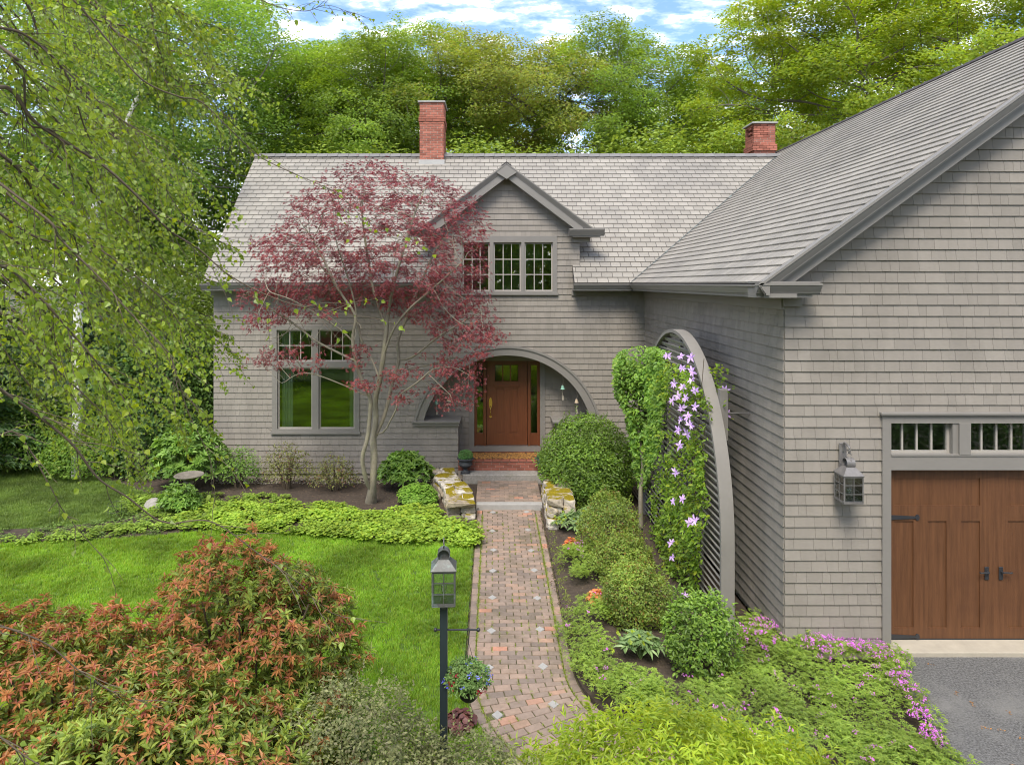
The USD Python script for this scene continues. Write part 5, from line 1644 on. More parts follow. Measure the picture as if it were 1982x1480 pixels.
G["white"] = leafmat("white_petal", (0.7, 0.7, 0.6), (0.8, 0.8, 0.72), transl=0.3, clump=0.05, cscale=5)
G["topiary"] = leafmat("clipped_leaf", (0.05, 0.15, 0.03), (0.11, 0.25, 0.06), transl=0.25, clump=0.3, cscale=8)

BZ = -0.21
shrub("boxwood", "large rounded glossy boxwood between the entry and the climbing vine", "shrub", (2.02, 14.75, BZ), 1.02, 0.95, 1.86, LEAF_OVAL, 0.056, 24000, G["boxwood"], 71, up=0.25, amp=0.32, freq=2.6, out_w=0.9, low=-0.75, inner=0.42, shoots=160)
for k, (px, py, ytop, hw, lb) in enumerate([(1182, 1088, 955, 62, "olive green inkberry nearest the hellebores, first along the path bed"), (1205, 1135, 1035, 60, "olive green inkberry in the middle of the row, with a pale flower beside it"), (1228, 1226, 1088, 64, "round olive green inkberry standing over the bare mulch and the small hellebore")]):
    c = on_ground(px, py, BZ)
    y = c[1] + 0.3
    h = EYE - (ytop - 548) * y / FPX - BZ
    shrub("inkberry", lb, "shrub", ((px - 955) * y / FPX, y, BZ), hw * y / FPX, hw * y / FPX * 0.95, h, LEAF2, 0.036, 9000, G["inkberry"], 72 + k, "inkberry shrubs along the brick path", up=0.35, amp=0.75, freq=2.4, low=-0.7, shoots=130)
c = on_ground(1356, 1318, BZ)
shrub("viburnum", "loose upright green shrub at the foot of the trellis post", "shrub", (2.50, 8.25, BZ), 0.43, 0.40, 0.98, LEAF_OVAL, 0.050, 4200, G["boxwood"], 76, up=0.4, amp=0.8, freq=2.6, low=-0.6, shoots=90)
shrub("yew", "big dark evergreen yew against the end wall of the house", "shrub", (-8.5, 17.3, -0.3), 1.55, 1.3, 4.5, LEAF2, 0.085, 26000, G["yew"], 77, up=0.55, amp=0.6, freq=3.5, low=-0.8, inner=0.35, droop=0.2)
shrub("spirea", "bright lime green spirea spreading along the bottom edge over the path's end", "shrub", (1.42, 5.15, BZ), 1.42, 0.75, 1.36, LEAF_NARROW, 0.072, 17000, G["spirea"], 78, up=0.35, amp=0.45, freq=3.4, out_w=0.7, inner=0.25, droop=0.0, shoots=420)
shrub("cotoneaster", "grey-green small leaved shrub at the foot of the lamp post", "shrub", (-1.05, 5.2, BZ), 0.78, 0.65, 1.60, LEAF2, 0.030, 20000, G["greygreen"], 79, up=0.4, amp=0.6, freq=3.4, inner=0.25, shoots=200)
shrub("cotoneaster", "low grey-green shrub spilling over the near end of the brick path", "shrub", (-0.22, 5.1, BZ), 0.70, 0.55, 1.26, LEAF2, 0.030, 14000, G["greygreen"], 93, up=0.4, amp=0.6, freq=3.4, inner=0.25, shoots=140)
shrub("azalea", "fresh green leafy shrub squeezed between red pieris and grey-green shrub", "shrub", (-1.42, 5.75, BZ), 0.42, 0.4, 1.12, LEAF_OVAL, 0.045, 4500, G["rhodo"], 80, up=0.4, amp=0.5)
shrub("azalea", "tall twiggy bronze azalea below the large window", "shrub", (-4.72, 15.6, BZ), 0.55, 0.40, 1.08, LEAF_OVAL, 0.050, 1500, G["azalea"], 81, up=0.35, amp=0.8, freq=3.5, inner=0.5, nstem=22)
shrub("azalea", "low bronze azalea beside the maple's stem", "shrub", (-3.62, 15.45, BZ), 0.52, 0.40, 0.82, LEAF_OVAL, 0.050, 1300, G["azalea"], 82, up=0.35, amp=0.8, freq=3.5, inner=0.5, nstem=20)
shrub("azalea", "green azalea near the end corner of the house wall", "shrub", (-5.85, 15.7, BZ), 0.48, 0.36, 0.98, LEAF_OVAL, 0.055, 1500, G["rhodo"], 83, up=0.4, amp=0.7, freq=3.0, inner=0.5, nstem=12)
shrub("columbine_mound", "low fresh green mound beside the mossy wall", "plant", (-1.62, 14.55, BZ), 0.42, 0.34, 0.46, LEAF_ROUND, 0.040, 2600, G["mound"], 84, up=0.8, amp=0.3, nstem=0)
shrub("shade_shrub", "low shrub at the back edge of the side lawn under the white birch", "shrub", (-9.9, 16.6, -0.3), 1.0, 0.7, 1.3, LEAF2, 0.07, 5000, K["leaf_wood"], 85, up=0.5, amp=0.6)
shrub("shade_shrub", "shrub behind the side lawn beside the hemlock", "shrub", (-11.6, 17.2, -0.3), 1.3, 0.9, 1.9, LEAF2, 0.08, 7000, K["leaf_wood"], 86, up=0.5, amp=0.6)
shrub("shade_shrub", "leafy thicket filling the wood edge behind the yew", "shrub", (-8.6, 20.5, -0.3), 1.6, 1.2, 3.6, LEAF2, 0.09, 11000, K["leaf_wood"], 87, up=0.5, amp=0.6)
shrub("shade_shrub", "wide thicket under the woodland trees beyond the spruce", "shrub", (-13.5, 21.5, -0.3), 3.2, 1.6, 3.6, LEAF2, 0.10, 14000, K["leaf_wood"], 88, up=0.5, amp=0.6)
shrub("shade_shrub", "dark thicket across the lawn, mirrored in the window panes", "shrub", (-1, -16, -0.3), 17, 3.0, 13.5, LEAF2, 0.55, 26000, K["leaf_bright"], 90, up=0.5, amp=0.5, freq=6, inner=0.3)
shrub("hedge", "dark hedge along the far side of the driveway, mirrored in the garage window", "hedge", (12, 0.6, -0.1), 5.5, 1.1, 2.6, LEAF2, 0.12, 14000, G["yew"], 94, up=0.4, amp=0.3, freq=5)
shrub("shade_shrub", "far thicket closing the wood between the trunks", "shrub", (-14.0, 29, -0.3), 6.5, 2.4, 5.5, LEAF2, 0.15, 16000, K["leaf_wood"], 89, up=0.5, amp=0.6, freq=4)


def rhodo(name, label, base, rx, ry, h, n, size, seed, mat, flat=0.45):
    r = np.random.default_rng(seed)
    root = thing(name, label, "shrub", base)
    p, u = lumpy(n, r, rx, ry, h, 2.4, 0.5, seed, -0.2, 0.2)
    p += np.asarray(base)
    ax = unit(u + np.array([0, 0, 0.9]))
    MB().add(rosettes(p, ax, 8, LEAF_OVAL, size, r, 0.75, 1.65, 0.75)).build("foliage", mat, root)
    stems(root, r, np.asarray(base, float), rx, ry, h, 9, K["twig"], 0.014)


rhodo("rhododendron", "green rhododendron between the maple's stem and the mossy wall", (-2.0, 15.5, BZ), 0.60, 0.45, 0.86, 260, 0.125, 91, G["rhodo"])
rhodo("rhododendron", "rhododendron behind the birdbath at the corner of the house", (-7.0, 15.6, -0.25), 0.85, 0.6, 1.5, 330, 0.14, 92, G["rhodo"])


def pieris(label, base, rx, ry, h, n, seed, red=0.6):
    r = np.random.default_rng(seed)
    root = thing("pieris", label, "shrub", base, "red tipped pieris shrubs at the edge of the lawn")
    p, u = lumpy(n, r, rx, ry, h, 2.1, 0.85, seed, -0.25, 0.18)
    p += np.asarray(base)
    ax = unit(u * 0.8 + np.array([0, 0, 0.8]) + r.normal(0, 0.2, p.shape))
    hot = (r.uniform(size=len(p)) < red * (0.35 + 1.1 * np.clip(u[:, 2] + 0.15, 0, 1))) & (meshkit.noise(p * 2.2, seed) > 0.22)
    new = MB().add(rosettes(p[hot], ax[hot], 11, LEAF_NARROW, 0.066, r, 0.9, 2.35, 1.1))
    old = MB().add(rosettes(p - ax * 0.05, ax, 10, LEAF_OVAL, 0.064, r, 1.0, 2.1, 0.62)).add(rosettes(p[~hot], ax[~hot], 7, LEAF_OVAL, 0.07, r, 0.5, 1.4, 0.62))
    q, w = lumpy(n * 2, r, rx * 0.8, ry * 0.8, h * 0.85, 2.6, 0.5, seed, -0.6, 0.6)
    old.add(leaf_cloud(LEAF_OVAL, q + np.asarray(base), 0.07, r, up=0.3, out=w, out_w=0.6))
    old.build("foliage", G["pieris"], root)
    new.build("new_growth", G["pieris_new"], root, label="coppery red new leaf whorls")
    stems(root, r, np.asarray(base, float), rx, ry, h, 16, K["twig"], 0.018)


pieris("tallest red tipped pieris, its copper crown against the lawn", (-2.32, 6.45, -0.25), 1.02, 0.85, 2.34, 1350, 95, 0.66)
pieris("red tipped pieris spreading to the picture's outer edge", (-3.9, 6.0, -0.25), 1.30, 0.9, 1.95, 1500, 96, 0.62)
pieris("broad pieris in front with greener leaves and scattered red tips", (-2.35, 4.95, -0.25), 1.42, 0.8, 1.85, 1800, 97, 0.42)
pieris("pieris low in the outer bottom corner with orange tips", (-3.9, 4.7, -0.25), 0.9, 0.7, 1.7, 800, 98, 0.5)

r = np.random.default_rng(100)
for k, (px, py, rad, nl, lb) in enumerate([(1240, 1262, 0.30, 26, "single pale green hellebore in the bare mulch"), (1108, 1012, 0.44, 34, "hellebore with creamy flowers against the dry stone wall end"), (1150, 1000, 0.44, 34, "blue-green hellebore below the boxwood"), (1190, 985, 0.34, 26, "hellebore in the shade between boxwood and vine")]):
    c = on_ground(px, py + 14, BZ)
    root = thing("hellebore", lb, "plant", c, "hellebores of the path bed")
    st, lv = MB(), MB()
    for j in range(nl):
        a, tl = r.uniform(0, 6.28), r.uniform(0.25, 1)
        tip = c + np.array([rad * 0.75 * tl * math.cos(a), rad * 0.75 * tl * math.sin(a), 0.34 - 0.16 * tl + r.uniform(-0.03, 0.03)])
        st.add(tube(spline([c, (c + tip) / 2 + (0, 0, 0.08), tip], 6), 0.004, 4, cap=False))
        o = unit(np.array([math.cos(a), math.sin(a), 0.1]))
        lv.add(rosettes(tip[None], np.array([[0.4 * math.cos(a), 0.4 * math.sin(a), 1.0]]), 7, LEAF_OVAL, 0.145, r, 1.1, 1.75, 0.55))
    st.build("stem", G["hellebore"], root)
    lv.build("foliage", G["hellebore"], root)
    if k < 3:
        q = c + np.column_stack([r.normal(-0.1, 0.13, 14), r.normal(-0.12, 0.1, 14), r.uniform(0.2, 0.36, 14)])
        MB().add(rosettes(q, rnd_unit(14, r) * 0.4 + np.array([0, -0.5, 0.6]), 5, LEAF_ROUND, 0.030, r, 1.0, 1.4)).build("flowers", G["spirea"], root)
for px, py, rad, mat, lb in [(1108, 1058, 0.14, "heuchera", "small orange heuchera by the dry stone wall end"), (1158, 1162, 0.16, "heuchera", "orange heuchera under the round inkberry"), (890, 1406, 0.13, "heuchera_dark", "purple leaved heuchera by the lamp post")]:
    c = on_ground(px, py + 6, BZ)
    root = thing("heuchera", lb, "plant", c)
    q, u = lumpy(150, r, rad, rad, 0.2, 2, 0.3, 3, -0.1, 0.3)
    MB().add(leaf_cloud(LEAF_ROUND, q + c, 0.062, r, up=0.7, out=u, out_w=0.7)).build("foliage", G[mat], root)
    b = MB()
    for j in range(8):
        b.add(tube([c + (0, 0, -0.02), c + np.array([r.normal(0, rad * 0.4), r.normal(0, rad * 0.4), 0.12])], 0.003, 4, cap=False))
    b.build("stem", G[mat], root)


# ---------------------------------------------------------------- scattered ground plants (nobody could count them)
def scatter(name, label, cat, poly, dens, meshes, mat, r, z, smin=0.8, smax=1.2, zfun=None, tilt=0.0):
    path = new_path("/World", name)
    pi = UsdGeom.PointInstancer.Define(stage, path)
    LOC[path] = np.zeros(3)
    for i, m in enumerate(meshes):
        mm = usdkit.mesh(stage, f"{path}/{name}_piece_{i:03d}" if i else f"{path}/{name}_piece", trimesh.Trimesh(*arr(m), process=False), mat)
        set_tone(mm, len(arr(m)[0]), arr(m)[1])
    pts = []
    for g in getattr(poly, "geoms", [poly]):
        if g.geom_type != "Polygon":
            continue
        x0, y0, x1, y1 = g.bounds
        n = int(dens * (x1 - x0) * (y1 - y0))
        q = np.column_stack([r.uniform(x0, x1, n), r.uniform(y0, y1, n)])
        pts.append(q[shapely.contains_xy(g, q[:, 0], q[:, 1])])
    pts = np.vstack(pts)
    zz = np.full(len(pts), z) if zfun is None else zfun(pts)
    n = len(pts)
    a = r.uniform(0, 2 * np.pi, n)
    qz = np.stack([np.zeros(n), np.zeros(n), np.sin(a / 2), np.cos(a / 2)], 1)
    pi.CreateProtoIndicesAttr(Vt.IntArray.FromNumpy(r.integers(0, len(meshes), n).astype(np.int32)))
    pi.CreatePositionsAttr(Vt.Vec3fArray.FromNumpy(np.column_stack([pts, zz]).astype(np.float32)))
    pi.CreateOrientationsAttr(Vt.QuathArray([Gf.Quath(float(w), 0.0, 0.0, float(s)) for _, _, s, w in qz]))
    s = r.uniform(smin, smax, n)
    pi.CreateScalesAttr(Vt.Vec3fArray.FromNumpy(np.column_stack([s, s, s]).astype(np.float32)))
    pi.CreatePrototypesRel().SetTargets([f"{path}/{name}_piece_{i:03d}" if i else f"{path}/{name}_piece" for i in range(len(meshes))])
    tag(pi.GetPrim(), label, cat, None, "stuff")
    return n


def tuft(r, n, h, spread):
    v, f = [], []
    for i in range(n):
        a = r.uniform(0, 6.28)
        b = np.array([r.normal(0, spread), r.normal(0, spread), 0])
        ln = h * r.uniform(0.6, 1.15)
        d = np.array([math.cos(a), math.sin(a), 0])
        s = np.array([-d[1], d[0], 0]) * 0.0032
        t = b + d * ln * r.uniform(0.2, 0.75) + (0, 0, ln)
        m = b + d * ln * 0.15 + (0, 0, ln * 0.55)
        k = len(v)
        v += [b - s, b + s, m + s * 0.8, m - s * 0.8, t]
        f += [[k, k + 1, k + 2], [k, k + 2, k + 3], [k + 3, k + 2, k + 4]]
    return np.array(v), np.array(f)


def patch(r, n, rad, h0, h1, tmpl, size, up=0.75):
    a, q = r.uniform(0, 6.28, n), rad * np.sqrt(r.uniform(0, 1, n))
    p = np.column_stack([q * np.cos(a), q * np.sin(a), h0 + (h1 - h0) * r.uniform(0, 1, n) ** 0.6 * (1 - 0.4 * (q / rad) ** 2)])
    return leaf_cloud(tmpl, p, size, r, up=up, droop=0.1, jitter=0.3)


r = np.random.default_rng(111)
view_lawn = lawn_poly.intersection(Polygon([(-12, 14), (1.2, 14), (1.2, 4.6), (-6, 4.6)]))
n1 = scatter("lawn_grass", "short bright green grass of the lawn", "grass", view_lawn.buffer(-0.02), 620, [tuft(r, 16, 0.050, 0.022) for _ in range(5)], G["grass"], r, LAWN_Z, 0.75, 1.25)
n1b = scatter("outer_grass", "grass of the lawn beyond the frame, mirrored in the large window", "grass", lawn_poly.intersection(sbox(-13, 0.6, -5, 13)).difference(view_lawn), 260, [tuft(r, 18, 0.060, 0.03) for _ in range(3)], G["grass"], r, LAWN_Z)
n2 = scatter("side_lawn_grass", "mossy grass of the side lawn", "grass", back_lawn.intersection(sbox(-13, 12, -6, 19)), 380, [tuft(r, 16, 0.055, 0.03) for _ in range(4)], G["moss_grass"], r, LAWN_Z + 0.02)
PACHY = gpoly([(345, 1000), (380, 980), (450, 970), (560, 969), (640, 972), (690, 984), (740, 992), (790, 980), (840, 975), (862, 1000), (905, 1010), (940, 1024), (938, 1047), (870, 1050), (800, 1045), (700, 1036), (600, 1029), (500, 1022), (400, 1022), (345, 1020)], -0.1)
PACHY = PACHY.difference(path_poly.buffer(-0.08))
pp = [patch(r, 46, 0.13, 0.03, 0.16, LEAF_ROUND, 0.046) for _ in range(4)]
n3 = scatter("pachysandra", "yellow-green groundcover carpet between the lawn and the maple", "groundcover", PACHY, 62, pp, G["pachy"], r, BZ, 0.8, 1.25)
lumps = unary_union([gpoly([(150, 1030), (205, 1014), (262, 1006), (322, 1002), (322, 1016), (240, 1028), (160, 1040)], -0.1), gpoly([(420, 955), (500, 950), (560, 957), (520, 968), (430, 970)], -0.1)])
lumps = unary_union([lumps, gpoly([(0, 1046), (130, 1040), (230, 1028), (330, 1018), (345, 1000), (300, 1000), (200, 1012), (90, 1030), (0, 1036)], -0.1), gpoly([(230, 960), (300, 955), (420, 950), (520, 962), (420, 975), (345, 985), (330, 1000), (250, 985)], -0.1)])
strip_l = bed.intersection(Polygon([(-16, 11.5), (-6.6, 11.9), (-5.6, 13.0), (-6.2, 14.9), (-8.6, 15.6), (-9.5, 16.5), (-16, 15)]))
n4b = scatter("mixed_groundcover", "low mixed leaves half covering the mulch between both lawns", "groundcover", strip_l, 26, [patch(r, 30, 0.12, 0.01, 0.10, LEAF_OVAL, 0.05) for _ in range(4)], G["hellebore_low"], r, BZ, 0.6, 1.2)
n4 = scatter("low_groundcover", "straggling groundcover patches along the mulch edge", "groundcover", lumps, 40, pp, G["geranium"], r, BZ, 0.6, 1.0)
GER = unary_union([gpoly([(1100, 1185), (1150, 1168), (1178, 1185), (1180, 1240), (1175, 1290), (1215, 1318), (1290, 1335), (1370, 1310), (1400, 1290), (1430, 1262), (1440, 1215), (1490, 1195), (1515, 1240), (1570, 1258), (1700, 1258), (1742, 1266), (1760, 1330), (1800, 1400), (1850, 1480), (1880, 1560), (1600, 1700), (1250, 1600), (1140, 1375), (1100, 1310), (1088, 1270)], -0.12), gpoly([(1085, 1070), (1125, 1058), (1142, 1080), (1140, 1118), (1110, 1130), (1085, 1110)], -0.12)])
GER = GER.difference(unary_union([path_poly.buffer(-0.05), sbox(XW - 0.03, YG - 0.04, 20, 20)]))


def ger_z(p):
    return BZ + 0.02 + 0.16 * meshkit.noise(np.column_stack([p * 2.3, np.zeros(len(p))]), 3) + 0.14 * np.exp(-((p[:, 0] - 4.2) ** 2 / 0.4 + (p[:, 1] - 8.15) ** 2 / 0.12))


gp = [patch(r, 44, 0.14, 0.02, 0.17, LEAF_PALM, 0.036, 0.7) for _ in range(4)]
n5 = scatter("geranium_leaves", "green cranesbill groundcover spreading round the garage corner to the drive", "groundcover", GER, 62, gp, G["geranium"], r, BZ, 0.8, 1.3, ger_z)


def flower(r, k, size, petals, tmpl, spread):
    p = r.normal(0, spread, (k, 3)) * (1, 1, 0.5)
    return rosettes(p, rnd_unit(k, r) * 0.4 + np.array([0, -0.3, 0.8]), petals, tmpl, size, r, 1.1, 1.4)


edge = unary_union([gpoly([(1540, 1262), (1600, 1236), (1690, 1236), (1745, 1262), (1762, 1330), (1730, 1345), (1690, 1290), (1560, 1290)], 0.05), gpoly([(1410, 1262), (1450, 1215), (1500, 1200), (1518, 1245), (1480, 1270)], 0.0), gpoly([(1762, 1330), (1800, 1400), (1850, 1470), (1815, 1480), (1740, 1370)], -0.05)]).intersection(GER.buffer(0.1))
fl = [flower(r, 4, 0.011, 5, LEAF_ROUND, 0.022) for _ in range(4)]
n6 = scatter("geranium_flowers", "small magenta cranesbill flowers massed by the garage corner", "flowers", edge, 140, fl, G["purple"], r, BZ, 0.8, 1.3, lambda p: ger_z(p) + 0.19)
n7 = scatter("sparse_geranium_flowers", "single magenta flowers dotted over the cranesbill", "flowers", GER, 11, fl, G["purple"], r, BZ, 0.8, 1.2, lambda p: ger_z(p) + 0.18)
chips = []
for _ in range(4):
    m = MB()
    for j in range(7):
        c = np.array([r.normal(0, 0.06), r.normal(0, 0.06), 0.004])
        d = rnd_unit(7, r) * np.array([r.uniform(0.014, 0.038), 0.012, 0.007])
        m.add(hull(c + d))
    chips.append(m.mesh())
K["chip"] = paint("bark_chip", (0.12, 0.080, 0.050), var=0.3, scale=20, rough=0.9, rand=0.5)
n8 = scatter("mulch_chips", "dark bark mulch over the planting beds", "mulch", bed.intersection(sbox(-9, 7.2, 3.6, 16.4)).difference(unary_union([PACHY, GER])), 170, chips, K["chip"], r, BZ, 0.7, 1.3)
# moss and grass in the joints of the path
mt = [tuft(r, 12, 0.026, 0.011) for _ in range(3)]
K["moss"] = leafmat("joint_moss", (0.10, 0.145, 0.016), (0.20, 0.26, 0.025), transl=0.2, clump=0.2, cscale=3)
strip = unary_union([LineString([path_pt(s, o) for s in np.linspace(0.3, 8.4, 50)]).buffer(0.010) for o in (BW - 0.002, PW - BW + 0.003)])
n9 = scatter("joint_moss", "green moss threading the joints along the path's borders", "moss", strip, 4200, mt, K["moss"], r, PATH_Z - 0.012)
strip2 = unary_union([LineString([path_pt(s + 0.1, o), path_pt(s + 0.1 + w, o)]).buffer(0.009) for s, o, w in zip(r.uniform(0.5, 8.0, 190), BW + 0.0 + 0.1025 * r.integers(1, 11, 190), r.uniform(0.05, 0.16, 190))])
n10 = scatter("joint_moss", "moss specks in the cross joints of the path", "moss", strip2, 2600, mt, K["moss"], r, PATH_Z - 0.012, 0.6, 1.0)
edge3 = path_poly.buffer(0.16).difference(path_poly.buffer(0.01)).intersection(sbox(0.9, 8.2, 1.4, 13.0))
n11 = scatter("edge_moss", "mossy verge between the path and the mulch bed", "moss", edge3, 320, mt, K["moss"], r, BZ, 0.7, 1.4)
drv = drive.intersection(sbox(4, 5.2, 9, 8.2))
K["litter"] = paint("leaf_litter", (0.30, 0.15, 0.05), var=0.3, scale=20, rough=0.9, rand=0.5)
lit = [patch(r, 6, 0.05, 0.002, 0.008, LEAF2, 0.022, 0.97) for _ in range(3)]
n13 = scatter("fallen_leaves", "pale birch leaves fallen on the lawn and path", "leaves", view_lawn.intersection(sbox(-4, 6, 1, 12.5)), 1.6, [patch(r, 2, 0.05, 0.045, 0.06, LEAF_BIRCH, 0.04, 0.95) for _ in range(3)], G["mound"], r, LAWN_Z)
n12 = scatter("leaf_litter", "brown catkins and litter on the asphalt along the flowers", "litter", drv.intersection(Polygon([(4.6, 5), (5.2, 8.3), (5.5, 8.3), (5.6, 5)])), 10, lit, K["litter"], r, -0.057)
print("scattered", n1, n2, n3, n4, n5, n6, n7, n8, n9, n10, n11, n12)

# ---------------------------------------------------------------- trellis and climbers
TX0, TX1 = 3.02, 3.20
TC, TA, TB_, TZ = 11.5, 2.45, 2.72, 1.0
tr = thing("trellis", "tall arched slatted trellis standing clear of the garage side wall", "trellis", (3.1, 11.5, BZ))


def arch_outline(a, b, zb=-0.25, n=60):
    t = np.linspace(0, np.pi, n)
    return [(TC + a, zb)] + [(TC + a * math.cos(q), TZ + b * math.sin(q)) for q in t] + [(TC - a, zb)]


outer, inner = Polygon(arch_outline(TA, TB_)), Polygon(arch_outline(TA - 0.055, TB_ - 0.055, -0.3))
fr = MB().prism(outer.difference(inner), (TX0, 0, 0), Y, Z, X, TX1 - TX0)
fr.build("arch_frame", K["trellis"], tr, smooth=25)
low = sbox(TC + TA, -0.2, 15.6, 0.95)
zs = -0.12
while zs < TZ + TB_ - 0.1:
    ln = Polygon(arch_outline(TA - 0.057, TB_ - 0.057, -0.3)).intersection(LineString([(5, zs), (20, zs)]))
    if not ln.is_empty:
        y0, y1 = ln.bounds[0], ln.bounds[2]
        MB().add(beam((3.10, y0, zs), (3.10, y1, zs), 0.022, 0.078, (-0.55, 0, 0.83))).build("slat", K["trellis"], tr)
        if zs < 0.95:
            MB().add(beam((3.10, TC + TA + 0.01, zs), (3.10, 15.6, zs), 0.022, 0.078, (-0.55, 0, 0.83))).build("slat", K["trellis"], tr)
    zs += 0.098
for yy, zt in ((10.4, 3.35), (11.5, 3.6), (12.6, 3.35)):
    MB().box((3.15, yy - 0.03, -0.25), (3.195, yy + 0.03, zt)).build("upright", K["trellis"], tr)
MB().box((3.03, 15.6, -0.25), (3.17, 15.68, 1.0)).build("upright", K["trellis"], tr)
MB().bbox((3.20, 9.62, 2.28), (3.31, 9.74, 3.0), 0.004).build("bracket", K["trellis"], tr)
MB().tube([(3.26, 9.68, 2.66), (XW - 0.02, 9.68, 2.66)], 0.011, 8).build("stay_rod", K["pewter"], tr)


def on_trellis(px, py, x):
    y = x * FPX / (px - 955)
    return np.array([x, y, EYE - (py - 548) * y / FPX])


r = np.random.default_rng(121)
cl = thing("clematis", "clematis with pale mauve flowers climbing the near half of the trellis", "climber", on_trellis(1330, 1185, 3.0))
cpoly = [Polygon([(1292, 690), (1325, 672), (1360, 720), (1378, 800), (1372, 900), (1376, 1010), (1362, 1100), (1335, 1190), (1310, 1185), (1285, 1120), (1262, 1040), (1275, 940), (1290, 850), (1285, 760)])]
qx = np.column_stack([r.uniform(1255, 1385, 26000), r.uniform(670, 1195, 26000)])
nz = meshkit.noise(np.column_stack([qx[:, 0] / 34, qx[:, 1] / 40, np.full(len(qx), 0.5)]), 8)
ok = shapely.contains_xy(cpoly[0], qx[:, 0], qx[:, 1]) & ((nz > np.where(qx[:, 1] < 880, 0.52, 0.36)) | (r.uniform(size=len(qx)) > np.where(qx[:, 1] < 880, 0.93, 0.6)))
qx = qx[ok][:5600]
yy = 3.02 * FPX / (qx[:, 0] - 955)
pts = np.column_stack([np.full(len(qx), 3.02), yy, EYE - (qx[:, 1] - 548) * yy / FPX])
pts[:, 0] -= np.abs(r.normal(0, 0.07, len(pts))) - 0.02 + 0.34 * np.maximum(0, meshkit.noise(np.column_stack([pts[:, 1] * 2.6, pts[:, 2] * 2.2, np.full(len(pts), 7.7)]), 5) - 0.35)
MB().add(leaf_cloud(LEAF_OVAL, pts, 0.066, r, up=0.45, out=np.tile([-1.0, -0.3, 0.1], (len(pts), 1)), out_w=0.5, droop=0.25)).build("foliage", G["clematis"], cl)
b = MB()
for k in range(14):
    pa, pb = on_trellis(1325 + r.normal(0, 12), 1190, 3.0), on_trellis(1330 + r.normal(0, 18), r.uniform(690, 900), 2.99)
    mids = [pa + (pb - pa) * s + np.array([0, r.normal(0, 0.12), r.normal(0, 0.05)]) for s in (0.25, 0.5, 0.75)]
    b.add(tube(spline([pa, *mids, pb], 20), 0.005, 5, cap=False))
b.build("stem", K["twig"], cl)
for px, py in [(1292, 688), (1318, 690), (1338, 692), (1322, 712), (1340, 718), (1305, 742), (1322, 748), (1340, 735), (1312, 766), (1328, 770), (1346, 756), (1302, 775), (1320, 790), (1332, 805), (1318, 812), (1336, 822), (1345, 786), (1316, 862), (1308, 915), (1303, 970), (1322, 966), (1335, 1010), (1345, 1006), (1300, 1050), (1302, 1078), (1268, 1088), (1298, 1148), (1328, 1152), (1312, 832), (1330, 838)]:
    c = on_trellis(px, py, 2.80 - r.uniform(0, 0.06))
    ax = unit(np.array([[-0.8 + r.normal(0, 0.3), -0.6 + r.normal(0, 0.3), 0.35 + r.normal(0, 0.2)]]))
    v, f = rosettes(c[None], ax, 7, LEAF_OVAL, 0.076, r, 1.2, 1.5, 0.8)
    MB().add((v, f)).build("flower", G["mauve"], cl)
for px, py in [(1402, 755), (1398, 770), (1404, 800)]:
    c = on_trellis(px, py, 3.30)
    MB().add(rosettes(c[None], np.array([[-0.3, -0.9, 0.2]]), 7, LEAF_OVAL, 0.08, r, 1.25, 1.5, 0.75)).build("flower", G["mauve"], cl)
q = np.array([on_trellis(1388 + r.normal(0, 9), r.uniform(705, 840), 3.27) + r.normal(0, 0.05, 3) for _ in range(260)])
MB().add(leaf_cloud(LEAF_OVAL, q, 0.06, r, up=0.4)).build("foliage", G["clematis"], cl)

vn = thing("climbing_vine", "leafy green climber with a grey stem at the far end of the trellis", "climber", (2.95, 13.5, BZ))
vpoly = Polygon([(1188, 700), (1205, 675), (1245, 668), (1285, 676), (1292, 730), (1280, 800), (1278, 860), (1258, 915), (1246, 950), (1234, 930), (1222, 870), (1212, 800), (1190, 760)])
qx = np.column_stack([r.uniform(1185, 1295, 22000), r.uniform(668, 965, 22000)])
nz = meshkit.noise(np.column_stack([qx / 26, np.full(len(qx), 2.5)]), 9)
qx = qx[shapely.contains_xy(vpoly, qx[:, 0], qx[:, 1]) & ((nz > 0.36) | (r.uniform(size=len(qx)) > 0.8))][:6500]
yy = np.minimum(13.7, 3.0 * FPX / (qx[:, 0] - 955)) + r.normal(0, 0.22, len(qx)) - 0.7 * np.maximum(0, meshkit.noise(np.column_stack([qx[:, 0] / 22, qx[:, 1] / 30, np.full(len(qx), 1.5)]), 6) - 0.4)
pts = np.column_stack([np.minimum((qx[:, 0] - 955) * yy / FPX, 3.0), yy, EYE - (qx[:, 1] - 548) * yy / FPX])
MB().add(leaf_cloud(LEAF_OVAL, pts, 0.078, r, up=0.4, out=np.tile([-0.5, -0.8, 0.3], (len(pts), 1)), out_w=0.6, droop=0.3)).build("foliage", G["vine"], vn)
b = MB().tube(spline([(2.86, 13.2, -0.25), at(1240, 950, 13.2), at(1244, 900, 13.4), at(1236, 820, 13.6), at(1240, 740, 13.6), at(1250, 690, 13.5)], 24), np.linspace(0.05, 0.012, 24), 8)
b.build("trunk", K["bark_grey"], vn, smooth=True)

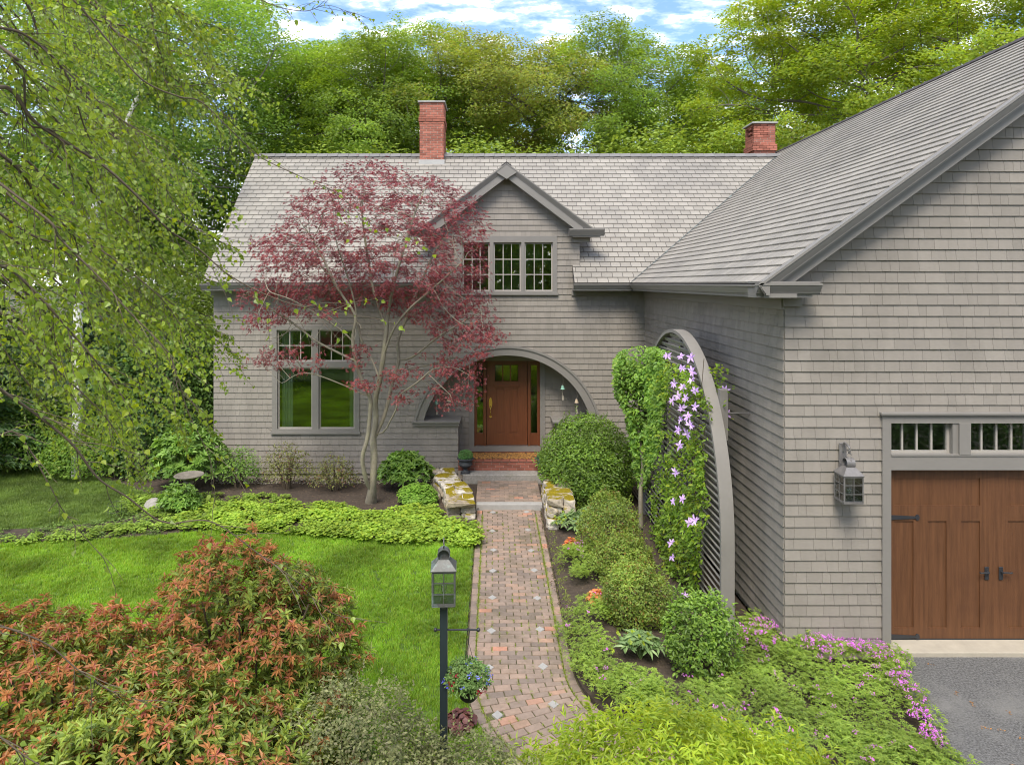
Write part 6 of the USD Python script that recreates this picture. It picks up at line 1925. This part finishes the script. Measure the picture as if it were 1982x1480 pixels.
# ---------------------------------------------------------------- dry stone walls
K["wall_stone"] = M("wall_stone", {**RND, "r": ("rgb_ramp", {"ramp": [(0.0, (0.30, 0.25, 0.185)), (0.5, (0.40, 0.355, 0.29)), (1.0, (0.52, 0.48, 0.42))]}), "n": ("noise_texture", {"scale": 9.0, "detail": 6.0, "roughness": 0.65}), "mr": ("map_range", {"from_min": 0.3, "from_max": 0.7, "to_min": 0.6, "to_max": 1.35}), "h": ("hsv", {}),
                    "sep": ("separate_xyz", {}), "mn": ("noise_texture", {"scale": 3.2, "detail": 6.0, "roughness": 0.6}), "a": ("math", {"math_type": "multiply"}), "mm": ("map_range", {"from_min": 0.44, "from_max": 0.50, "clamp": True}), "mossn": ("noise_texture", {"scale": 40.0, "detail": 3.0}), "mossr": ("rgb_ramp", {"ramp": [(0.3, (0.13, 0.105, 0.008)), (0.7, (0.27, 0.205, 0.014))]}), "mx": ("mix_color", {}),
                    "bn": ("noise_texture", {"scale": 22.0, "detail": 5.0}), "b": ("bump", {"strength": 0.8, "distance": 0.02}), "p": ("principled_bsdf", {"roughness": 0.9, "specular_ior_level": 0.15})},
                    RNDL + [("rfr.value", "r.fac"), ("g.position", "n.vector"), ("g.position", "mn.vector"), ("g.position", "mossn.vector"), ("g.position", "bn.vector"), ("n.fac", "mr.value"), ("mr.result", "h.value"), ("r.color", "h.color"), ("g.true_normal", "sep.vector"), ("sep.z", "a.value1"), ("mn.fac", "a.value2"), ("a.value", "mm.value"), ("mm.result", "mx.fac"), ("h.color", "mx.a"), ("mossn.fac", "mossr.fac"), ("mossr.color", "mx.b"), ("mx.result", "p.base_color"), ("bn.fac", "b.height"), ("b.normal", "p.normal")], "p.BSDF")


def stone(c, dims, ang, r, n=26):
    u = rnd_unit(n, r)
    u = np.sign(u) * np.abs(u) ** 0.45
    u = u / np.abs(u).max(1, keepdims=True) * r.uniform(0.86, 1.0, (n, 1))
    p = u * np.asarray(dims) / 2
    ca, sa = math.cos(ang), math.sin(ang)
    p = p @ np.array([[ca, sa, 0], [-sa, ca, 0], [0, 0, 1]])
    return hull(p + np.asarray(c))


def dry_wall(label, line, width, z0, z1, seed, cap_h=0.13):
    r = np.random.default_rng(seed)
    c = spline(np.array(line, float), 80)
    seg = np.concatenate([[0], np.cumsum(np.linalg.norm(np.diff(c, axis=0), axis=1))])
    Ltot = seg[-1]

    def pos(s):
        p = np.array([np.interp(s, seg, c[:, 0]), np.interp(s, seg, c[:, 1])])
        q = np.array([np.interp(min(s + 0.02, Ltot), seg, c[:, 0]), np.interp(min(s + 0.02, Ltot), seg, c[:, 1])]) - np.array([np.interp(max(s - 0.02, 0), seg, c[:, 0]), np.interp(max(s - 0.02, 0), seg, c[:, 1])])
        return p, unit(q)
    p0 = pos(0)[0]
    root = thing("stone_wall", label, "wall", (p0[0], p0[1], z0), "dry stone walls flanking the path")
    core = LineString(c).buffer(width / 2 - 0.11, cap_style=2)
    MB().prism(core, (0, 0, z0 - 0.2), X, Y, Z, z1 - z0 + 0.1).build("core", K["soil"], root)
    zt = z1 - cap_h
    rows = max(2, int(round((zt - z0) / 0.12)))
    hh = (zt - z0) / rows
    for k in range(rows):
        for sd in (-1, 1):
            s = r.uniform(0, 0.1)
            while s < Ltot:
                ln = r.uniform(0.18, 0.38)
                p, t = pos(min(s + ln / 2, Ltot))
                nrm = np.array([-t[1], t[0]])
                q = p + nrm * sd * (width / 2 - 0.10)
                MB().add(stone((q[0], q[1], z0 + (k + 0.5) * hh), (ln * 1.04, 0.24 * r.uniform(0.85, 1.1), hh * 1.12), math.atan2(t[1], t[0]), r)).build("stone", K["wall_stone"], root)
                s += ln
        for s_end in (0.06, Ltot - 0.06):
            p, t = pos(s_end)
            nrm = np.array([-t[1], t[0]])
            for o in (-0.14, 0.14):
                q = p + nrm * o
                MB().add(stone((q[0], q[1], z0 + (k + 0.5) * hh), (0.26, 0.30 * r.uniform(0.9, 1.1), hh * 1.12), math.atan2(t[1], t[0]), r)).build("stone", K["wall_stone"], root)
    s = -0.03
    while s < Ltot:
        ln = r.uniform(0.32, 0.5)
        p, t = pos(min(max(s + ln / 2, 0), Ltot))
        nrm = np.array([-t[1], t[0]])
        if r.uniform() < 0.45:
            MB().add(stone((p[0], p[1], z1 - cap_h / 2), (ln * 1.05, width * 1.06, cap_h * 1.15), math.atan2(t[1], t[0]) + r.normal(0, 0.04), r, 34)).build("cap_stone", K["wall_stone"], root)
        else:
            w1_ = width * r.uniform(0.4, 0.6)
            for o, w_ in ((-width / 2 + w1_ / 2, w1_), (w1_ / 2, width - w1_)):
                q = p + nrm * o
                MB().add(stone((q[0], q[1], z1 - cap_h / 2 + r.uniform(-0.008, 0.008)), (ln * 1.05, w_ * 1.06, cap_h * 1.15), math.atan2(t[1], t[0]) + r.normal(0, 0.05), r, 30)).build("cap_stone", K["wall_stone"], root)
        s += ln


dry_wall("mossy dry stone wall curving from the step to the groundcover, before the rhododendron", [(-1.22, 16.1), (-1.05, 15.4), (-0.80, 14.7), (-0.66, 13.75)], 0.56, -0.24, 0.14, 131)
dry_wall("short mossy dry stone wall stub beside the boxwood and the path", [(1.32, 14.9), (1.32, 14.2), (1.31, 13.2)], 0.52, -0.24, 0.33, 132)
b = thing("boulder", "lichened boulder in the mulch before the rhododendron and birdbath", "boulder", on_ground(303, 985, -0.2))
m = trimesh.creation.icosphere(3)
v = m.vertices * (0.26, 0.2, 0.2)
v = v * (0.8 + 0.45 * meshkit.fbm(v * 5, 3, 4))[:, None]
MB().add((v + on_ground(303, 985, -0.2) + (0, 0, 0.03), m.faces)).build("stone", K["granite"], b)

# ---------------------------------------------------------------- lamp post, basket, wall lantern
LY = 5.9
LPX = LY / FPX


def lantern(root, cx, cy, z0, z1, ztop, w, barrel_axis, ring_z, K_metal, rz=0.0):
    """A four sided lantern with barred glass, a hipped cap with a barrel vent and a ring."""
    ca, sa = math.cos(rz), math.sin(rz)

    def put(m, mb):
        v, f = arr(m)
        x, y = v[:, 0].copy(), v[:, 1].copy()
        v = np.column_stack([cx + x * ca - y * sa, cy + x * sa + y * ca, v[:, 2]])
        mb.add((v, f))
    h = w / 2
    fr = MB()
    for a in (-1, 1):
        for b_ in (-1, 1):
            put(MB().bbox((a * h - 0.008, b_ * h - 0.008, z0), (a * h + 0.008, b_ * h + 0.008, z1), 0.002).mesh(), fr)
    for zz in (z0, z1 - 0.016):
        for a in (-1, 1):
            put(MB().box((-h, a * h - 0.007, zz), (h, a * h + 0.007, zz + 0.016)).mesh(), fr)
            put(MB().box((a * h - 0.007, -h, zz), (a * h + 0.007, h, zz + 0.016)).mesh(), fr)
    for a in (-1, 1):
        for k in (1, 2):
            zz = z0 + (z1 - z0) * k / 3
            put(MB().box((-h, a * (h + 0.003) - 0.003, zz - 0.003), (h, a * (h + 0.003) + 0.003, zz + 0.003)).mesh(), fr)
            put(MB().box((a * (h + 0.003) - 0.003, -h, zz - 0.003), (a * (h + 0.003) + 0.003, h, zz + 0.003)).mesh(), fr)
        put(MB().box((-0.003, a * (h + 0.006) - 0.003, z0), (0.003, a * (h + 0.006) + 0.003, z1)).mesh(), fr)
        put(MB().box((a * (h + 0.006) - 0.003, -0.003, z0), (a * (h + 0.006) + 0.003, 0.003, z1)).mesh(), fr)
    fr.build("lantern_frame", K_metal, root)
    bt = MB()
    put(MB().bbox((-h - 0.006, -h - 0.006, z0 - 0.012), (h + 0.006, h + 0.006, z0 - 0.001), 0.003).mesh(), bt)
    bt.build("lantern_base", K_metal, root)
    for a, ax in ((-1, 0), (1, 0), (-1, 1), (1, 1)):
        g = MB()
        if ax == 0:
            put(MB().box((-h + 0.008, a * h - 0.002, z0 + 0.016), (h - 0.008, a * h + 0.002, z1 - 0.016)).mesh(), g)
        else:
            put(MB().box((a * h - 0.002, -h + 0.008, z0 + 0.016), (a * h + 0.002, h - 0.008, z1 - 0.016)).mesh(), g)
        g.build("pane", K["lantern_glass"], root)
    cap = MB()
    o, i = h + 0.016, h * 0.48
    v = np.array([[s * o, t * o, z1] for s, t in ((-1, -1), (1, -1), (1, 1), (-1, 1))] + [[s * o, t * o, z1 + 0.008] for s, t in ((-1, -1), (1, -1), (1, 1), (-1, 1))] + [[s * i, t * i, ztop] for s, t in ((-1, -1), (1, -1), (1, 1), (-1, 1))])
    put((v, [[3, 2, 1, 0], [0, 1, 5, 4], [1, 2, 6, 5], [2, 3, 7, 6], [3, 0, 4, 7], [4, 5, 9, 8], [5, 6, 10, 9], [6, 7, 11, 10], [7, 4, 8, 11], [8, 9, 10, 11]]), cap)
    cap.build("lantern_roof", K_metal, root)
    ba = MB()
    R_ = i * 1.2
    t = np.linspace(-0.62, np.pi + 0.62, 24)
    sec = Polygon(list(zip(R_ * np.cos(t), R_ * np.sin(t))) + list(zip((R_ - 0.006) * np.cos(t[::-1]), (R_ - 0.006) * np.sin(t[::-1]))))
    zc = ztop + R_ * 0.62
    L = i * 1.9
    tmp = MB()
    if barrel_axis == "y":
        tmp.prism(sec, (0, -L / 2, zc), X, Z, Y, L)
        tmp.box((-R_ * 0.9, -0.003, ztop - 0.004), (R_ * 0.9, 0.003, zc + R_ * 0.8))
    else:
        tmp.prism(sec, (-L / 2, 0, zc), Y, Z, X, L)
        tmp.box((-0.003, -R_ * 0.9, ztop - 0.004), (0.003, R_ * 0.9, zc + R_ * 0.8))
    put(tmp.mesh(), ba)
    ba.build("vent", K_metal, root)
    a = np.linspace(0, 2 * np.pi, 25)
    rr = max(0.022, 0.5 * (ring_z - (zc + R_)))
    ring = np.column_stack([rr * np.sin(a), np.zeros(25), zc + R_ + rr - 0.002 - rr * np.cos(a)])
    rg = MB()
    put(tube(ring if barrel_axis == "x" else ring[:, [1, 0, 2]], 0.006, 6, cap=False), rg)
    rg.build("ring", K_metal, root)
    bu = MB()
    put(MB().lathe([(0.0, z0 + 0.001), (0.03, z0 + 0.002), (0.03, z0 + 0.03), (0.016, z0 + 0.035), (0.016, z0 + 0.06), (0, z0 + 0.06)], (0, 0, 0), 12).mesh(), bu)
    bu.build("socket", K_metal, root)
    bl = MB()
    put(MB().lathe([(0.0, z0 + 0.06), (0.012, z0 + 0.065), (0.026, z0 + 0.11), (0.022, z0 + 0.14), (0.0, z0 + 0.165)], (0, 0, 0), 14).mesh(), bl)
    bl.build("bulb", K["lantern_glass"], root, smooth=True)


lx = (859 - 955) * LPX
lp = thing("lamp_post", "black post with a copper lantern and a crossbar beside the brick path", "lamp post", (lx, LY, -0.3))
zb = EYE - (1162 - 548) * LPX
MB().bbox((lx - 0.032, LY - 0.032, -0.35), (lx + 0.032, LY + 0.032, zb - 0.05), 0.004).build("post", K["post"], lp)
MB().lathe([(0.0, zb - 0.055), (0.036, zb - 0.055), (0.036, zb - 0.03), (0.028, zb - 0.025), (0.034, zb - 0.012), (0.0, zb - 0.012)], (lx, LY, 0), 16).build("collar", K["copper"], lp, smooth=30)
lantern(lp, lx, LY, zb, EYE - (1097 - 548) * LPX, EYE - (1079 - 548) * LPX, 0.188, "y", EYE - (1041 - 548) * LPX, K["copper"], rz=0.05)
zc = EYE - (1218 - 548) * LPX
xa, xb = (843 - 955) * LPX, (926 - 955) * LPX
MB().tube([(xa, LY, zc), (xb, LY, zc)], 0.008, 8).build("crossbar", K["iron"], lp)
for x in (xa, xb):
    m = trimesh.creation.icosphere(2, 0.017)
    m.apply_translation((x, LY, zc))
    MB().add(m).build("ball_finial", K["iron"], lp, smooth=True)

bx, zp = (907 - 955) * LPX, EYE - (1353 - 548) * LPX
hb = thing("hanging_basket", "dark hanging pot of blue and crimson flowers on the lamp post crossbar", "hanging basket", (bx, LY, zp))
MB().lathe([(0.0, zp), (0.055, zp + 0.002), (0.08, zp + 0.03), (0.098, zp + 0.10), (0.104, zp + 0.125), (0.098, zp + 0.125), (0.09, zp + 0.10), (0.0, zp + 0.10)], (bx, LY, 0), 24).build("pot", K["basket"], hb, smooth=30)
r = np.random.default_rng(141)
q, u = lumpy(2200, r, 0.19, 0.17, 0.24, 3, 0.5, 5, -0.55, 0.3)
q = q + np.array([bx - 0.008, LY, zp + 0.10])
q = q[(np.hypot(q[:, 0] - bx, q[:, 1] - LY) > 0.10) | (q[:, 2] > zp + 0.10)]
q = q[q[:, 2] > zp + 0.055 + 0.05 * r.uniform(size=len(q))]
uu = unit(q - np.array([bx, LY, zp + 0.15]))
MB().add(leaf_cloud(LEAF_OVAL, q, 0.028, r, up=0.4, out=uu, out_w=0.6)).build("foliage", G["lobelia"], hb)


def blooms(n, name, mat, size, cond):
    k = 0
    while k < n:
        uu_ = rnd_unit(1, r)[0]
        if uu_[2] < -0.45 or uu_[1] > 0.5 or not cond(uu_):
            continue
        c = np.array([bx - 0.008, LY, zp + 0.18]) + uu_ * np.array([0.195, 0.175, 0.145]) * r.uniform(0.9, 1.08)
        MB().add(rosettes(c[None] + r.normal(0, 0.012, (4, 3)), np.tile(uu_, (4, 1)) + r.normal(0, 0.2, (4, 3)), 5, LEAF_ROUND, size, r, 1.0, 1.4)).build(name, mat, hb)
        k += 1


blooms(17, "blue_flower", G["blue"], 0.010, lambda u: True)
blooms(10, "crimson_flower", G["crimson"], 0.012, lambda u: abs(u[0]) > 0.3)
blooms(1, "white_flower", G["white"], 0.010, lambda u: u[0] > 0.4)
hz = EYE - (1243 - 548) * LPX
MB().tube(spline([(bx - 0.006, LY, zc - 0.02), (bx - 0.016, LY, zc + 0.006), (bx - 0.003, LY, zc + 0.014), (bx + 0.008, LY, zc), (bx + 0.003, LY, hz + 0.05), (bx, LY, hz)], 20), 0.004, 6).build("hook", K["iron"], hb)
for a in (0.3, 2.4, 4.5):
    MB().tube([(bx, LY, hz), (bx + 0.1 * math.cos(a), LY + 0.1 * math.sin(a), zp + 0.122)], 0.0022, 5).build("wire", K["iron"], hb)

WY = YG - 0.19
wx = (1643 - 955) * WY / FPX


def wz(py, y=WY):
    return EYE - (py - 548) * y / FPX


wlp = thing("wall_lantern", "pewter wall lantern on the shingles beside the garage door", "lantern", (wx, YG - 0.03, wz(935)))
lantern(wlp, wx, WY, wz(968), wz(917), wz(902), 0.225, "x", wz(876), K["pewter"])
MB().bbox((wx - 0.045, YG - 0.055, wz(925)), (wx + 0.045, YG - 0.03, wz(862)), 0.006).build("backplate", K["pewter"], wlp)
MB().tube(spline([(wx, YG - 0.05, wz(880)), (wx, YG - 0.06, wz(866)), (wx, YG - 0.10, wz(860)), (wx, WY - 0.015, wz(866)), (wx, WY - 0.005, wz(877))], 18), 0.013, 8).build("hook", K["pewter"], wlp, smooth=True)

# ---------------------------------------------------------------- things at the door
for k, (px, y, lb) in enumerate([(901, 16.15, "iron urn on a foot at the outer end of the granite step"), (1052, 16.15, "iron urn half hidden by the boxwood")]):
    x = (px - 955) * y / FPX
    u = thing("urn", lb, "urn", (x, y, 0.018))
    prof = [(0.0, 0.0), (0.11, 0.0), (0.115, 0.03), (0.07, 0.05), (0.045, 0.09), (0.055, 0.13), (0.13, 0.16), (0.165, 0.20), (0.155, 0.25), (0.145, 0.28), (0.19, 0.325), (0.205, 0.335), (0.20, 0.35), (0.16, 0.345), (0.14, 0.32), (0.0, 0.32)]
    MB().lathe([(a, b_ + 0.018) for a, b_ in prof], (x, y, 0), 28).build("bowl", K["urn"], u, smooth=35)
    pl_ = MB().bbox((x - 0.12, y - 0.12, 0.004), (x + 0.12, y + 0.12, 0.02), 0.004)
    pl_.build("plinth", K["urn"], u)
    if k == 0:
        shrub("clipped_plant", "small clipped green ball growing in the iron urn", "plant", (x, y, 0.33), 0.17, 0.17, 0.24, LEAF2, 0.020, 2600, G["topiary"], 151, up=0.3, amp=0.15, out_w=0.8, nstem=5)
    else:
        shrub("clipped_plant", "green plant in the urn hidden by the boxwood", "plant", (x, y, 0.33), 0.15, 0.15, 0.2, LEAF2, 0.020, 1400, G["topiary"], 152, up=0.3, amp=0.2, out_w=0.8, nstem=4)


def bell(px, top, py, mat, lb, w=0.055, sail=0.12):
    y = 16.6
    p, t = at(px, py, y), at(px, top, y)
    root = thing("wind_bell", lb, "wind bell", p)
    h = w * 1.7
    MB().lathe([(0.0, h), (w * 0.35, h), (w * 0.62, h * 0.75), (w * 0.75, h * 0.25), (w, 0.0), (w * 0.86, 0.0), (w * 0.6, h * 0.3), (0, h * 0.8)], p, 16).build("bell", mat, root, smooth=35)
    MB().tube(spline([t, (t + p) / 2 + (0.015, 0, 0), p + (0, 0, h)], 10), 0.0045, 5).build("cord", K["cord"], root)
    MB().tube(spline([p + (0, 0, 0.02), p - (0.012, 0, 0.09), p + (0.008, 0, -0.15)], 8), 0.004, 5).build("cord", K["cord"], root)
    q = p + np.array([0.004, 0, -0.15 - sail])
    MB().prism(Polygon([(q[0] - 0.012, q[2]), (q[0] + 0.02, q[2] + 0.01), (q[0] + 0.012, q[2] + sail), (q[0] - 0.004, q[2] + sail)]), (0, y - 0.002, 0), X, Z, Y, 0.004).build("sail", K["cord"], root)


bell(1089, 724, 753, K["verdigris"], "verdigris wind bell hanging nearest the door under the arch")
bell(1116, 754, 779, K["bell_clay"], "buff clay wind bell hanging under the arch above the ledge by the boxwood", 0.052)
bell(845, 757, 781, K["verdigris"], "green wind bell under the arch end behind the maple twigs", 0.05)
bell(868, 735, 776, K["bell_clay"], "clay wind bell under the arch half hidden by red leaves", 0.045)

rhodo("rhododendron", "young rhododendron before the birdbath's foot", (-6.45, 14.0, -0.25), 0.42, 0.3, 0.66, 130, 0.10, 94, G["rhodo"])
shrub("shade_shrub", "leafy bank at the outer edge of the lawn, mirrored low in the large window", "shrub", (-10.5, 0.2, -0.3), 4.5, 1.3, 3.2, LEAF2, 0.13, 14000, K["leaf_wood"], 96, up=0.4, amp=0.5, freq=5)
shrub("shade_shrub", "long bank of shrubs across the lawn, mirrored in the large window", "shrub", (-6, -8, -0.3), 9, 1.4, 2.4, LEAF2, 0.16, 14000, K["leaf_wood"], 95, up=0.4, amp=0.6, freq=5)

# ---------------------------------------------------------------- birdbath, stake, plant cage
p = np.array([(366 - 955) * 14.4 / FPX, 14.4, -0.25])
bb = thing("birdbath", "grey birdbath in front of the rhododendron by the house corner", "birdbath", p)
MB().lathe([(0.0, 0.60), (0.10, 0.61), (0.22, 0.66), (0.285, 0.70), (0.30, 0.71), (0.29, 0.72), (0.21, 0.685), (0.0, 0.655)], p, 30).build("basin", K["bath"], bb, smooth=40)
MB().lathe([(0.15, 0), (0.15, 0.05), (0.08, 0.09), (0.06, 0.3), (0.08, 0.52), (0.12, 0.60), (0, 0.60)], p, 20).build("pedestal", K["bath"], bb, smooth=40)
p = on_ground(1243, 1058, BZ)
s = thing("garden_stake", "thin black irrigation stake in the mulch near the trellis", "stake", p)
MB().tube([p, p + (0, 0, 0.30)], 0.009, 6).build("stem", K["iron"], s)
MB().tube([p + (0, 0, 0.29), p + (0, 0, 0.33)], 0.017, 8).build("head", K["iron"], s)
p = on_ground(226, 1000, BZ)
cg = thing("plant_cage", "dark wire cage guarding a small plant at the mulch edge", "plant cage", p)
b = MB()
for zz in (0.02, 0.14, 0.27):
    a = np.linspace(0, 2 * np.pi, 21)
    b.add(tube(np.column_stack([p[0] + 0.17 * np.cos(a), p[1] + 0.17 * np.sin(a), np.full(21, p[2] + zz)]), 0.003, 4, cap=False))
b.build("hoop", K["iron"], cg)
b = MB()
for a in np.linspace(0, 2 * np.pi, 13)[:-1]:
    b.add(tube([p + (0.17 * math.cos(a), 0.17 * math.sin(a), -0.02), p + (0.17 * math.cos(a), 0.17 * math.sin(a), 0.29)], 0.0025, 4, cap=False))
b.build("wire", K["iron"], cg)
shrub("young_shrub", "small dark plant inside the wire cage", "plant", p, 0.13, 0.13, 0.24, LEAF_OVAL, 0.04, 240, G["boxwood"], 161, up=0.4, nstem=5)
